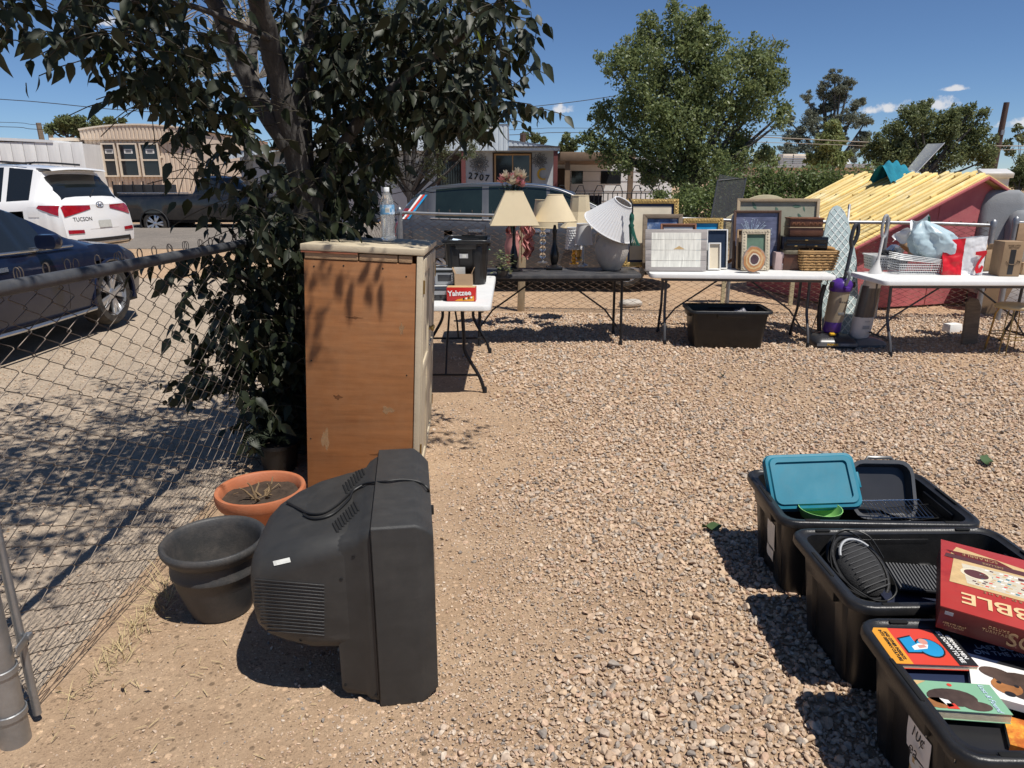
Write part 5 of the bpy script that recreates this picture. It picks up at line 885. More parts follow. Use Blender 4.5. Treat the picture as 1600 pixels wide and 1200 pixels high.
def picture(name, label, x0, y0, x1, y1, Y, tilt, fw, fm, layers, dep=.03, ornate=False, cat='picture', rz=0):
    pb = PY((x0 + x1) / 2, y1, Y); pt = PY((x0 + x1) / 2, y0, Y); w = (PY(x1, (y0 + y1) / 2, Y) - PY(x0, (y0 + y1) / 2, Y)).length; h = (pt.z - TZ) / cos(rad(tilt))
    T = thing(name, label, cat, (pb.x, Y, TZ + .002), (rad(-tilt), 0, rad(rz)))
    def rail(x0, x1, z0, z1, hz):
        b = MB(); n = 'molding'
        if hz: o_ = [(x0, z0), (x1, z0), (x1 - fw, z1), (x0 + fw, z1)] if z0 < h / 2 else [(x0 + fw, z0), (x1 - fw, z0), (x1, z1), (x0, z1)]
        else: o_ = [(x0, z0), (x1, z0 + fw), (x1, z1 - fw), (x0, z1)] if x0 < 0 else [(x0, z0 + fw), (x1, z0), (x1, z1), (x0, z1 - fw)]
        b.prism(o_, lambda a, c: Vector((a, 0, c)), lambda a, c: Vector((a, -dep, c))); r = b.build(n, MATS[fm], T, bevel=.004 if fw > .015 else .002)
        if ornate:
            k = MB(); L_ = (x1 - x0) if hz else (z1 - z0); m_ = max(6, int(L_ / .03))
            for i in range(m_):
                t = (i + .5) / m_; p = (x0 + L_ * t, -dep, (z0 + z1) / 2) if hz else ((x0 + x1) / 2, -dep, z0 + L_ * t); k.box(p, (.016, .01, .016), (0, rad(45), 0))
            k.build('carving', MATS[fm], r, bevel=.003)
    rail(-w / 2, w / 2, 0, fw, True); rail(-w / 2, w / 2, h - fw, h, True); rail(-w / 2, -w / 2 + fw, 0, h, False); rail(w / 2 - fw, w / 2, 0, h, False)
    for i, (ins, m, nm) in enumerate(layers): b = MB(); b.bx(-w / 2 + ins, w / 2 - ins, -.008 - .002 * i, -.006 - .002 * i + .0005, ins, h - ins); b.build(nm, MATS[m], T)
    b = MB(); b.bx(-w / 2 + .004, w / 2 - .004, -.003, .002, .004, h - .004); b.build('backing', MATS['backing'], T)
    return T, w, h
GR = 'pictures on the middle table'
def pictures():
    picture('framed_picture', 'large gilt frame with wide cream mat leaning behind the stoneware lamp', 972, 312, 1058, 412, 7.78, 9, .05, 'gold_frame', [(.045, 'cover_navy', 'liner'), (.075, 'matboard', 'mat_board'), (.21, 'print_blue', 'print')], ornate=True)
    picture('framed_picture', 'weathered brown wooden frame around a dark blue print', 1003, 336, 1065, 410, 7.62, 10, .045, 'wood_grey', [(.04, 'print_blue', 'print')])
    picture('framed_picture', 'thin copper coloured frame peeping above the plank picture', 1031, 351, 1087, 412, 7.53, 12, .018, 'copper_frame', [(.017, 'copper_frame', 'liner'), (.035, 'paper_white', 'mat_board')])
    picture('framed_picture', 'ornate gilt frame with a blue print at the middle of the table', 1066, 342, 1128, 410, 7.66, 10, .055, 'gold_frame', [(.05, 'cover_blue', 'print')], ornate=True)
    T, w, h = picture('framed_picture', 'white frame around a navy print with a pale round emblem', 1103, 360, 1136, 411, 7.58, 12, .012, 'frame_white', [(.011, 'print_navy', 'print')]); b = MB(); b.tube([(.07 * cos(a) - .03, -.012, .2 + .07 * sin(a)) for a in np.linspace(0, 6.283, 25)[:-1]], .004, 5, close=True); b.build('emblem', MATS['sky_print'], T)
    picture('framed_picture', 'small white frame with blank beige mat in front of the navy print', 1106, 381, 1126, 412, 7.5, 14, .014, 'frame_white', [(.013, 'matboard', 'mat_board')])
    T, w, h = picture('framed_picture', 'tall dark wooden frame with a silvery dandelion print', 1143, 330, 1217, 412, 7.64, 9, .026, 'wood_dark', [(.025, 'print_dandelion', 'print')])
    b = MB()
    for i in range(46):
        a = random.uniform(.15, 2.2); p = Vector((-.06, -.0105, h * .52)); l = random.uniform(.12, .26); q = p + Vector((cos(a) * l, 0, sin(a) * l * .8)); b.tube([p, q], .0012, 3)
        b.box(q, (.006, .001, .006))
    b.box((-.08, -.0105, h * .52), (.09, .001, .03)); b.build('seed_print', MATS['sky_print'], T)['kind'] = 'stuff'
    picture('framed_picture', 'narrow honey wood frame tucked behind the carved beige one', 1150, 360, 1172, 412, 7.54, 11, .016, 'carton', [(.015, 'backing', 'print')])
    picture('framed_picture', 'carved beige frame around a dark green print', 1158, 360, 1202, 412, 7.46, 12, .05, 'frame_beige', [(.048, 'leaf_paint', 'print')], ornate=True)
    T, w, h = picture('framed_picture', 'wide taupe frame with painted green leaves, tallest at the back of the table', 1145, 311, 1274, 412, 7.86, 6, .035, 'frame_taupe', [(.034, 'print_leafy', 'canvas')])
    for i in range(24):
        x, z = random.uniform(-w * .42, w * .42), h * random.uniform(.45, .9); a = random.uniform(0, 6.28); s = random.uniform(.03, .055); b = MB(); b.face([(x + cos(a) * s * u - sin(a) * s * v, -.0095 - .0001 * i, z + sin(a) * s * u + cos(a) * s * v) for u, v in ((-1, 0), (-.3, .33), (.4, .27), (1, 0), (.4, -.27), (-.3, -.33))]); b.build('painted_leaf', MATS['leaf_paint'], T)
    # picture painted across four planks
    pb = PY(1056, 411, 7.4); w = (PY(1105, 385, 7.4) - PY(1008, 385, 7.4)).length; h = PY(1056, 358, 7.4).z - TZ; P_ = thing('plank_picture', 'whitewashed seascape painted on grey planks, front of the table', 'picture', (pb.x, 7.4, TZ + .002), (rad(-12), 0, rad(-2)))
    for i in range(4):
        z0 = h * i / 4 + .0015; z1 = h * (i + 1) / 4 - .0015; b = MB(); b.bx(-w / 2 + random.uniform(0, .008), w / 2 - random.uniform(0, .008), -.014, .0, z0, z1); k = b.build('plank', MATS['plank_grey'], P_, bevel=.002); q = MB(); q.bx(-w / 2 + .065, w / 2 - .065, -.0155, -.0145, z0 + (.04 if i == 0 else 0), z1 - (.035 if i == 3 else 0)); q.build('paint', MATS['sea_print'], k)
    q = MB(); q.face([(-.03, -.0165, h * .52), (.09, -.0165, h * .52), (.03, -.0165, h * .60)]); q.build('hill_print', MATS['tan_print'], P_)
    b = MB(); pts = []
    for i in range(60):
        t = i / 59; tw_ = max(0, t - .42) / .58; pts.append((-.44 + .88 * t, -.012 * sin(tw_ * 26) * (tw_ > 0), .016 + (.02 + .016 * cos(tw_ * 26)) * (tw_ > 0)))
    c = on_table(1087, 413); K = thing('carved_stick', 'honey coloured walking stick with twisted handle lying on the table edge', 'stick', c + Vector((0, .035, 0)), rad(-3)); b.tube(pts, [.012 + .006 * (i > 25) for i in range(60)], 8); b.build('stick', mat('honey_wood', (.42, .19, .055), .35, 0, .2, 6, stretch=(1, 6, 6)), K, smooth=True)
    c = on_table(1146, 418); K = thing('white_tray', 'empty white shallow frame lying flat at the table front', 'tray', c + Vector((0, .07, 0)), rad(-4)); b = MB(); b.loft([rr(.43, .2, .01, 0, 3), rr(.36, .15, .01, .028, 3), rr(.33, .12, .01, .028, 3), rr(.33, .12, .01, .012, 3), rr(.02, .01, .004, .012, 3)]); b.build('tray', MATS['frame_white'], K, bevel=.002)
    c = PY(1178, 419, 7.27); K = thing('agate_clock', 'polished agate slice clock standing in front of the carved frame', 'clock', (c.x, 7.27, TZ), (rad(-10), 0, rad(4)))
    mat('agate', (.45, .22, .09), .2, 0, .35, 7, c2=(.55, .42, .32), thr=.52); mat('agate_rim', (.26, .22, .20), .5, 0, .4, 14); mat('agate_eye', (.10, .06, .06), .2, 0, .5, 9)
    o_ = [(.118 * (1 + .05 * sin(2 * a + .6) + .025 * sin(7 * a + 1) + .02 * sin(13 * a)) * cos(a), .135 + .135 * (1 + .04 * sin(3 * a + 2) + .02 * sin(11 * a)) * sin(a)) for a in np.linspace(0, 6.283, 49)[:-1]]; cx, cz = 0, .135
    for s_, y0, m, nm in ((1, 0, 'agate_rim', 'rind'), (.93, -.003, 'agate', 'slice'), (.74, -.0045, 'tan_print', 'band'), (.60, -.006, 'agate', 'band'), (.46, -.0075, 'petal_cream', 'band'), (.36, -.009, 'agate_eye', 'core')): b = MB(); b.prism([(cx + (x - cx) * s_, cz + (z - cz) * s_) for x, z in o_], lambda a, c_: Vector((a, y0, c_)), lambda a, c_: Vector((a, y0 - .012, c_))); b.build(nm, MATS[m], K)
    b = MB(); b.tube([(-.05, .06, 0), (-.05, -.04, .0), (.05, -.04, 0), (.05, .06, 0)], .004, 6); b.build('stand', MATS['silver'], K, rot=(rad(10), 0, 0))
    c = on_table(1202, 419); K = thing('alarm_clock', 'round silver alarm clock with green dial', 'clock', c + Vector((0, .05, .062)), rad(-8)); mat('dial_green', (.0, .16, .13), .2)
    for nm, pr, m in (('case', [(.03, -.025), (.05, -.02), (.056, 0), (.056, .02), (.05, .024)], 'silver'), ('dial', [(.0, .0242), (.046, .0246), (.046, .0252), (0, .0254)], 'dial_green')): b = MB(); b.lathe(pr, 28); b.build(nm, MATS[m], K, (0, 0, 0), (rad(90), 0, 0), smooth=50)
    for s_ in (-1, 1): b = MB(); b.lathe([(.02, 0), (.016, .012), (.004, .018)], 14); b.build('bell', MATS['silver'], K, (s_ * .028, 0, .054), (0, rad(25 * s_), 0), smooth=60); b = MB(); b.tube([(s_ * .03, 0, -.045), (s_ * .04, 0, -.0615)], .005, 6); b.build('foot', MATS['silver'], K)
    for a, l in ((.6, .03), (2.2, .02)): b = MB(); b.box((cos(a) * l / 2, -.0262, sin(a) * l / 2), (l, .001, .003), (0, -a, 0)); b.build('hand', MATS['paint_white'], K)
    b = MB(); b.tube([(-.03, 0, .07), (-.02, 0, .09), (.02, 0, .09), (.03, 0, .07)], .003, 5); b.build('handle', MATS['silver'], K)
    c = on_table(1229, 422); K = thing('pink_box', 'pale pink cardboard box with a dark label window', 'box', c + Vector((0, .08, 0)), rad(-4)); mat('pink_card', (.58, .43, .40), .6); mat('maroon_label', (.18, .06, .05), .4); b = MB(); b.box((0, 0, .092), (.235, .15, .182)); b.build('carton', MATS['pink_card'], K, bevel=.003); b = MB(); b.box((.03, -.0755, .095), (.15, .002, .055)); b.build('label', MATS['maroon_label'], K); b = MB(); b.box((.03, -.0755, .06), (.15, .0015, .016)); b.build('label', MATS['paper_white'], K)
pictures()
mat('lacquer', (.008, .008, .010), .18); mat('box_wood', (.10, .04, .022), .4, 0, .3, 8, .3, 60); mat('carved', (.16, .065, .03), .5, 0, .4, 30, .8, 50); mat('cushion', (.22, .19, .13), .9, 0, .4, 25, .4); mat('wicker', (.42, .25, .10), .75, 0, .25, 14, .2); mat('bread', (.40, .22, .075), .7, 0, .3, 9)
def jewel():
    y = 7.62; x = PY(1254, 380, y).x
    K = thing('sewing_box', 'brown wooden chest with padded top at the bottom of the box pile', 'box', (x, y, TZ), rad(-5)); b = MB(); b.box((0, 0, .085), (.42, .26, .165)); b.build('case', MATS['box_wood'], K, bevel=.004); b = MB(); b.loft([rr(.43, .27, .04, .167), rr(.45, .29, .05, .185), rr(.44, .28, .05, .205), rr(.36, .2, .05, .213)]); b.build('padded_lid', MATS['cushion'], K, smooth=60)
    K = thing('jewelry_box', 'glossy black lacquer jewelry box with two drawers', 'box', (x - .005, y - .01, TZ + .214), rad(-6)); b = MB(); b.box((0, 0, .065), (.44, .25, .13)); b.build('case', MATS['lacquer'], K, bevel=.004)
    for xx, zz, w in ((0, .098, .4), (-.1, .038, .19), (.1, .038, .19)): b = MB(); b.box((xx, -.127, zz), (w, .006, .046)); d = b.build('drawer', MATS['lacquer'], K, bevel=.002); b = MB(); b.box((xx, -.133, zz), (.028, .008, .008)); b.build('pull', MATS['gold_frame'], d, bevel=.002)
    K = thing('trinket_box', 'dark brown box directly below the carved box on the pile', 'box', (x - .005, y, TZ + .345), rad(-3)); b = MB(); b.box((0, 0, .045), (.34, .2, .088)); b.build('case', MATS['box_wood'], K, bevel=.004); b = MB(); b.box((0, 0, .092), (.355, .215, .008)); b.build('lid', MATS['frame_taupe'], K, bevel=.002)
    K = thing('carved_box', 'small carved red-brown wooden box topping the pile', 'box', (x - .01, y, TZ + .442), rad(-4)); b = MB(); b.box((0, 0, .04), (.33, .19, .078)); b.build('case', MATS['box_wood'], K, bevel=.004)
    for s_ in (-1, 1):
        for i in range(6): b = MB(); b.box((s_ * .085 + (i - 2.5) * .022, -.098, .035), (.015, .008, .03), (0, rad(30 * (-1) ** i), 0)); b.build('carving', MATS['carved'], K, bevel=.002)
    b = MB(); b.box((0, 0, .085), (.345, .205, .014)); b.build('lid', MATS['carved'], K, bevel=.003)
    # basket with rolls
    c = on_table(1280, 424); K = thing('wicker_basket', 'woven wicker basket at the right end of the picture table', 'basket', c + Vector((0, .12, 0)), rad(-5)); L, D, H = .40, .24, .185
    b = MB(); b.loft([rr(L * .78, D * .78, .03, .004), rr(L * .96, D * .95, .04, H), rr(L * .93, D * .92, .04, H), rr(L * .75, D * .75, .03, .012)]); b.build('liner', MATS['wicker'], K, smooth=50)
    for j in range(6):
        z = .016 + j * .028; s_ = .80 + .17 * z / H; ring = rr(L * s_, D * s_, .035, z, 9); n = len(ring); tot = []
        for i in range(n):
            a, b2 = ring[i], ring[(i + 1) % n]; m_ = max(1, int((b2 - a).length / .016))
            for q in range(m_): tot.append(a.lerp(b2, q / m_))
        pts = [p + Vector((p.x, p.y, 0)).normalized() * (.006 * (1 if (i // 2 + j) % 2 else -1) + .004) for i, p in enumerate(tot)]; k = MB(); k.tube(pts, .0105, 5, close=True); k.build('weave', MATS['wicker'], K, smooth=True)
    for dz in (0, .016): k = MB(); k.tube([Vector((p.x, p.y, H + dz)) for p in rr(L * .99, D * .98, .045, 0, 7)], .011, 6, close=True); k.build('rim', MATS['wicker'], K, smooth=True)
    for s_, xx in ((-1, -.12), (1, .1)):
        R_ = thing('bread_roll', 'plaited brown bread roll at the %s end of the wicker basket' % ('left' if s_ < 0 else 'right'), 'bread', c + Vector((xx, .12, H + .012)), rad(12 * s_), 'bread rolls in the basket')
        for i in range(5): b = MB(); b.lathe([(.002, -.04)] + [(.032 * sin(a), -.04 * cos(a)) for a in np.linspace(.3, 2.84, 7)] + [(.002, .04)], 12); b.build('lobe', MATS['bread'], R_, (-.06 + .03 * i, 0, .012 + .01 * sin(i * .8)), (rad(70), rad(25), 0), smooth=80)
    t = thing('tissue_wad', 'twist of clear wrapping between the bread rolls', 'wrapping', c + Vector((-.02, .1, H))); b = MB(); b.grid(lambda u, v: ((u - .5) * .06 * (1 - v * .8) + .01 * sin(8 * v), .02 * sin(9 * u), v * .07), 6, 6); b.build('wrap', MATS['paper_white'], t, smooth=True)
jewel()
# ---------------------------------------------------------------- between and on the right hand tables
tm = tote('black storage tote on the gravel under the picture table with a bag inside', (2.20, 7.22, 0), rad(-3), L=.83, D=.5, H=.40, simple=True)
mat('bag_clear', (.45, .44, .46), .2, 0, .3, 12, al=.75); mat('board_cover', (.30, .37, .37), .8, 0, .05, 5); mat('board_line', (.72, .75, .72), .8)
b_ = thing('plastic_bag', 'crumpled see-through bag in the tote under the picture table', 'bag', (2.37, 7.22, .3), .3); b = MB(); b.grid(lambda u, v: ((u - .5) * .26, (v - .5) * .2 + .02 * sin(13 * u), .08 * sin(pi * u) * sin(pi * v) + .025 * sin(17 * u + 5 * v) * sin(11 * v)), 16, 14); b.build('film', MATS['bag_clear'], b_)
def ironing_board():
    bot = PZ(1313, 532); top = PY(1311, 322, 8.05); d = top - bot; L = d.length; T = thing('ironing_board', 'upright ironing board with grey-green trellis cover leaning between the tables', 'ironing board', bot + Vector((0, 0, .0)), (-math.atan2(d.y, d.z), math.atan2(d.x, d.z) * .6, 0))
    prof = [(-.19, .0), (-.20, .05)] + [(-.20 + .0 * t, .05 + t) for t in (.3, .6)] + [(-.195, L * .60), (-.165, L * .75), (-.125, L * .87), (-.085, L * .95), (-.04, L * .99), (0, L)]
    out = prof + [(-x, z) for x, z in prof[::-1][1:]]
    b = MB(); b.prism(out, lambda a, c: Vector((a, 0, c)), lambda a, c: Vector((a, -.025, c))); b.build('cover', MATS['board_cover'], T, bevel=.008)
    def W_at(z): return np.interp(z, [p[1] for p in prof], [-p[0] for p in prof])
    px, pz = .075, .095; k = MB()
    for j in range(int(2 * L / pz) + 1):
        for i in range(-3, 4):
            cx = (i + .5 * (j % 2)) * px * 1.0; cz = j * pz * .5 * 2 * .5 + .04
            pts = []
            for a in np.linspace(0, 6.283, 17)[:-1]:
                r = 1 + .16 * cos(4 * a); pts.append((cx + .5 * px * r * cos(a) / 1.16, cz + .5 * pz * r * sin(a) / 1.16))
            if all(abs(x) < W_at(z) - .006 and .02 < z < L - .02 for x, z in pts): k.tube([(x, -.0262, z) for x, z in pts], .0042, 4, close=True)
    k.build('trellis_print', MATS['board_line'], T)['kind'] = 'stuff'
    for s_ in (-1, 1): g = MB(); g.tube([(s_ * .02, .02, L * .45), (s_ * .15, .06, L * .88), (s_ * .19, .09, L * 1.02)], .012, 8); l = g.build('leg', MATS['table_white'], T, smooth=True); f = MB(); f.tube([(s_ * .185, .088, L * 1.0), (s_ * .195, .092, L * 1.04)], .015, 8); f.build('foot_cap', MATS['galv'], l, smooth=True)
ironing_board()
mat('vac_purple', (.07, .025, .22), .3, 0, .1); mat('vac_dark', (.03, .03, .033), .35); mat('vac_canister', (.30, .25, .18), .3, 0, .15, 4); mat('vac_grey', (.16, .165, .17), .35, .2); mat('vac_white', (.62, .60, .57), .35); mat('smoke_glass', (.10, .09, .085), .12, 0, .2, 4); mat('yellow_paint', (.75, .42, .02), .4)
def vacuums():
    p = PZ(1309, 546); T = thing('upright_vacuum', 'purple and black upright vacuum cleaner in front of the ironing board', 'vacuum', (p.x, p.y + .16, 0), rad(-3))
    b = MB(); b.loft([[Vector((q.x, q.y, z)) for q in rr(w, d, .05, 0, 5, 0, cy)] for w, d, cy, z in ((.42, .30, 0, .008), (.43, .31, 0, .04), (.41, .29, .0, .075), (.34, .2, .03, .11), (.2, .12, .05, .13))]); b.build('nozzle_head', MATS['vac_dark'], T, smooth=50)
    k = MB(); k.box((.0, -.155, .045), (.4, .004, .028)); k.build('bumper', MATS['vac_grey'], T); text('POWER', .032, MATS['yellow_paint'], T, (-.045, -.158, .046), (rad(90), 0, 0), bold=.02); text('SPEED', .032, MATS['grey_light'], T, (.075, -.158, .046), (rad(90), 0, 0), bold=.02)
    for s_ in (-1, 1): k = MB(); k.lathe([(.05, -.015), (.05, .015)], 16); k.build('wheel', MATS['leg_black'], T, (s_ * .17, .15, .05), (0, rad(90), 0), smooth=50)
    k = MB(); k.box((-.02, -.05, .135), (.06, .05, .025)); k.build('pedal', MATS['yellow_paint'], T, bevel=.008)
    lean = lambda z: .10 + .06 * z; off = lambda z: .11 * (z - .12)
    def seg(name, m, prof, n=24, sx=1, sy=1): b = MB(); b.loft([[Vector((off(z) + r * sx * cos(2 * pi * i / n), lean(z) - .06 + r * sy * sin(2 * pi * i / n), z)) for i in range(n)] for r, z in prof]); return b.build(name, MATS[m], T, smooth=50)
    seg('spine', 'vac_dark', [(.06, .10), (.075, .2), (.07, .5), (.05, .62), (.03, .70)], sy=.9); seg('lower_cup', 'vac_purple', [(.075, .14), (.088, .16), (.085, .25)]); seg('dust_cup', 'vac_canister', [(.086, .25), (.094, .30), (.098, .56)]); seg('cup_lid', 'vac_purple', [(.10, .56), (.112, .575), (.11, .64), (.085, .67), (.05, .69)])
    k = MB(); k.box((off(.6), -.085, .60), (.05, .06, .05)); k.build('latch', MATS['vac_purple'], T, bevel=.01); k = MB(); k.tube(spline([(off(.62), -.03, .63), (off(.7) + .02, -.03, .72), (off(.7) + .015, .02, .76)], 4), .016, 8); k.build('carry_handle', MATS['vac_grey'], T, smooth=True)
    text('eureka', .035, MATS['vac_dark'], T, (off(.46) - .0, -.092, .47), (rad(90), rad(6), 0), bold=.02); k = MB(); k.box((off(.33), -.088, .35), (.06, .006, .03)); k.build('badge', MATS['vac_grey'], T, bevel=.002)
    k = MB(); k.tube(spline([(.07, .05, .68), (.105, .09, .85), (.13, .12, 1.0)], 4), .019, 10); k.build('handle_tube', MATS['vac_dark'], T, smooth=True); k = MB(); k.tube(spline([(.13, .12, 1.0), (.105, .1, 1.08), (.135, .13, 1.2), (.175, .15, 1.22), (.18, .14, 1.12), (.14, .12, 1.02)], 5), .02, 8); k.build('grip', MATS['vac_dark'], T, smooth=True)
    k = MB(); k.tube(spline([(-.10, .1, .62), (-.12, .1, .5), (-.12, .1, .3), (-.1, .1, .14)], 5), .022, 10); k.build('hose', MATS['leg_black'], T, smooth=True); k = MB(); k.tube(spline([(-.08, .08, .68), (-.11, .12, .4), (-.18, .1, .15), (-.22, .05, .02)], 5), .005, 6); k.build('power_cord', MATS['cord'], T, smooth=True)
    for s_ in (-1, 1): k = MB(); k.box((off(.62) + s_ * .105, .04, .63), (.035, .04, .06)); k.build('knob', MATS['leg_black'], T, bevel=.01)
    # pale stick vacuum
    p = PZ(1362, 544); V = thing('stick_vacuum', 'white stick vacuum with smoky tank and loop handle beside the purple vacuum', 'vacuum', (p.x + .0, p.y + .13, 0), rad(3)); off2 = lambda z: -.08 + .12 * z
    b = MB(); b.loft([rr(.32, .24, .04, .006), rr(.33, .25, .04, .03), rr(.29, .2, .04, .06), rr(.14, .1, .03, .085)]); b.build('floor_head', MATS['vac_grey'], V, smooth=50)
    def seg2(name, m, prof, n=22, fy=0): b = MB(); b.loft([[Vector((off2(z) + w * cos(2 * pi * i / n), .03 + d * sin(2 * pi * i / n) + fy, z)) for i in range(n)] for w, d, z in prof]); return b.build(name, MATS[m], V, smooth=50)
    seg2('lower_body', 'vac_white', [(.05, .05, .06), (.095, .08, .09), (.105, .085, .14), (.105, .085, .30)]); seg2('tank', 'smoke_glass', [(.10, .082, .30), (.095, .078, .62)]); seg2('rear_shell', 'vac_white', [(.095, .06, .28), (.09, .06, .62)], fy=.035); seg2('upper_body', 'vac_white', [(.09, .082, .60), (.085, .08, .66), (.06, .06, .76), (.024, .025, .84), (.014, .014, .88)])
    for z in (.4, .5): k = MB(); k.box((off2(z), -.02, z), (.08, .05, .05)); k.build('tank_insert', MATS['vac_dark'], V, bevel=.01)
    k = MB(); k.box((off2(.22), -.056, .2), (.07, .006, .035)); k.build('badge', MATS['grey_light'], V, bevel=.002); text('bissell', .022, MATS['grey_light'], V, (off2(.26), -.0565, .262), (rad(90), 0, 0))
    k = MB(); k.tube([(off2(.86), .03, .86), (off2(1.1), .05, 1.1)], .014, 10); k.build('tube', MATS['vac_white'], V, smooth=True); k = MB(); k.tube([(off2(1.1) + .01 + .038 * sin(a), .06 + .02 * sin(a), 1.205 - .11 * cos(a)) for a in np.linspace(0, 6.283, 21)[:-1]], .015, 8, close=True); k.build('loop_handle', MATS['grey_light'], V, smooth=True)
vacuums()
# ---- on the right hand table
mat('basket_white', (.66, .66, .64), .4, 0, .04); mat('foil', (.55, .56, .57), .25, .9, .2, 20); mat('bag_blue', (.44, .56, .60), .3, 0, .1, 5, c2=(.55, .66, .68), thr=.55); mat('bag_white', (.68, .68, .68), .35, 0, .06); mat('bag_red', (.55, .012, .02), .35, 0, .15, 6); mat('camo', (.16, .13, .09), .7, 0, .5, 18, c2=(.42, .36, .28), thr=.55); mat('tape_black', (.02, .022, .025), .3)
def holes_basket(label, c, rot, L, D, H):
    T = thing('plastic_basket', label, 'basket', c, rot); b = MB(); b.loft([rr(L * .86, D * .86, .03, 0), rr(L * .97, D * .97, .035, H), rr(L * .93, D * .93, .03, H), rr(L * .83, D * .83, .03, .006)]); b.build('shell', MATS['basket_white'], T, smooth=50)
    r = MB(); r.loft([rr(L * .95, D * .95, .035, H - .008), rr(L * 1.02, D * 1.03, .04, H - .008), rr(L * 1.02, D * 1.03, .04, H + .004), rr(L * .94, D * .94, .035, H + .004)], loop=True); r.build('rim', MATS['basket_white'], T, smooth=50)
    h = MB(); nx = int(L / .028)
    for j in range(4):
        z = H * (.22 + .18 * j); s_ = .86 + .11 * z / H
        for i in range(nx): h.box((-L * .38 + L * .76 * i / (nx - 1), -D * s_ / 2 - .0005, z), (.010, .004, .010))
        for i in range(5): h.box((-L * s_ / 2 - .0005, -D * .3 + D * .6 * i / 4, z), (.004, .010, .010))
    h.build('perforations', MATS['tote_slot'], T)['kind'] = 'stuff'; return T
def bagmesh(fn, nu, nv, T, m, name='film'): b = MB(); b.grid(fn, nu, nv); return b.build(name, MATS[m], T, smooth=True)
def right_table():
    c = on_table(1394, 423); holes_basket('white perforated plastic basket at the left end of the bag table', c + Vector((.0, .16, 0)), rad(-4), .40, .28, .15)
    g = thing('silver_gadget', 'shiny grey gadget and crumpled dark cable in the white perforated basket', 'gadget', c + Vector((.05, .18, .10)), rad(15))
    b = MB(); b.lathe([(.02, 0), (.07, .02), (.085, .08), (.06, .14), (.02, .16)], 10); b.build('shell', MATS['foil'], g, rot=(rad(12), rad(18), 0)); b = MB(); b.box((.06, -.05, .10), (.10, .05, .05), (.3, .5, .2)); b.build('block', MATS['vac_grey'], g, bevel=.008)
    for k in range(4): b = MB(); b.tube(spline([(.12 * cos(a + k), .08 * sin(a * 1.3 + k), .07 + .03 * sin(3 * a + k)) for a in np.linspace(0, 5, 9)], 4), .012, 6); b.build('cable', MATS['vac_dark'], g, smooth=True)
    c = on_table(1440, 429); w = thing('wire_basket', 'white coated wire basket with stacked racks in the middle of the bag table', 'wire basket', c + Vector((0, .14, 0)), rad(-3)); L, D, H = .45, .27, .10
    for z in np.linspace(.004, H, 5): k = MB(); k.tube(rr(L * (.92 + .08 * z / H), D * (.92 + .08 * z / H), .02, z, 4), .0025, 5, close=True); k.build('hoop', MATS['basket_white'], w)
    for i in range(25): x = -L * .46 + L * .92 * i / 24; k = MB(); k.tube([(x * 1.04, -D * .5, H), (x, -D * .46, .004), (x, D * .46, .004), (x * 1.04, D * .5, H)], .0022, 4); k.build('rib', MATS['basket_white'], w)
    for i in range(4):
        for j in range(5): k = MB(); y = -D * .48 + D * .9 * j / 4; k.tube([(-L * .5, y, H + .02 + i * .018 + .05 * .5), (L * .52, y, H + .005 + i * .012)], .0032, 5); k.build('shelf_wire', MATS['basket_white'], w)
    def carton(label, c, rot, w_, d_, h_, m='carton', flaps=0.):
        T = thing('cardboard_box', label, 'box', c, rot); b = MB(); b.box((0, 0, h_ / 2), (w_, d_, h_)); b.build('carton', MATS[m], T, bevel=.003); 
        if flaps:
            for s_ in (-1, 1): f = MB(); f.box((0, s_ * d_ * .5, h_ + .03), (w_ * .98, .004, .07), (rad(-25 * s_), 0, 0)); f.build('flap', MATS[m], T)
        return T
    c = on_table(1452, 408); T = carton('tan cardboard box behind the wire basket, its front flap tilted', c + Vector((0, .09, 0)), (rad(-14), 0, rad(-4)), .33, .16, .17); text('C3', .035, MATS['carton_dark'], T, (-.02, -.0815, .09), (rad(90), 0, 0))
    c = on_table(1440, 400); m_ = thing('magazine_stack', 'dark patterned magazines slumped beside the blue plastic bag', 'magazines', c + Vector((.03, .16, .10)), (rad(-20), rad(24), rad(-8)))
    for i in range(5): b = MB(); b.box((0, .012 * i, .08), (.27, .008, .21)); b.build('magazine', MATS['camo' if i == 0 else ('paper_white' if i % 2 else 'cover_black')], m_, rot=(0, rad(2 * i), 0), bevel=.001)
    c = on_table(1425, 405); b_ = thing('dark_case', 'dark brown folded case lying between basket and magazines', 'case', c + Vector((.0, .14, .08)), (rad(-10), rad(30), 0)); b = MB(); b.box((0, 0, .04), (.2, .12, .05)); b.build('case', MATS['carton_dark'], b_, bevel=.01)
    # big pale blue plastic bag, with a white one beside it
    c = PY(1455, 385, 7.3); B = thing('plastic_bag', 'large pale blue plastic bag bulging up beside the fence rail', 'bag', (c.x, 7.3, TZ + .12))
    def blue(u, v):
        a = u * 6.2832; prof = np.interp(v, [0, .2, .45, .7, .88, 1], [.10, .19, .21, .17, .09, .02]); w_ = .03 * sin(5 * a + 4 * v) + .022 * (mno.ridged_multi_fractal(Vector((cos(a) * 2.6, sin(a) * 2.6, v * 3.2)), 1., 2.1, 4, 1., 2.) - 1.1) * min(1, v * 4)
        r = prof * (1 + w_ * 4); return (r * cos(a) * 1.15 + .06 - .17 * v * v, r * sin(a) * .8, .40 * v + .03 * sin(3 * a) * v * (1 - v))
    bagmesh(blue, 110, 44, B, 'bag_blue'); k = MB(); k.tube([(-.06, 0, .39), (-.075, -.01, .44)], .012, 6); k.build('tie', MATS['tassel_green'], B, smooth=True)
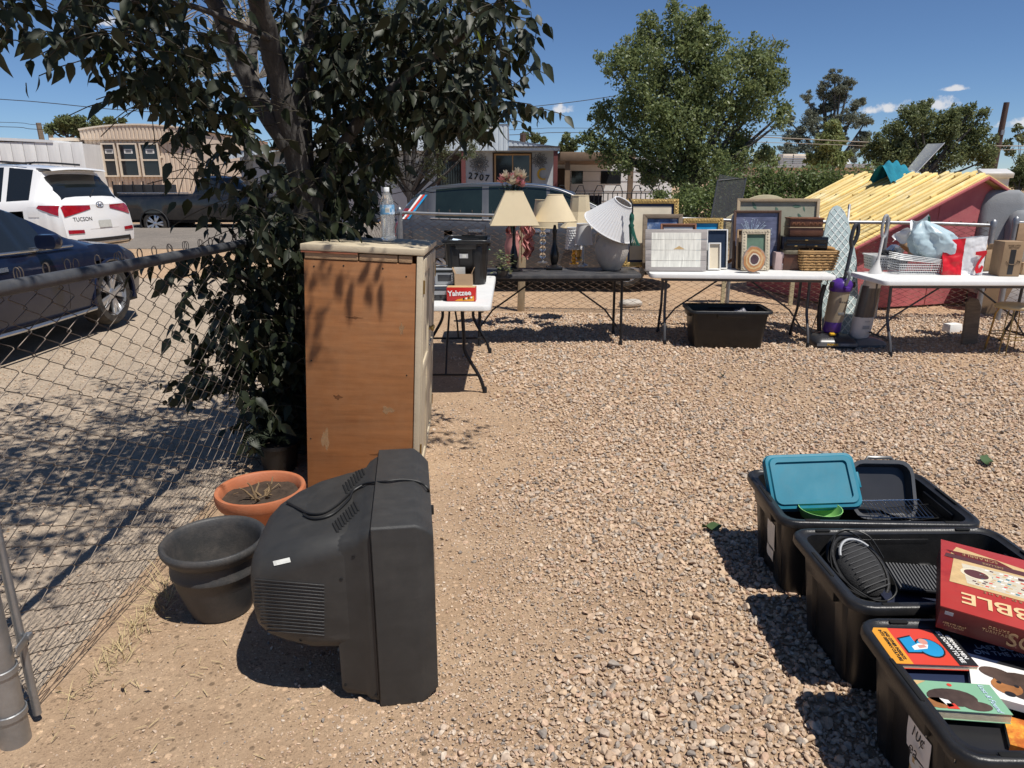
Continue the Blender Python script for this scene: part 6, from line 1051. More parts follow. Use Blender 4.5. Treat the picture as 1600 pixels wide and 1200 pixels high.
    c = PY(1422, 365, 7.42); B = thing('plastic_bag', 'thin white plastic bag hanging beside the pale blue bag', 'bag', (c.x, 7.42, 1.02))
    bagmesh(lambda u, v: ((u - .5) * .34 * (1 - .35 * v) + .02 * sin(9 * v), .05 * sin(8 * u + 3 * v) * (.4 + v), .02 + .22 * v * (.5 + u * .7) + .02 * sin(14 * u)), 24, 14, B, 'bag_white')
    c = on_table(1504, 430); B = thing('shopping_bag', 'red and white plastic shopping bag standing on the bag table', 'bag', c + Vector((.0, .11, 0)), rad(-4)); w_, h_ = .40, .36
    def sheet_(x0, x1, m, sd, name='panel'):
        def fn(u, v):
            x = x0 + (x1 - x0) * u; cr = .016 * (mno.ridged_multi_fractal(Vector((x * 7, v * 2.6, sd)), 1., 2.1, 3, 1., 2.) - 1.1) + .008 * sin(13 * x + 4 * v); return (x * (1 - .08 * (1 - v)) + .012 * v, sd * (.10 * (1 - .55 * v)) + cr * (1.2 - .6 * v) * (v > .02), h_ * v * (.93 + .12 * (x / w_ + .5)) )
        return bagmesh(fn, 30, 40, B, m, name)
    sheet_(-.21, .0, 'bag_red', -1); wp = sheet_(0, .21, 'bag_white', -1); sheet_(-.21, .21, 'bag_white', 1)
    for s_, m in ((-1, 'bag_red'), (1, 'bag_white')): bagmesh(lambda u, v: (s_ * .21 * (1 - .08 * (1 - v)) + .012 * v - s_ * .03 * sin(pi * u) * v, (u - .5) * .2 * (1 - .55 * v), h_ * v * (.93 + .12 * (s_ * .5 + .5))), 6, 8, B, m)
    k = MB(); pts = [(.10, .23), (.20, .245), (.205, .215), (.165, .15), (.14, .09), (.15, .06), (.175, .10), (.19, .085), (.175, .03), (.13, .02), (.11, .06), (.125, .12), (.16, .19), (.10, .20)]
    k.prism(pts, lambda a, z: Vector((a, -.112 + .05 * z, z)), lambda a, z: Vector((a, -.118 + .05 * z, z))); k.build('printed_stroke', MATS['bag_red'], wp)
    c = on_table(1545, 424); carton('tan open topped box right of the shopping bag', c + Vector((.02, .12, 0)), rad(14), .19, .18, .22, flaps=1)
    c = on_table(1578, 432); T = carton('brown parcel carton with a black printed tape strip', c + Vector((0, .10, 0)), rad(-6), .185, .2, .335, 'carton_dark'); k = MB(); k.box((0, -.1012, .14), (.05, .002, .24)); k.build('tape', MATS['tape_black'], T); text('MADE WITH\nRECYCLED', .02, MATS['backing'], T, (.0, -.1018, .29), (rad(90), 0, 0)); k = MB(); k.tube(spline([(-.05, -.1025, .15), (-.02, -.1025, .12), (.03, -.1025, .12), (.07, -.1025, .15)], 5), .004, 4); k.tube([(.05, -.1025, .155), (.073, -.1025, .152), (.075, -.1025, .13)], .004, 4); k.build('arrow_print', MATS['backing'], T)
    c = on_table(1620, 430); holes_basket('white perforated basket at the right edge beside the parcel carton', c + Vector((.05, .22, .12)), rad(3), .36, .28, .17); carton('low tan carton under the right hand white basket', c + Vector((.05, .2, 0)), rad(3), .38, .32, .12)
    c = on_table(1600, 405); carton('large tan cardboard sheet box standing at the back right of the bag table', c + Vector((.05, .0, 0)), rad(-3), .42, .10, .42)
    # stool
    p = PZ(1575, 552); S_ = thing('round_stool', 'round stool with cream seat and thin brass wire legs', 'stool', (p.x, p.y + .03, 0)); b = MB(); b.lathe([(.10, .445), (.165, .448), (.172, .46), (.168, .478), (.15, .488), (.02, .492)], 36); b.build('seat', mat('seat_cream', (.58, .47, .27), .5, 0, .06), S_, smooth=60)
    for i in range(4):
        for s_ in (-.16, .16): a = pi / 4 + i * pi / 2 + s_; k = MB(); k.tube([(.12 * cos(a), .12 * sin(a), .45), (.15 * cos(a), .15 * sin(a), .38), (.185 * cos(a), .185 * sin(a), 0)], .0055, 6); k.build('leg', MATS['brass'], S_, smooth=True)
    for z, r in ((.16, .172), (.19, .169)): k = MB(); k.tube([(r * cos(a), r * sin(a), z) for a in np.linspace(0, 6.283, 25)[:-1]], .0045, 6, close=True); k.build('ring', MATS['brass'], S_, smooth=True)
    # under the table
    p = PZ(1530, 545); K = thing('headboard', 'rounded brown board leaning in shade under the bag table', 'board', (p.x, p.y + .2, 0), (rad(-8), rad(3), rad(12))); b = MB(); b.prism([(-.09, 0), (.10, 0), (.10, .40), (.06, .47), (-.03, .49), (-.075, .44)], lambda a, c: Vector((a, 0, c)), lambda a, c: Vector((a, -.03, c))); b.build('board', MATS['wood_grey'], K, bevel=.01)
    p = PZ(1495, 522); K = thing('white_carton', 'flattened white carton on the ground behind the bag table', 'box', (p.x, p.y + .1, 0), rad(15)); b = MB(); b.box((0, 0, .05), (.18, .12, .1), taper=(.9, .8)); b.build('carton', MATS['paper_white'], K, bevel=.003)
right_table()
# ---------------------------------------------------------------- shed and clutter behind the fence
mat('yellow_wood', (.76, .585, .245), .7, 0, .14, 5, .2, 60, ov=.14, c2=(.80, .67, .37), thr=.54, stretch=(1, 1, 1)); mat('barn_red', (.44, .11, .12), .75, 0, .12, 3, .2, 40, c2=(.37, .09, .10), thr=.58, dust=.15); mat('towel', (.01, .19, .27), .9, 0, .2, 9, .6, 60); mat('upholstery', (.23, .24, .25), .9, 0, .1, 5, .3, 80); mat('clear_sheet', (.6, .63, .65), .15, 0, .1, 3, al=.45)
def shed():
    P2 = Vector((6.22, 9.72, 1.72)); r = Vector((.29, -.957, 0)).normalized(); s = Vector((-.957, -.29, 0)).normalized(); RL, SL, DR = 2.45, 2.0, .87
    T = thing('red_shed', 'low red shed with a yellow ribbed board roof behind the fence', 'shed', (P2.x, P2.y, 0), math.atan2(-s.y, -s.x)); inv = Matrix.Rotation(math.atan2(-s.y, -s.x), 3, 'Z').inverted()
    # local: x = away from eave (down slope is -x), y = along the ridge away from the gable we see
    q = MB(); q.prism([(-SL, 1.72 - DR), (0, 1.72), (SL * .9, 1.72 - DR * .9), (SL * .9, 1.72 - DR * .9 - .03), (0, 1.69), (-SL, 1.69 - DR)], lambda a, z: Vector((a, -.05, z)), lambda a, z: Vector((a, RL, z))); roof = q.build('roof_deck', MATS['yellow_wood'], T)
    n = 21; sl = math.atan2(DR, SL); LL = math.hypot(DR, SL)
    for i in range(n):
        y = -.02 + (RL - .02) * (i + .5) / n; b = MB(); w = .052 if i % 3 else .07; b.box((-SL / 2, y + random.gauss(0, .008), 1.72 - DR / 2 + .022 + random.uniform(0, .014)), (LL + random.uniform(-.10, .06), w * random.uniform(.75, 1.2), .034), (random.gauss(0, .05), -sl + random.gauss(0, .004), random.gauss(0, .006))); b.build('slat', MATS['yellow_wood'], roof, bevel=.004)
    for k in (.06, .36, .66, .92):
        for i in range(0, n, 2 + int(k * 3) % 2): y = -.02 + (RL - .02) * (i + 1) / n; b = MB(); b.box((-SL * k, y, 1.72 - DR * k + .05), (.09, .03, .03), (0, -sl, 0)); b.build('cleat', MATS['yellow_wood'], roof, bevel=.003)
    g = MB(); e = .16; zz = 1.66 - DR * (SL - e) / SL; g.prism([(-SL + e, .02), (SL * .9 - e, .02), (SL * .9 - e, zz + .05), (0, 1.66), (-SL + e, zz)], lambda a, z: Vector((a, .06, z)), lambda a, z: Vector((a, .10, z))); g.build('gable_wall', MATS['barn_red'], T)
    g = MB(); g.bx(-SL + e, -SL + e + .04, .10, RL - .1, .02, zz); g.build('side_wall', MATS['barn_red'], T); g = MB(); g.bx(SL * .9 - e - .04, SL * .9 - e, .10, RL - .1, .02, zz); g.build('side_wall', MATS['barn_red'], T)
    for x0, x1, nm in ((-SL, 0, 0), (0, SL * .9, 1)): b = MB(); z0 = 1.70 - DR * abs(x0) / SL; z1 = 1.70 - DR * abs(x1) / SL; b.prism([(x0, z0 - .035), (x1, z1 - .035), (x1, z1), (x0, z0)], lambda a, z: Vector((a, -.07, z)), lambda a, z: Vector((a, -.03, z))); b.build('barge_board', MATS['barn_red'], T, bevel=.004)
    for x in (-.62, .62): b = MB(); b.bx(x, x + .012, .052, .059, .03, 1.62 - DR * abs(x + .06) / SL - .05); b.build('batten', MATS['barn_red'], T, bevel=.003)
    return T
shed()
def behind():
    p = PY(1398, 272, 11.0); T = thing('beach_towel', 'teal towel heaped over the ridge of the yellow roof', 'towel', p + Vector((0, 0, -.10)), rad(-70))
    b = MB(); b.grid(lambda u, v: ((u - .5) * .42, (v - .5) * .55, .30 * (1 - abs(2 * u - 1) ** 1.5) * (.55 + .45 * sin(pi * (v * .8 + .2))) + .025 * sin(22 * v + 6 * u) - .02), 16, 22); b.build('towel', MATS['towel'], T, smooth=True)
    p = PY(1430, 256, 11.3); T = thing('plastic_sheet', 'bent clear plastic sheet sticking up behind the teal towel', 'sheet', p + Vector((0, 0, -.2)), rad(20)); b = MB(); b.grid(lambda u, v: (-.2 + .55 * v + .05 * sin(3 * u), (u - .5) * .3, .5 * v - .12 * u * (1 - v)), 6, 8); b.build('sheet', MATS['clear_sheet'], T, smooth=True); b = MB(); b.tube([(-.2, -.15, 0), (.35, -.15, .5)], .01, 6); b.build('edge_rib', MATS['galv'], T)
    p = PY(1420, 276, 11.2); T = thing('white_cushion', 'white cushion lying behind the shed ridge right of the towel', 'cushion', p + Vector((0, .1, -.12)), 0); b = MB(); b.loft([rr(.5, .3, .12, 0), rr(.62, .36, .15, .07), rr(.6, .34, .15, .13), rr(.4, .2, .1, .165)]); b.build('cushion', MATS['bag_white'], T, smooth=True)
    p = PY(1552, 284, 12.2); T = thing('white_appliance', 'white tipped appliance panel standing beyond the shed gable', 'appliance', (p.x, 12.2, 0), rad(-15)); b = MB(); b.box((0, 0, .86), (.36, .3, 1.7)); b.build('body', MATS['vac_white'], T, bevel=.02); b = MB(); b.box((0, -.02, 1.76), (.44, .36, .08), (rad(12), 0, 0)); b.build('lid', MATS['vac_white'], T, bevel=.01)
    for k, (px, Y, top, lab) in enumerate(((1568, 9.35, 297, 'grey upholstered armchair back next to the shed gable'), (1615, 9.15, 330, 'second grey upholstered chair at the right edge, lower than the first'))):
        p = PY(px, top, Y); h = p.z; T = thing('upholstered_chair', lab, 'chair', (p.x + .26, Y + .2, 0), rad(-14 + 4 * k), 'grey chairs beside the shed')
        b = MB(); b.loft([rr(.5, .16, .07, .3), rr(.56, .2, .09, .6), rr(.58, .22, .1, h - .2), rr(.50, .2, .1, h - .06), rr(.34, .12, .05, h)]); b.build('backrest', MATS['upholstery'], T, (0, .12, 0), (rad(-6), 0, 0), smooth=60); b = MB(); b.loft([rr(.58, .6, .08, .25), rr(.62, .64, .1, .32), rr(.62, .64, .1, .44), rr(.5, .52, .1, .49)]); b.build('seat', MATS['upholstery'], T, (0, -.1, 0), smooth=60)
        for sx in (-1, 1):
            b = MB(); b.box((sx * .32, -.08, .42), (.1, .6, .4)); b.build('armrest', MATS['upholstery'], T, bevel=.04)
            for sy in (-1, 1): b = MB(); b.tube([(sx * .26, sy * .3 - .08, 0), (sx * .26, sy * .3 - .08, .28)], .025, 8); b.build('leg', MATS['wood_dark'], T)
    p = PY(1197, 304, 9.75); T = thing('arched_headboard', 'cream arched headboard behind the fence above the leaf picture', 'headboard', (p.x, 9.75, 0), rad(-4)); h = p.z; o_ = [(-.5, h - .62), (.5, h - .62), (.5, h - .30)] + [(.36 * cos(a), h - .24 + .24 * sin(a)) for a in np.linspace(.1, 3.04, 14)] + [(-.5, h - .30)]; b = MB(); b.prism(o_, lambda a, z: Vector((a, 0, z)), lambda a, z: Vector((a, -.04, z))); b.build('panel', mat('headboard_cream', (.50, .44, .28), .6), T, bevel=.008); [MB().bx(x - .025, x + .025, -.04, 0, 0, h - .6).build('leg', MATS['headboard_cream'], T) for x in (-.46, .46)]
    p = PZ(1476, 478); T = thing('cardboard_sheet', 'tall brown cardboard sheet leaning on the red shed behind the bag table', 'cardboard', (p.x + .1, 8.95, 0), (rad(4), rad(17), rad(-5))); b = MB(); b.bx(-.13, .16, 0, .02, 0, .85); b.build('sheet', MATS['carton_dark'], T)
    p = PZ(1510, 480); T = thing('white_board', 'pale panel propped behind the fence gap', 'board', (6.35, 9.0, 0), (rad(6), 0, rad(-6))); b = MB(); b.bx(-.3, .45, 0, .03, 0, .62); b.build('panel', MATS['frame_white'], T, bevel=.004)
    p = PZ(985, 478); T = thing('flat_stone', 'flat pale stone on the ground behind the black table', 'stone', (p.x, p.y, .0), .4); b = MB(); b.loft([rr(.30, .18, .05, 0, 3), rr(.32, .2, .06, .05, 3), rr(.24, .14, .05, .085, 3)]); b.build('stone', MATS['stoneware'], T, bevel=.01)
    # screen panel leaning at the big tree, kettle grill
    p = PY(1128, 318, 15.5); T = thing('mesh_screen', 'dark mesh screen panel leaning beneath the big tree', 'screen', (p.x, 15.5, 0), (rad(-4), rad(9), rad(15)))
    b = MB(); b.bx(-.32, .32, -.004, .004, .05, 1.75); b.build('mesh', mat('mesh_grey', (.07, .075, .08), .8, al=.55), T); b = MB(); b.tube([(-.33, 0, .03), (.33, 0, .03), (.33, 0, 1.78), (-.33, 0, 1.62)], .018, 6, close=True); b.build('frame', MATS['galv_dark'], T)
    p = PY(1002, 308, 14.5); T = thing('kettle_grill', 'grey domed kettle grill beyond the gilt frame', 'grill', (p.x, 14.5, 0)); b = MB(); b.lathe([(.02, .62), (.2, .66), (.3, .82), (.3, .86)], 24); b.build('bowl', MATS['vac_dark'], T, smooth=60); b = MB(); b.lathe([(.305, .865), (.29, 1.0), (.2, 1.14), (.03, 1.21)], 24); b.build('lid', MATS['radio_grey'], T, smooth=60); b = MB(); b.tube([(-.06, 0, 1.2), (-.05, 0, 1.25), (.05, 0, 1.25), (.06, 0, 1.2)], .012, 6); b.build('handle', MATS['leg_black'], T)
    for a in (0, 2.1, 4.2): b = MB(); b.tube([(.15 * cos(a), .15 * sin(a), .65), (.3 * cos(a), .3 * sin(a), 0)], .014, 6); b.build('leg', MATS['galv'], T)
behind()
# ---------------------------------------------------------------- vehicles
mat('paint_white_car', (.78, .78, .77), .25, 0, .02, 3, coat=.8, dust=.06); mat('paint_navy', (.004, .008, .026), .3, .0, .05, 3, coat=.6, dust=.05, dc=(.2, .16, .12), spec=.3); mat('paint_grey', (.066, .071, .082), .34, .3, .05, 3, coat=.5, dust=.06, dc=(.2, .17, .14)); mat('paint_black', (.010, .010, .012), .3, .1, .05, 3, coat=.8, dust=.15, dc=(.2, .17, .13)); mat('auto_glass', (.012, .015, .017), .05, 0, .05, 2, coat=.5); mat('auto_glass_green', (.012, .02, .018), .05, 0, .3, 2, coat=.5); mat('trim_black', (.018, .018, .019), .55); mat('tyre', (.022, .021, .02), .85, 0, .2, 9, .3, 60, dust=.4, dc=(.2, .16, .12)); mat('alloy', (.52, .53, .55), .3, .8, .05); mat('tail_red', (.30, .006, .012), .15, 0, .3, 12, coat=.6); mat('plate', (.50, .50, .46), .4, 0, .1, 20); mat('silver_trim', (.5, .51, .52), .25, .9)
def wheel(T, x, y, r, w, side, spokes=10):
    W_ = ob('wheel', None, T, (x, y, r)) if False else None
    t = MB(); t.lathe([(r * .70, -w / 2), (r * .9, -w / 2), (r * .985, -w * .38), (r, -w * .2), (r, w * .2), (r * .985, w * .38), (r * .9, w / 2), (r * .70, w / 2)], 40, cap=False); ty = t.build('wheel', MATS['tyre'], T, (x, y, r), (rad(-90 * side), 0, 0), smooth=40)
    k = MB(); k.lathe([(r * .69, -w * .45), (r * .72, -w * .1), (r * .72, w * .48), (r * .69, w * .48), (r * .67, w * .1)], 40, cap=False); k.build('rim', MATS['alloy'], ty, smooth=40)
    d = MB(); d.lathe([(r * .68, w * .05), (.02, w * .05)], 30); d.build('brake_disc', MATS['trim_black'], ty)
    for i in range(spokes // 2):
        for s_ in (-.13, .13):
            a = 2 * pi * i / (spokes // 2); b = MB(); u = Vector((cos(a + s_ * 1.6), sin(a + s_ * 1.6), 0)); v = Vector((-u.y, u.x, 0)); c0 = Vector((cos(a + s_), sin(a + s_), 0)) * r * .12; c1 = u * r * .70; pz = Vector((0, 0, w * .40)); q0 = r * .05; q1 = r * .095
            b.add([c0 - v * q0 + pz * 1.05, c0 + v * q0 + pz * 1.05, c1 + v * q1 + pz, c1 - v * q1 + pz, c0 - v * q0 + pz * .7, c0 + v * q0 + pz * .7, c1 + v * q1 + pz * .7, c1 - v * q1 + pz * .7], [(0, 1, 2, 3), (4, 7, 6, 5), (0, 4, 5, 1), (1, 5, 6, 2), (2, 6, 7, 3), (3, 7, 4, 0)]); b.build('spoke', MATS['alloy'], ty, bevel=.004)
    h = MB(); h.lathe([(r * .17, w * .25), (r * .17, w * .42), (r * .1, w * .46), (.004, w * .47)], 16); h.build('hub', MATS['alloy'], ty, smooth=50)
def car(T, paint, keys, side_win, front_win, rear_win, wheels, zs=.22, bulge=(.10, .16), rdx=None, fdx=None, roof_glass=None, glass='auto_glass', wr=.34, ww=.23, arch=1.16):
    X = np.array([k[0] for k in keys], float); dense = sorted(set([round(v, 4) for v in np.linspace(X[0], X[-1], 73)] + [round(v, 4) for v in X] + [round(v, 4) for q in list(side_win) + [front_win, rear_win] + ([roof_glass] if roof_glass else []) for v in q]))
    D = np.array(dense)
    def cur(i, sm=2):
        y = np.interp(D, X, [k[i] for k in keys])
        for _ in range(sm): z = y.copy(); z[1:-1] = .5 * y[1:-1] + .25 * (y[:-2] + y[2:]); y = z
        return y
    top, belt, wd, rw = cur(1, 3), cur(2, 3), cur(3, 4), cur(4, 4); top = np.maximum(top, belt + .012); n = len(D); L0, L1 = D[0], D[-1]
    rdx = rdx or [.10, .02, 0, .02, .06, .06, .06, .06]; fdx = fdx or [.14, .04, 0, .03, .10, .10, .08, .06]
    def ring(i, s_):
        x, t, b, w, r = D[i], top[i], belt[i], wd[i], min(rw[i], wd[i] * .94); fr = max(0, 1 - (x - L0) / .35) ** 2; ff = max(0, 1 - (L1 - x) / .35) ** 2; hgt = t - b
        P_ = [(.84 * w, zs), (.96 * w, zs + .07), (1.0 * w, zs + .26), (.992 * w, b - .17), (.975 * w, b - .05), (.935 * w, b), (r + (.03 if hgt > .2 else 0), max(b + .006, t - .055)), (r * .86, max(b + .009, t - .016)), (r * .5, t - .002), (0, t)]
        dx = rdx[:5] + [rdx[4]] + [rdx[5]] * 4; dxf = fdx[:5] + [fdx[4]] + [fdx[5]] * 4
        return [Vector((x + dx[k] * fr - dxf[k] * ff, s_ * p[0], p[1])) for k, p in enumerate(P_)]
    R_ = {s_: [ring(i, s_) for i in range(n)] for s_ in (-1, 1)}; body = MB(); glass_parts = {}
    def inr(x0, x1, q): m = (x0 + x1) / 2; return q[0] < m < q[1]
    for s_ in (-1, 1):
        for i in range(n - 1):
            for k in range(9):
                q = [R_[s_][i][k], R_[s_][i + 1][k], R_[s_][i + 1][k + 1], R_[s_][i][k + 1]]; key = None; c = sum(q, Vector()) / 4
                if k == 5:
                    for j, wv in enumerate(side_win):
                        if inr(D[i], D[i + 1], wv): key = ('side_window', s_, j)
                elif k >= 6:
                    if inr(D[i], D[i + 1], front_win): key = ('windshield', 0, 0)
                    if inr(D[i], D[i + 1], rear_win): key = ('rear_window', 0, 0)
                    if roof_glass and k >= 7 and inr(D[i], D[i + 1], roof_glass): key = ('roof_glass', 0, 0)
                if k <= 3 and any((c.x - wx) ** 2 + (c.z - wr) ** 2 < (wr * arch) ** 2 for wx in wheels): continue
                (glass_parts.setdefault(key, MB()) if key else body).add(q if s_ > 0 else q[::-1], [(0, 1, 2, 3)])
    for e, i, bl, sg in ((0, 0, bulge[0], -1), (1, n - 1, bulge[1], 1)):
        m = 12
        for k in range(9):
            for j in range(m):
                def pt(kk, jj):
                    a = R_[1][i][kk]; y = a.y * (1 - 2 * jj / m); return Vector((a.x + sg * bl * (1 - (1 - 2 * jj / m) ** 2) * (a.y / max(wd[i], .01)), y, a.z))
                body.add([pt(k, j), pt(k, j + 1), pt(k + 1, j + 1), pt(k + 1, j)], [(0, 1, 2, 3)])
    o = body.build('body', MATS[paint], T, smooth=32, weld=True)
    allv = MB(); allv.v = list(body.v); allv.f = list(body.f)
    for key, g in glass_parts.items():
        nn = len(allv.v); allv.v += g.v; allv.f += [tuple(a + nn for a in f) for f in g.f]; g.build(key[0], MATS[glass], T, smooth=32, weld=True)
    u = MB(); u.bx(L0 + .25, L1 - .25, -wd.max() * .8, wd.max() * .8, zs - .02, zs + .05)
    for wx in wheels: pass
    u.build('underbody', MATS['trim_black'], T)
    for wx in wheels:
        for s_ in (-1, 1):
            w = np.interp(wx, D, wd); a = MB(); a.tube([(wx + wr * arch * cos(t), s_ * (w * .99), wr + wr * arch * sin(t)) for t in np.linspace(-.25, pi + .25, 22)], .022, 6); a.build('arch_trim', MATS['trim_black'] if paint != 'paint_navy' else MATS[paint], T, smooth=True)
            l = MB(); l.loft([[Vector((wx + wr * arch * cos(t), s_ * yy, wr + wr * arch * sin(t))) for t in np.linspace(-.3, pi + .3, 18)] for yy in (w * .97, w * .55)], False, False); l.build('arch_liner', MATS['trim_black'], T)
            wheel(T, wx, s_ * (w - ww * .5 - .02), wr, ww, s_)
    bv = BVHTree.FromPolygons([Vector(v) for v in allv.v], allv.f); return o, bv
def decal(bv, quad, d, m, name, par, off=.006, nu=6, nv=4):
    d = Vector(d).normalized(); q = [Vector(p) for p in quad]; b = MB(); ok = True; P_ = []
    for i in range(nu + 1):
        for j in range(nv + 1):
            u, v = i / nu, j / nv; p = (q[0] * (1 - u) + q[1] * u) * (1 - v) + (q[3] * (1 - u) + q[2] * u) * v; h = bv.ray_cast(p - d * 3, d); P_.append(h[0] - d * off if h[0] is not None else None)
    b.add([q_ or (0, 0, 1) for q_ in P_], [f_ for f_ in [(i * (nv + 1) + j, (i + 1) * (nv + 1) + j, (i + 1) * (nv + 1) + j + 1, i * (nv + 1) + j + 1) for i in range(nu) for j in range(nv)] if all(P_[k_] is not None for k_ in f_)]); return b.build(name, MATS[m], par, smooth=True)
def mirrors(T, x, y, z, m):
    for s_ in (-1, 1):
        k = MB(); k.loft([[Vector((x + dx, s_ * (y + p.x), z + p.y)) for p in rr(w, h, .04, 0, 4, .09, 0)] for dx, w, h in ((-.06, .2, .13), (.0, .22, .145), (.06, .19, .12), (.09, .1, .06))]); mm = k.build('side_mirror', MATS[m], T, smooth=50); k = MB(); k.bx(x - .05, x + .05, s_ * (y + .01) - .1 * (s_ > 0) - (0 if s_ > 0 else -.0), s_ * (y + .01) + (.02 if s_ > 0 else .1), z - .085, z - .055); k.build('mirror_arm', MATS['silver_trim'], mm)
def vehicles():
    # white SUV, tail towards us
    T = thing('white_suv', 'white compact SUV parked at the street with its tail towards the yard', 'car', (-10.1, 14.15, .20), rad(170)); T.scale = (1.05,) * 3
    K = [(-2.24, .99, .97, .84, .66), (-2.16, 1.07, 1.0, .87, .66), (-2.0, 1.28, 1.03, .895, .64), (-1.80, 1.545, 1.06, .91, .62), (-1.72, 1.60, 1.06, .915, .62), (-1.2, 1.645, 1.03, .925, .64), (-.4, 1.66, .99, .925, .65), (.2, 1.63, .97, .925, .64), (.62, 1.52, .96, .925, .64), (1.1, 1.16, .97, .925, .7), (1.25, 1.08, .99, .92, .76), (1.8, 1.02, .93, .90, .74), (2.1, .92, .85, .83, .66), (2.24, .78, .74, .72, .55)]
    o, bv = car(T, 'paint_white_car', K, [(-1.66, -1.22), (-1.12, -.40), (-.32, .70)], (.64, 1.12), (-2.13, -1.84), [-1.33, 1.34], zs=.24, roof_glass=(-1.3, .45), rdx=[.05, -.02, -.02, .02, .05, .05, .05, .05], wr=.35)
    for s_ in (-1, 1):
        decal(bv, [(-3, s_ * .80, .78), (-3, s_ * .24, .90), (-3, s_ * .24, .96), (-3, s_ * .80, .975)], (1, 0, 0), 'tail_red', 'tail_light', T, .012, 10, 3); decal(bv, [(-2.18, s_ * 2, .80), (-1.82, s_ * 2, .93), (-1.86, s_ * 2, .975), (-2.18, s_ * 2, .97)], (0, -s_, 0), 'tail_red', 'tail_light', T, .012, 6, 3)
        decal(bv, [(-3, s_ * .80, .50), (-3, s_ * .50, .50), (-3, s_ * .50, .555), (-3, s_ * .80, .565)], (1, 0, 0), 'tail_red', 'reflector', T, .01)
        b = MB(); b.tube(spline([(-1.5, s_ * .60, 1.655), (-.6, s_ * .62, 1.70), (.35, s_ * .61, 1.655)], 6), .02, 6); b.build('roof_rail', MATS['trim_black'], T, smooth=True)
    decal(bv, [(-3, .72, .26), (-3, -.72, .26), (-3, -.66, .40), (-3, .66, .40)], (1, 0, 0), 'trim_black', 'bumper_skid', T, .008, 12, 3); decal(bv, [(-3, .62, .29), (-3, -.62, .29), (-3, -.58, .34), (-3, .58, .34)], (1, 0, 0), 'silver_trim', 'skid_trim', T, .014, 10, 2)
    pr = decal(bv, [(-3, .36, .56), (-3, -.36, .56), (-3, -.32, .70), (-3, .32, .70)], (1, 0, 0), 'paint_white_car', 'plate_recess', T, .004); pl = decal(bv, [(-3, .155, .575), (-3, -.155, .575), (-3, -.155, .70), (-3, .155, .70)], (1, 0, 0), 'plate', 'licence_plate', T, .014, 3, 2)
    xr = -2.24 - .10
    hx = lambda y, z: (bv.ray_cast(Vector((-4, y, z)), Vector((1, 0, 0)))[0] or Vector((xr, 0, 0))).x - .006
    xe = hx(0, .965) + .03; xr = xe; e = MB(); e.tube([(xr - .03, .085 * cos(a), .965 + .05 * sin(a)) for a in np.linspace(0, 6.283, 21)[:-1]], .008, 6, close=True); e.tube([(xr - .03, .045, .93), (xr - .03, .02, 1.0)], .010, 5); e.tube([(xr - .03, -.02, .93), (xr - .03, -.045, 1.0)], .010, 5); e.tube([(xr - .03, .03, .962), (xr - .03, -.03, .968)], .010, 5); e.build('emblem', MATS['silver_trim'], T, smooth=True)
    text('TUCSON', .095, MATS['trim_black'], T, (min(hx(.62, .73), hx(.3, .73), hx(.46, .73)) - .003, .46, .73), (rad(90), 0, rad(-90)), bold=.01, ext=0)
    tx = [o_ for o_ in T.children if o_.name.startswith('lettering')][0]
    for v_ in tx.data.vertices:
        g_ = tx.matrix_basis @ v_.co; v_.co = tx.matrix_basis.inverted() @ Vector((hx(g_.y, g_.z) + .003, g_.y, g_.z))
    b = MB(); b.loft([[Vector((x, y, z + dz - .03 * (y / .62) ** 2)) for y in np.linspace(-.64, .64, 9)] for x, z, dz in ((-1.70, 1.60, .012), (-1.96, 1.585, .012), (-2.0, 1.565, 0), (-1.72, 1.56, 0))], False, False, True); b.build('spoiler', MATS['paint_white_car'], T, smooth=60); b = MB(); b.tube([(-2.12, .0, 1.10), (-2.03, -.22, 1.22)], .012, 5); b.build('wiper', MATS['trim_black'], T); b = MB(); b.loft([[Vector((-1.0 - .14 * t, p.x * (1 - t), 1.65 + .07 * t)) for p in rr(.06, .02, .008, 0, 3)] for t in (0, .5, .95)]); b.build('antenna_fin', MATS['trim_black'], T, smooth=True)
    decal(bv, [(-1.85, 2, .78), (-1.65, 2, .78), (-1.65, 2, .95), (-1.85, 2, .95)], (0, -1, 0), 'paint_white_car', 'fuel_door', T, .006); mirrors(T, .72, .93, 1.03, 'paint_white_car')
    # navy sedan in the drive
    T = thing('navy_sedan', 'dark navy sedan with silver multi-spoke wheels parked beyond the side fence', 'car', (-5.55, 6.66, .05), rad(88))
    K = [(-2.48, .98, .94, .76, .6), (-2.3, 1.08, .99, .86, .62), (-1.9, 1.15, 1.0, .93, .60), (-1.1, 1.36, .98, .965, .58), (-.4, 1.44, .95, .97, .60), (.2, 1.42, .93, .97, .60), (.5, 1.34, .92, .97, .62), (1.2, 1.02, .92, .97, .74), (1.35, .98, .93, .97, .80), (1.8, .92, .88, .95, .78), (2.2, .80, .76, .86, .7), (2.48, .62, .58, .66, .5)]
    o, bv = car(T, 'paint_navy', K, [(-1.3, -.55), (-.45, .62)], (.52, 1.18), (-1.9, -1.05), [-1.48, 1.48], zs=.20, wr=.355, ww=.25, roof_glass=(-.8, .4), arch=1.1); mirrors(T, .36, .97, 1.03, 'paint_navy')
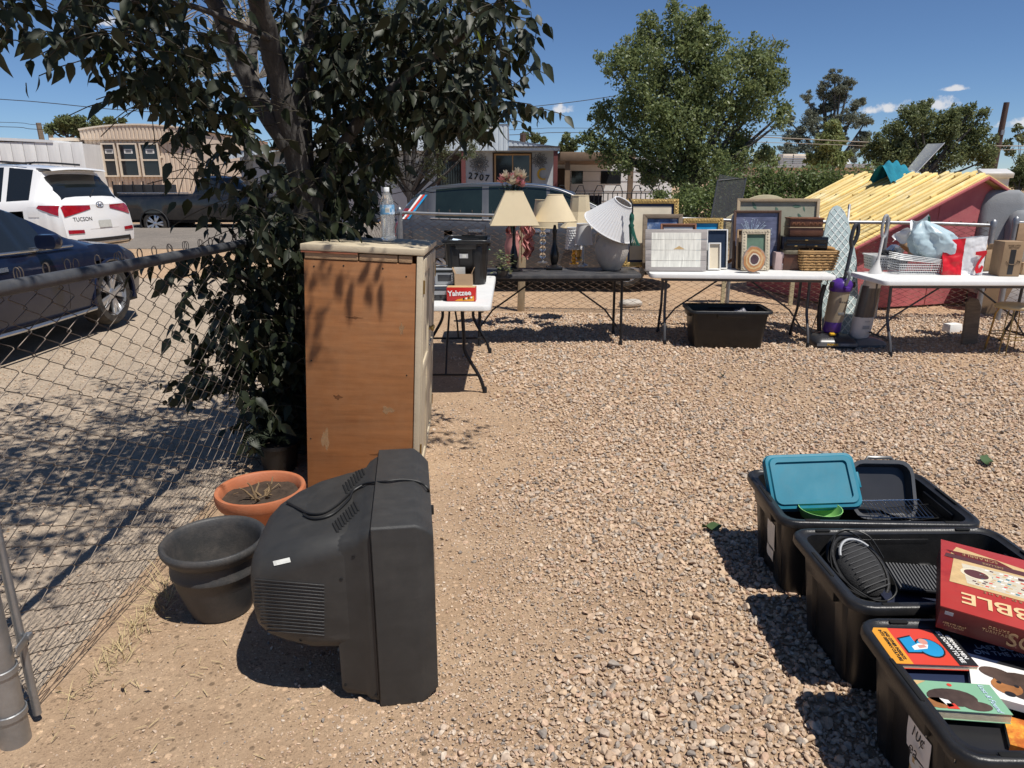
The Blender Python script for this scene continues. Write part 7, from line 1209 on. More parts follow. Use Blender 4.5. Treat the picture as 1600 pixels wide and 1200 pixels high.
    for s_ in (-1, 1):
        b = MB(); b.tube([(-1.15, s_ * .955, .255), (0, s_ * .985, .25), (1.08, s_ * .96, .255)], .02, 6); b.build('sill_trim', MATS['silver_trim'], T, smooth=True); decal(bv, [(-.35, s_ * 2, .80), (-.12, s_ * 2, .80), (-.12, s_ * 2, .84), (-.35, s_ * 2, .84)], (0, -s_, 0), 'silver_trim', 'door_handle', T, .012); decal(bv, [(.98, s_ * 2, .66), (1.16, s_ * 2, .68), (1.16, s_ * 2, .71), (.98, s_ * 2, .70)], (0, -s_, 0), 'silver_trim', 'fender_vent', T, .008)
        b = MB(); b.tube(spline([(-1.35, s_ * .93, .985), (0, s_ * .935, .955), (.9, s_ * .93, .945)], 5), .012, 5); b.build('window_trim', MATS['silver_trim'], T, smooth=True); decal(bv, [(4, s_ * .45, .66), (4, s_ * .80, .70), (4, s_ * .80, .78), (4, s_ * .45, .72)], (-1, 0, 0), 'silver_trim', 'headlight', T, .01)
        for xx in (-.5, .66): b = MB(); h = [bv.ray_cast(Vector((xx + .02 * math.sin(z * 3), s_ * 3, z)), Vector((0, -s_, 0)))[0] for z in np.linspace(.32, .9, 10)]; b.tube([q + Vector((0, s_ * .0005, 0)) for q in h if q], .003, 4); b.build('door_seam', MATS['hole'], T)
    # grey hatchback behind the fence
    T = thing('grey_hatchback', 'dusty grey hatchback with a striped rear pillar parked just behind the fence', 'car', (.40, 11.75, .06), rad(0))
    K = [(-2.22, 1.0, .96, .78, .6), (-2.1, 1.16, 1.02, .84, .6), (-1.92, 1.36, 1.05, .87, .58), (-1.66, 1.50, 1.05, .88, .57), (-1.2, 1.545, 1.03, .885, .58), (-.4, 1.565, 1.0, .885, .59), (.15, 1.53, .97, .885, .60), (.55, 1.42, .96, .885, .62), (1.2, 1.08, .97, .885, .7), (1.35, 1.03, .98, .88, .74), (1.8, .94, .90, .84, .7), (2.08, .82, .78, .74, .6), (2.22, .66, .62, .6, .45)]
    o, bv = car(T, 'paint_grey', K, [(-1.55, -.85), (-.75, .12), (.17, .60)], (.58, 1.22), (-2.06, -1.72), [-1.36, 1.34], zs=.20, wr=.31, ww=.2, glass='auto_glass_green'); mirrors(T, .62, .90, 1.03, 'paint_grey')
    for s_ in (-1, 1):
        for k, (m, x0) in enumerate((('paint_white', -1.84), ('cover_red', -1.80), ('cover_blue', -1.76))): decal(bv, [(x0 - .22, s_ * 2, 1.03), (x0 - .185, s_ * 2, 1.03), (x0 + .085, s_ * 2, 1.38), (x0 + .05, s_ * 2, 1.38)], (0, -s_, 0), m, 'pillar_stripe', T, .01, 4, 6)
        for xx in (-1.05, -.05): decal(bv, [(xx, s_ * 2, .84), (xx + .22, s_ * 2, .84), (xx + .22, s_ * 2, .885), (xx, s_ * 2, .885)], (0, -s_, 0), 'silver_trim', 'door_handle', T, .014)
        b = MB(); b.tube(spline([(-1.62, s_ * .845, 1.045), (-.4, s_ * .85, 1.01), (.7, s_ * .85, .975)], 5), .007, 5); b.build('window_trim', MATS['silver_trim'], T, smooth=True)
        b = MB(); b.tube(spline([(-1.62, s_ * .64, 1.48), (-.5, s_ * .65, 1.525), (.2, s_ * .66, 1.485), (.75, s_ * .72, 1.27), (1.1, s_ * .78, 1.09)], 6), .007, 5); b.build('roof_trim', MATS['paint_grey'], T, smooth=True); decal(bv, [(-3, s_ * .80, .78), (-3, s_ * .62, .80), (-3, s_ * .60, 1.18), (-3, s_ * .72, 1.18)], (1, 0, 0), 'tail_red', 'tail_light', T, .012)
        for xx in (-.80, .22): b = MB(); h = [bv.ray_cast(Vector((xx, s_ * 3, z)), Vector((0, -s_, 0)))[0] for z in np.linspace(.34, .95, 10)]; b.tube([q for q in h if q], .004, 4); b.build('door_seam', MATS['hole'], T)
    b = MB(); b.tube([(-1.6, 0, 1.52), (-1.9, 0, 1.75)], .006, 5); b.build('antenna', MATS['trim_black'], T)
    # black pickup across the street
    T = thing('black_pickup', 'black pickup truck parked across the street in front of the beige home', 'truck', (-9.2, 23.2, 0), rad(0))
    K = [(-2.8, 1.27, 1.25, .92, .84), (-.55, 1.27, 1.25, .94, .86), (-.5, 1.3, 1.25, .94, .7), (-.42, 1.68, 1.25, .94, .66), (-.2, 1.78, 1.24, .94, .66), (.7, 1.77, 1.23, .94, .66), (1.3, 1.30, 1.22, .94, .72), (1.5, 1.24, 1.2, .94, .8), (2.4, 1.18, 1.14, .92, .8), (2.8, 1.05, 1.0, .85, .7)]
    car(T, 'paint_black', K, [(-.4, .2), (.28, .95)], (.74, 1.3), (-.5, -.42), [-1.75, 1.75], zs=.42, wr=.37, ww=.25, bulge=(.02, .1)); mirrors(T, .95, .94, 1.32, 'trim_black')
    b = MB(); b.bx(-2.95, -2.8, -.85, .85, .5, .62); b.build('rear_bumper', MATS['silver_trim'], T, bevel=.03); b = MB(); b.tube([(-2.75, -.93, 1.285), (-.6, -.93, 1.285)], .015, 6); b.build('bed_rail', MATS['silver_trim'], T)
vehicles()
# ---------------------------------------------------------------- buildings
mat('siding_grey', (.50, .52, .54), .7, 0, .06, 2, dust=.15, dc=(.3, .27, .24)); mat('siding_beige', (.66, .53, .405), .7, 0, .06, 2, .1, dust=.12); mat('siding_white', (.68, .67, .65), .8, 0, .08, 3, c2=(.40, .38, .36), thr=.62, stretch=(3, 3, .4)); mat('fascia_pale', (.60, .65, .68), .6, 0, .05); mat('trim_beige', (.72, .61, .48), .65, 0, .05); mat('col_red', (.16, .05, .045), .7); mat('brown_dark', (.05, .03, .022), .7); mat('pane', (.018, .02, .024), .06, 0, .1, 3, coat=.4); mat('frame_tan', (.42, .25, .11), .5); mat('iron', (.02, .02, .022), .6, .3); mat('ornament', (.22, .23, .25), .5, .6); mat('roof_grey', (.36, .36, .37), .7, 0, .1); mat('moon_yellow', (.60, .36, .02), .5); mat('rv_white', (.74, .75, .75), .4, 0, .04)
def siding(T, name, x0, x1, z0, z1, y, pitch, m, rib=.02, yfun=None):
    b = MB(); n = max(2, int((x1 - x0) / pitch)); p = []
    for i in range(n): a = x0 + (x1 - x0) * i / n; w = (x1 - x0) / n; p += [(a, y), (a + w * .55, y), (a + w * .7, y + rib), (a + w * .9, y + rib)]
    p.append((x1, y)); b.add([(a, c, z0) for a, c in p] + [(a, c, z1 if yfun is None else yfun(a)) for a, c in p], [(i, i + 1, len(p) + i + 1, len(p) + i) for i in range(len(p) - 1)]); return b.build(name, MATS[m], T)
def window(T, x0, x1, z0, z1, y, fm, mull=1, cross=True, d=.06, blinds=False):
    f = MB(); t = .055; f.bx(x0 - t, x1 + t, y - d, y, z0 - t, z0); f.bx(x0 - t, x1 + t, y - d, y, z1, z1 + t); f.bx(x0 - t, x0, y - d, y, z0, z1); f.bx(x1, x1 + t, y - d, y, z0, z1); w = f.build('window', MATS[fm], T); p = MB(); p.bx(x0, x1, y - .02, y - .01, z0, z1); p.build('pane', MATS['pane'], w)
    if cross: c = MB(); c.bx(x0, x1, y - .05, y - .021, (z0 + z1) / 2 - .03, (z0 + z1) / 2 + .03); c.build('sash_bar', MATS[fm], w)
    for i in range(1, mull): c = MB(); x = x0 + (x1 - x0) * i / mull; c.bx(x - .02, x + .02, y - .045, y - .021, z0, z1); c.build('mullion', MATS[fm], w)
    return w
def buildings():
    def X(px, Y, py=270): return PY(px, py, Y).x
    def Z(py, Y, px=800): return PY(px, py, Y).z
    # grey home with sunburst ornaments
    Y = 26.0; T = thing('grey_mobile_home', 'grey mobile home with brown framed window and metal sunburst ornaments', 'house', (0, Y, 0)); ze = Z(236, Y); x0, x1 = -9.5, X(866, Y)
    siding(T, 'front_wall', x0, x1, 0, ze, 0, .6, 'siding_grey', .015); b = MB(); b.bx(x1 - .1, x1 - .02, .02, 7.5, 0, ze); b.build('side_wall', MATS['siding_grey'], T); b = MB(); b.bx(x0, x1 - .1, 7.4, 7.5, 0, ze); b.build('rear_wall', MATS['siding_grey'], T)
    fz0, fz1, fz2 = ze - .02, Z(221, Y), Z(197, Y); xa, xb = X(700, Y), X(795, Y)
    siding(T, 'fascia', xb + .004, x1 + .12, fz0, 0, -1.0, .16, 'fascia_pale', .012, lambda a: fz1 - (a - xb) / (x1 + .12 - xb) * .22); siding(T, 'raised_gable', x0, xb, fz0, 0, -1.0, .16, 'fascia_pale', .012, lambda a: fz2 - max(0, xb - 2.4 - a) * .16)
    b = MB(); b.add([(xb, -1.02, fz1), (x1 + .14, -1.02, fz1 - .22), (x1 + .14, 7.6, fz1 - .22), (xb, 7.6, fz1), (xb, -1.02, fz2), (xb, 7.6, fz2), (x0, -1.02, fz2 - .9), (x0, 7.6, fz2 - .9), (xb - 2.4, -1.02, fz2), (xb - 2.4, 7.6, fz2)], [(0, 1, 2, 3), (4, 8, 9, 5), (0, 4, 5, 3), (8, 6, 7, 9)]); b.build('roof', MATS['roof_grey'], T); b = MB(); b.bx(xb, x1 + .14, -1.05, -.98, fz1 - .24, fz1 - .2); b.build('roof_edge', MATS['brown_dark'], T)
    b = MB(); b.face([(x0, -.99, ze - .021), (x1 + .1, -.99, ze - .021), (x1 + .1, 0, ze - .021), (x0, 0, ze - .021)]); b.build('soffit', MATS['siding_grey'], T)
    for px in (724, 868): b = MB(); a = X(px, Y - 1); b.bx(a - .07, a + .07, -.97, -.83, 0, ze - .03); b.build('porch_post', MATS['col_red'], T)
    dx0, dx1 = X(688, Y), X(719, Y); b = MB(); b.bx(dx0 - .12, dx1 + .14, -.07, -.01, .3, ze - .1); d = b.build('door', MATS['brown_dark'], T); p = MB(); p.bx(dx0, dx1, -.10, -.071, .4, ze - .35); p.build('door_panel', MATS['pane'], d)
    for i in range(9): k = MB(); a = dx0 + (dx1 - dx0) * i / 8; k.tube([(a, -.12, .4), (a, -.12, ze - .35)], .012, 4); k.build('security_bar', MATS['iron'], d)
    b = MB(); b.bx(X(770, Y), X(831, Y), -.03, -.016, .3, ze - .05); b.build('window_surround', MATS['brown_dark'], T); window(T, X(775, Y), X(827, Y), Z(283, Y), Z(243, Y), -.04, 'frame_tan', 2, False); window(T, -8.2, -6.4, 1.1, 2.2, -.02, 'frame_white', 2)
    def burst(px, py, r, n):
        c = Vector((X(px, Y), -.05, Z(py, Y)))
        for k, (r0, r1) in enumerate(((.18, .55), (.5, 1.0))):
            for i in range(n): a = 6.283 * (i + .5 * k) / n; b = MB(); b.tube([c + Vector((cos(t) * q * r, 0, sin(t) * q * r)) for t, q in ((a, r0), (a + .2, (r0 + r1) / 2), (a, r1), (a - .2, (r0 + r1) / 2))], .014, 4, close=True); b.build('sunburst_loop', MATS['ornament'], T)
        b = MB(); b.lathe([(r * .15, 0), (.01, .03)], 12); b.build('sunburst_hub', MATS['ornament'], T, c, (rad(90), 0, 0))
    burst(749, 256, .34, 12); burst(843, 251, .27, 10); burst(653, 262, .2, 8)
    text('2707', .30, MATS['iron'], T, (X(748, Y), -.03, Z(277, Y)), (rad(90), rad(8), 0), bold=.02, ext=.01, sp=1.3)
    b = MB(); pts = [(.2 * cos(a), .2 * sin(a)) for a in np.linspace(-2.2, 2.2, 16)] + [(-.02 + .15 * cos(a), .15 * sin(a)) for a in np.linspace(1.9, -1.9, 14)]; c = Vector((X(848, Y), -.05, Z(272, Y))); b.prism([(-x, z) for x, z in pts], lambda a, z: c + Vector((a, 0, z)), lambda a, z: c + Vector((a, -.03, z))); b.build('moon_ornament', MATS['moon_yellow'], T)
    b = MB(); b.box((X(671, Y), -.08, Z(239, Y)), (.14, .14, .2)); b.tube([(X(671, Y), -.02, Z(243, Y)), (X(671, Y), -.09, Z(246, Y))], .03, 6); b.build('porch_light', MATS['siding_white'], T)
    b = MB(); a = X(607, Y - 3); b.box((a, -2.5, Z(268, Y - 2.5)), (.28, .02, .34)); T2 = thing('yard_sign', 'small blue security sign on a stake in front of the grey home', 'sign', (a, Y - 2.6, 0)); q = MB(); q.prism([(-.15, 1.75), (.15, 1.75), (.16, 2.1), (0, 2.25), (-.16, 2.1)], lambda a, z: Vector((a, 0, z)), lambda a, z: Vector((a, -.02, z))); s_ = q.build('sign_face', MATS['cover_blue'], T2); q = MB(); q.prism([(-.1, 1.85), (.1, 1.85), (.1, 2.0), (0, 2.1), (-.1, 2.0)], lambda a, z: Vector((a, -.021, z)), lambda a, z: Vector((a, -.024, z))); q.build('sign_mark', MATS['cover_black'], s_); q = MB(); q.tube([(0, .02, 0), (0, .02, 2.0)], .02, 6); q.build('stake', MATS['galv'], T2)
    # carport and what stands there
    Yc = 28; C_ = thing('carport', 'open brown carport roof right of the grey home', 'carport', (0, Yc, 0)); b = MB(); b.bx(X(872, Yc), X(985, Yc), -1, 5, Z(253, Yc), Z(239, Yc)); b.build('roof_beam', mat('beam_brown', (.22, .15, .10), .8), C_, bevel=.02)
    for px in (884, 980): b = MB(); a = X(px, Yc); b.bx(a - .09, a + .09, -.9, -.7, 0, Z(253, Yc)); b.build('post', MATS['beam_brown'], C_)
    b = MB(); b.bx(X(872, Yc), X(905, Yc), 4.8, 4.9, 0, Z(260, Yc)); b.build('back_panel', MATS['brown_dark'], C_)
    Yr = 33; R_ = thing('travel_trailer', 'white travel trailer parked behind the carport', 'trailer', (X(960, Yr), Yr, 0)); b = MB(); b.loft([[Vector((q.x, y, q.y)) for q in rr(5.2, 2.2, .35, 0, 5, 0, 1.55)] for y in (0, 2.2)]); b.build('body', MATS['rv_white'], R_, smooth=40)
    for xx, w in ((-1.9, .5), (-.6, .9), (1.2, .7)): b = MB(); b.bx(xx, xx + w, -.02, -.005, 1.5, 2.05); b.build('window', MATS['pane'], R_)
    for i in range(5): b = MB(); b.bx(-2.3, 2.3, -.012, -.004, .75 + i * .42, .78 + i * .42); b.build('trim_line', MATS['roof_grey'], R_)
    for xx in (-.4, .5): b = MB(); b.lathe([(.33, -.1), (.33, .1)], 20); b.build('wheel', MATS['tyre'], R_, (xx, .1, .33), (rad(90), 0, 0))
    L_ = thing('lattice_bench', 'dark lattice backed bench under the carport', 'bench', (X(907, 25), 25, 0)); b = MB(); b.bx(-.75, .75, 0, .08, .2, 1.15)
    for i in range(12): k = MB(); k.tube([(-.75 + i * .12, -.02, .75), (-.45 + i * .12 if i < 10 else .75, -.02, 1.15)], .018, 4); k.build('lattice_strip', MATS['iron'], L_)
    b.build('back_panel', MATS['brown_dark'], L_); b = MB(); b.bx(-.75, .75, -.5, 0, .42, .48); b.build('seat', MATS['brown_dark'], L_)
    for xx in (-.68, .68): b = MB(); b.bx(xx - .04, xx + .04, -.48, -.4, 0, .42); b.build('leg', MATS['brown_dark'], L_)
    # low garden fence in front of it
    Fg = thing('iron_fence', 'low black iron garden fence with hoops in front of the carport', 'fence', (X(870, 22), 22, 0)); w = X(1040, 22) - X(870, 22)
    for z in (.35, 1.28): b = MB(); b.tube([(0, 0, z), (w, 0, z)], .016, 5); b.build('rail', MATS['iron'], Fg)
    for i in range(24): xx = w * i / 23; b = MB(); b.tube([(xx, 0, 0), (xx, 0, 1.28)] if i % 4 else [(xx, 0, 0), (xx, 0, 1.3), (xx + .1, 0, 1.5), (xx + .22, 0, 1.5), (xx + .3, 0, 1.28)], .014, 4); b.build('picket', MATS['iron'], Fg)
    # beige home
    Y = 30.0; T = thing('beige_mobile_home', 'beige corrugated mobile home with three white framed windows', 'house', (0, Y, 0)); x0, x1 = X(131, Y, 215), X(303, Y, 215); ze = Z(216, Y); zc = Z(196, Y)
    siding(T, 'front_wall', x0, x1, 0, ze, 0, .17, 'siding_beige', .03); w = x1 - x0 + 1.0
    arc = lambda a: Z(205, Y) + (zc - Z(205, Y)) * (1 - ((a - (x0 + x1) / 2) / ((x1 - x0) / 2 + .2)) ** 2)
    siding(T, 'eave_band', x0 - .05, x1 + .05, ze - .02, 0, -.15, .15, 'siding_beige', .03, arc); b = MB(); n = 24; xs = [x0 - .08 + (x1 - x0 + .16) * i / n for i in range(n + 1)]
    b.add([(a, -.18, arc(a)) for a in xs] + [(a, 9, arc(a)) for a in xs] + [(a, -.18, arc(a) + .06) for a in xs] + [(a, 9, arc(a) + .06) for a in xs], [(i, i + 1, n + 2 + i, n + 1 + i) for i in range(n)] + [(2 * n + 2 + i, 3 * n + 3 + i, 3 * n + 4 + i, 2 * n + 3 + i) for i in range(n)] + [(i, 2 * n + 2 + i, 2 * n + 3 + i, i + 1) for i in range(n)]); b.build('roof', MATS['trim_beige'], T)
    b = MB(); b.bx(x0 - .05, x1 + .05, -.15, 0, ze - .06, ze - .025); b.build('soffit', MATS['siding_beige'], T); [MB().bx(a, a + .05, .05, 9, 0, ze + .3).build('side_wall', MATS['siding_beige'], T) for a in (x0, x1 - .05)]; window(T, x1 - 99, x1 - 98, 1, 2, 0, 'trim_beige') if False else None
    for a, c in ((168, 185), (193, 219), (227, 252)):
        wdw = window(T, X(a, Y), X(c, Y), Z(274, Y), Z(226, Y), -.02, 'trim_beige', 1, True, .10)
        for i in range(14): s_ = MB(); z = Z(250, Y) + (Z(226, Y) - Z(250, Y)) * (i + .5) / 14; s_.bx(X(a, Y), X(c, Y), -.036, -.032, z - .02, z + .012); s_.build('blind_slat', MATS['vac_grey'], wdw)
        q = MB(); m_ = (X(a, Y) + X(c, Y)) / 2; q.bx(m_ - .17, m_ + .17, -.046, -.040, Z(240, Y), Z(233, Y)); q.build('window_sign', MATS['paper_white'], wdw); q = MB(); q.bx(m_ - .11, m_ + .11, -.05, -.047, Z(238.4, Y), Z(234.6, Y)); q.build('sign_mark', MATS['vac_grey'], wdw)
    b = MB(); a = X(258, Y); b.bx(X(160, Y), a, -.022, -.004, ze - .75, ze - .68); b.build('window_head_trim', MATS['trim_beige'], T); b = MB(); b.bx(x0, x1, -.03, -.001, 0, .55); b.build('skirting', MATS['brown_dark'], T)
    # awning link and white clad trailer to the left
    A_ = thing('porch_awning', 'flat porch awning between the white clad trailer and the beige home', 'awning', (0, Y, 0)); b = MB(); b.bx(X(95, Y), X(133, Y), -.4, 3, Z(221, Y), Z(216, Y)); b.build('roof_panel', MATS['trim_beige'], A_)
    for px in (114,): b = MB(); a = X(px, Y); b.bx(a - .08, a + .08, -.3, -.15, 0, Z(221, Y)); b.build('post', MATS['beam_brown'], A_)
    W_ = thing('white_clad_trailer', 'long building clad in peeling white boards at the left edge', 'house', (0, Y - 1.5, 0)); Y2 = Y - 1.5; xe = X(132, Y2, 240); n = 16; xs0 = X(-160, Y2); xw = xe - xs0
    for i in range(n): b = MB(); a = xs0 + xw * i / n; b.bx(a + .01, a + xw / n - .012, -.03, .0, 0, Z(222 - 0.0 * i, Y2) - .01 * (i % 3)); b.build('board', MATS['siding_white'], W_, bevel=.004)
    b = MB(); b.bx(xs0, xe - .1, .02, 3, 0, Z(224, Y2)); b.build('core', MATS['siding_white'], W_); b = MB(); b.add([(xs0 - .2, -.06, Z(206, Y2)), (X(92, Y2), -.06, Z(219, Y2)), (X(92, Y2), 3.2, Z(219, Y2)), (xs0 - .2, 3.2, Z(206, Y2)), (xs0 - .2, -.06, Z(212, Y2)), (X(92, Y2), -.06, Z(223, Y2)), (X(92, Y2), 3.2, Z(223, Y2)), (xs0 - .2, 3.2, Z(212, Y2))], [(0, 1, 2, 3), (7, 6, 5, 4), (0, 4, 5, 1), (1, 5, 6, 2)]); b.build('roof', MATS['rv_white'], W_)
    # black tarped trailer gate by the pickup
    G_ = thing('utility_trailer', 'small black mesh utility trailer left of the pickup', 'trailer', (X(206, 25.5), 25.5, 0)); b = MB(); b.bx(-.75, .75, 0, 1.6, .35, 1.5); b.build('cargo_box', MATS['trim_black'], G_, bevel=.02)
    for xx in (-.7, -.35, 0, .35, .7): b = MB(); b.tube([(xx, -.03, .35), (xx, -.03, 1.62)], .025, 6); b.build('stake', MATS['iron'], G_)
    for xx in (-.82, .82): b = MB(); b.lathe([(.3, -.08), (.3, .08)], 18); b.build('wheel', MATS['tyre'], G_, (xx, .8, .3), (0, rad(90), 0))
    # far flat roofed house behind the hedge
    Y = 42; T = thing('flat_roof_house', 'low pale house with rooftop coolers behind the hedge', 'house', (0, Y, 0)); b = MB(); b.bx(X(1175, Y), X(1365, Y), 0, 8, 0, Z(262, Y)); b.build('wall', MATS['siding_beige'], T); b = MB(); b.bx(X(1172, Y), X(1368, Y), -.4, 8.4, Z(262, Y), Z(256, Y)); b.build('roof', MATS['roof_grey'], T)
    for px, w in ((1240, .55), (1257, .7)): b = MB(); a = X(px, Y); b.box((a, 1.5, Z(250.5, Y)), (w * 1.2, 1, .75)); k = b.build('cooler', MATS['trim_beige'], T, bevel=.04); q = MB(); [q.bx(a - w * .5, a + w * .5, .96, .98, Z(250.5, Y) - .3 + .1 * i, Z(250.5, Y) - .26 + .1 * i) for i in range(6)]; q.build('louvre', MATS['roof_grey'], k)
    for px in (1225, 1335): b = MB(); b.lathe([(.6, 0), (.5, .3), (.2, .45), (.02, .5)], 16); b.build('skylight_dome', MATS['rv_white'], T, (X(px, Y), 2, Z(257, Y)), smooth=60)
buildings()
# ---------------------------------------------------------------- far trees, hedge, poles
leaf_mat('cotton', (.10, .138, .05), (.23, .275, .115), .42, .42); leaf_mat('pine', (.11, .125, .09), (.20, .22, .16), .6, .3); leaf_mat('lime_leaf', (.16, .205, .07), (.28, .32, .13), .5, .35); leaf_mat('bush', (.085, .112, .042), (.20, .23, .10), .5, .38); leaf_mat('hedge', (.075, .115, .038), (.19, .24, .085), .5, .38); leaf_mat('olive', (.06, .075, .035), (.17, .19, .10), .45, .35)
def foliage(clumps, n, size, m, o0, shell=.55, flat=1., asp=.5):
    w = np.array([c[1] ** 2 for c in clumps]); cnt = np.maximum(1, (n * w / w.sum()).astype(int)); P = []
    for (c, r), k in zip(clumps, cnt):
        d = rng.normal(size=(k, 3)); d /= np.linalg.norm(d, axis=1, keepdims=True); q = rng.uniform(size=(k, 1)) ** shell
        lump = 1 + .22 * np.sin(d[:, :1] * 5 + c[0] * 3) * np.sin(d[:, 1:2] * 6 + c[2] * 2) + .16 * np.sin(d[:, 2:] * 9 + c[0] * 7)
        tuft = rng.normal(size=(k, 3)) * .10 * r
        P.append(np.array(c) + d * q * r * lump * np.array([1, 1, flat]) + tuft)
    P = np.concatenate(P) - np.array(o0); N = len(P); D = rng.normal(size=(N, 3)) + np.array([0, 0, -.3]); R = frames(D); s = size * rng.uniform(.6, 1.25, N)
    tv = np.array([[0, -.5, 0], [.5 * asp, 0, .06], [0, .5, 0], [-.5 * asp, 0, .06]]); V = np.einsum('nij,kj->nki', R, tv) * s[:, None, None] + P[:, None, :]; F = (np.array([[0, 1, 2, 3]]) + (np.arange(N) * 4)[:, None]); return npmesh('crown', V.reshape(-1, 3), F, MATS[m])
def bg_tree(name, label, base, Y, cl, n, size, m, trunk_r, flat=1., spread=None, cat='tree', shell=.5, asp=.5, limbs=True, dead=0, fill=.74):
    px, _ = base; b0 = PY(px, 300, Y); o0 = Vector((b0.x, Y, 0)); T = thing(name, label, cat, o0); sc = Y * 1.02 / CF; C_ = []
    for x, y, r in cl: p = PY(x, y, Y); C_.append((np.array([p.x, Y + random.uniform(-.5, .5) * r * sc * 1.2, p.z]), r * sc * fill))
    S_ = []
    for c, r in C_:
        for i in range(7):
            d = np.array([random.gauss(0, 1), random.gauss(0, 1), random.gauss(.15, 1)]); d /= np.linalg.norm(d); S_.append((c + d * r * random.uniform(.75, 1.25), r * random.uniform(.25, .5)))
    k_ = sum(r * r for c, r in S_) / (sum(r * r for c, r in C_) + sum(r * r for c, r in S_))
    ob('crown', foliage(C_ + S_, n, size, m, o0, shell, flat, asp), T, kind='stuff')
    zt = max(c[0][2] for c in C_); b = MB(); mid = min(c[0][2] for c in C_); h = max(1.0, mid * .9); b.tube(spline([(0, 0, -.1), (.05, .03, h * .5), (0, 0, h)], 4), [trunk_r * (1 - .04 * i) for i in range(9)], 9); b.build('trunk', MATS['bark'], T, smooth=60)
    if limbs:
        for i, (c, r) in enumerate(C_):
            e = Vector(c) - o0; b = MB(); s_ = Vector((0, 0, h * random.uniform(.7, 1))); md = s_.lerp(e, .5) + Vector((random.gauss(0, .1), random.gauss(0, .1), -.1)) * r; b.tube(spline([s_, md, e], 4), [trunk_r * (.5 - .05 * k) for k in range(9)], 5, False); b.build('limb', MATS['bark'], T, smooth=60)
    for i in range(dead):
        a = random.uniform(0, 6.28); c, r = random.choice(C_); e = Vector(c) - o0; b = MB(); b.tube([e, e + Vector((cos(a), 0, abs(sin(a)))) * r * 1.0, e + Vector((cos(a + .3), 0, abs(sin(a)))) * r * 1.5], [.03, .02, .008], 4, False); b.build('dead_branch', MATS['twig_pale'], T)
    return T
mat('twig_pale', (.30, .26, .21), .9)
def far_plants():
    bg_tree('cottonwood_tree', 'large rounded green tree at the centre behind the picture table', (1078, 0), 24, [(1020, 62, 34), (1062, 42, 30), (1098, 62, 36), (960, 102, 26), (1000, 130, 44), (1058, 120, 52), (1118, 110, 42), (1168, 92, 30), (1205, 82, 22), (1215, 130, 24), (1180, 150, 44), (1130, 190, 52), (1062, 200, 56), (992, 192, 46), (945, 182, 24), (930, 222, 22), (968, 246, 34), (1030, 256, 38), (1100, 262, 40), (1160, 246, 36), (1198, 244, 15), (1228, 172, 14), (1010, 30, 14), (1095, 25, 14), (1215, 192, 18), (905, 220, 9), (1090, 150, 40)], 52000, .125, 'cotton', .22, dead=5, shell=.42, fill=.84)
    bg_tree('shrub', 'dim shrub at the foot of the large central tree', (1090, 0), 20, [(1075, 300, 14), (1095, 308, 16), (1062, 312, 12), (1030, 305, 12)], 3500, .09, 'bush', .04, cat='shrub')
    bg_tree('pine_tree', 'tall grey-green pine standing beyond the light green tree', (1292, 0), 46, [(1310, 142, 14), (1300, 192, 18), (1290, 240, 18), (1310, 215, 16), (1300, 125, 15), (1325, 128, 12), (1285, 135, 11), (1290, 150, 14), (1318, 150, 18), (1262, 152, 10), (1300, 165, 16), (1340, 160, 11), (1275, 175, 14), (1325, 185, 20), (1350, 190, 14), (1265, 190, 20), (1240, 212, 17), (1230, 235, 16), (1258, 230, 18), (1290, 215, 20), (1345, 225, 18), (1325, 245, 16), (1355, 210, 10), (1235, 190, 9)], 26000, .20, 'pine', .28, flat=.62, asp=.3)
    bg_tree('small_tree', 'small light green tree in front of the pine', (1296, 0), 34, [(1296, 202, 15), (1285, 222, 19), (1308, 220, 18), (1296, 245, 22), (1275, 250, 14), (1315, 250, 14)], 9000, .15, 'lime_leaf', .12)
    bg_tree('bushy_tree', 'broad dark bushy tree right of the pine above the yellow roof', (1440, 0), 27, [(1370, 225, 18), (1385, 245, 20), (1400, 205, 20), (1430, 190, 22), (1445, 172, 13), (1470, 205, 26), (1500, 185, 18), (1520, 200, 22), (1530, 230, 24), (1490, 240, 28), (1440, 240, 30), (1405, 250, 24), (1545, 250, 16), (1515, 172, 8), (1420, 182, 10), (1360, 245, 14), (1535, 178, 8)], 30000, .115, 'bush', .15, fill=.95)
    bg_tree('shrub', 'grey-green shrub at the far right edge behind the chairs', (1592, 0), 24, [(1595, 262, 20), (1620, 250, 26), (1580, 275, 12), (1605, 285, 20)], 7000, .10, 'bush', .06, cat='shrub'); bg_tree('sparse_tree', 'thin sparse tree behind the leaning pole', (1585, 0), 34, [(1575, 225, 10), (1595, 215, 10), (1590, 200, 8), (1580, 240, 8)], 900, .14, 'bush', .05, dead=8)
    bg_tree('rounded_tree', 'dark green rounded tree behind the roof of the beige home', (122, 0), 48, [(90, 197, 14), (105, 190, 13), (125, 192, 14), (150, 195, 12), (175, 193, 11), (75, 202, 10), (120, 203, 14), (192, 190, 6)], 8000, .22, 'bush', .2)
    bg_tree('distant_tree', 'small distant tree seen past the grey home roof', (832, 0), 55, [(820, 214, 8), (838, 216, 9), (850, 220, 6)], 2200, .22, 'bush', .12); bg_tree('young_tree', 'slim young tree between the grey home and central tree', (888, 0), 30, [(885, 216, 9), (893, 228, 10), (880, 232, 8), (890, 245, 9)], 2200, .14, 'bush', .05); bg_tree('yellow_tree', 'small yellow-green tree beside the flat roofed house', (1200, 0), 36, [(1198, 240, 12), (1210, 250, 10), (1185, 250, 10)], 3000, .15, 'lime_leaf', .08)
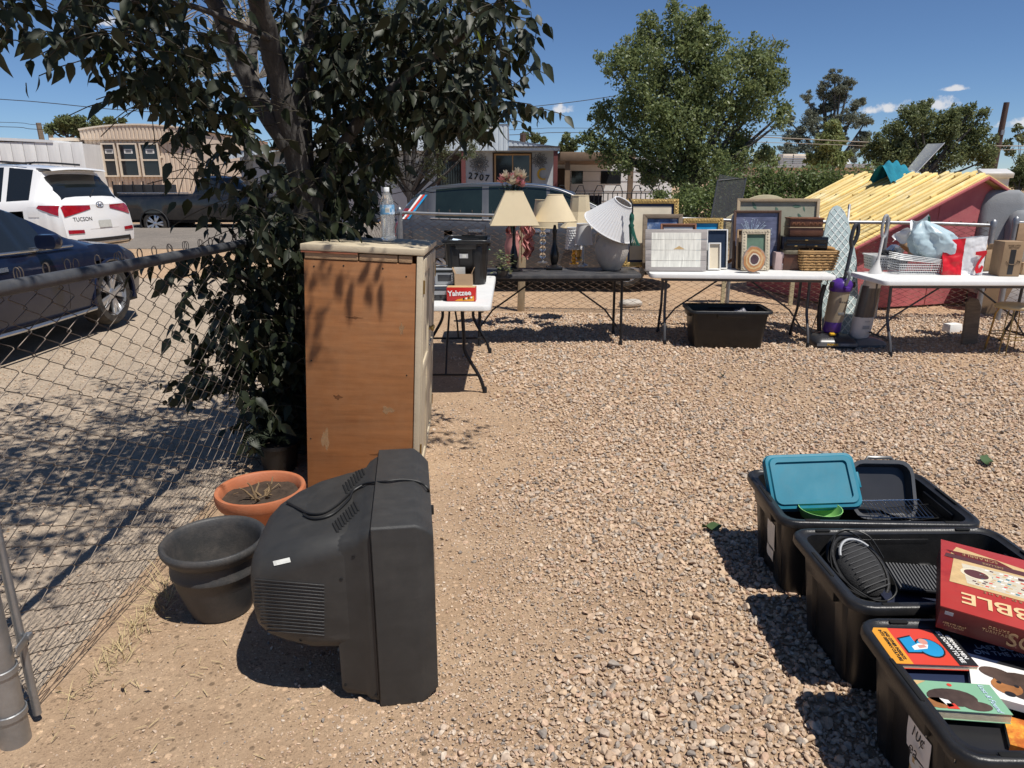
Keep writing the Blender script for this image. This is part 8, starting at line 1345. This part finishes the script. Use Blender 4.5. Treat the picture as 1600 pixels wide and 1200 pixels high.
    bg_tree('olive_tree', 'pale fine-leaved tree glimpsed behind the dark broad-leaved tree', (640, 0), 15, [(600, 60, 60), (680, 50, 60), (735, 90, 40), (640, 140, 60), (720, 150, 45), (690, 210, 40), (590, 200, 50), (745, 200, 22), (560, 120, 50), (735, 235, 20), (610, 270, 35), (680, 262, 25)], 26000, .075, 'olive', .12, shell=.6, dead=4, asp=.35); bg_tree('bare_tree', 'mostly bare grey twigged tree behind the left of the dark tree', (390, 0), 22, [(345, 60, 50), (390, 40, 60), (330, 120, 40), (400, 120, 50), (270, 40, 40)], 900, .1, 'olive', .14, dead=70)
    for lab, x0, x1, ya, yb, Y, n in (('long clipped green hedge behind the fence left of the yellow roof', 1140, 1345, 264, 318, 19, 26000), ('low weedy green bank behind the picture table', 1040, 1150, 292, 318, 19, 5000)):
        a, c = PY(x0, ya, Y), PY(x1, ya, Y); T = thing('hedge', lab, 'hedge', ((a.x + c.x) / 2, Y, 0)); n_ = int((c.x - a.x) / .45); cl = []
        for i in range(n_ + 1):
            for z in (.5, 1.0, a.z - .35): cl.append((np.array([a.x + (c.x - a.x) * i / n_ + random.gauss(0, .08), Y + random.gauss(0, .15), z + random.gauss(0, .07)]), .45 + random.uniform(-.05, .08)))
        ob('foliage', foliage(cl, n, .10, 'hedge', (T.location), .5), T, kind='stuff')
        for i in range(0, n_ + 1, 2): b = MB(); q = cl[i * 3][0] - np.array(T.location); b.tube([(q[0], q[1], 0), (q[0], q[1], a.z - .6)], .03, 5); b.build('stem', MATS['bark'], T)
    mat('pole_wood', (.085, .055, .045), .85, 0, .3, 3, .3, stretch=(4, 4, .5))
    p = PY(1557, 262, 32); q = PY(1573, 160, 32); T = thing('utility_pole', 'dark leaning wooden pole at the right skyline', 'pole', (p.x - .05, 32, 0)); b = MB(); b.tube([(-.1, 0, 0), (q.x - p.x + .05, 0, q.z)], [.15, .11], 10); b.build('shaft', MATS['pole_wood'], T, smooth=True); b = MB(); b.tube([(-.35, .1, 0), (-.3, .1, PY(1550, 228, 32).z)], .14, 8); b.build('stub', MATS['pole_wood'], T, smooth=True); b = MB(); b.box((q.x - p.x + .02, -.12, q.z - 1.2), (.12, .1, .2)); b.build('insulator', MATS['galv'], T)
    p = PY(60, 192, 50); T = thing('utility_pole', 'short weathered pole behind the white clad trailer', 'pole', (p.x, 50, 0)); b = MB(); b.tube([(.2, 0, 0), (0, 0, p.z)], [.2, .16], 8); b.build('shaft', MATS['wood_grey'], T, smooth=True); b = MB(); b.tube([(.35, .3, 0), (.5, .3, p.z - .3)], .15, 8); b.build('shaft', MATS['wood_grey'], T, smooth=True)
    p = PY(817, 208, 52); T = thing('chimney_pipe', 'brown pole poking above the far trees by the grey home', 'pole', (p.x, 52, 0)); b = MB(); b.tube([(0, 0, 0), (0, 0, p.z)], .2, 8); b.build('shaft', MATS['pole_wood'], T)
    mat('cable', (.03, .03, .035), .6)
    for lab, Y, r, pts in (('upper overhead cable crossing the left sky', 46, .022, [(-300, 146), (0, 155), (205, 173), (420, 182), (640, 188)]), ('middle overhead cable above the white clad trailer', 48, .014, [(-300, 190), (0, 191), (60, 195), (180, 197)]), ('lower overhead cable above the white clad trailer', 48, .018, [(-300, 197), (0, 198), (58, 202), (200, 205)]), ('overhead cable running into the left of the central tree', 46, .02, [(640, 188), (780, 172), (890, 160), (960, 150)]), ('upper of the thin cables between the grey home and the tree', 50, .013, [(640, 208), (820, 202), (900, 200), (1240, 206)]), ('lower of the thin cables between the grey home and the tree', 50, .02, [(640, 216), (820, 210), (900, 207), (1240, 212)]), ('pale cable in front of the pine and bushes', 31, .02, [(1150, 212), (1250, 217), (1400, 224), (1557, 228), (1750, 226)]), ('lower pale cable in front of the bushes', 31, .012, [(1150, 221), (1300, 226), (1450, 232), (1560, 234), (1750, 232)])):
        T = thing('overhead_cable', lab, 'cable', PY(pts[0][0], pts[0][1], Y), 0, 'overhead cables'); b = MB(); b.tube([PY(x, y, Y) - T.location for x, y in pts] if len(pts) < 3 else [p_ for p_ in spline([PY(x, y, Y) - T.location for x, y in pts], 5)], r, 4); b.build('cable', MATS['cable' if Y != 31 else 'twig_pale'], T)
far_plants()
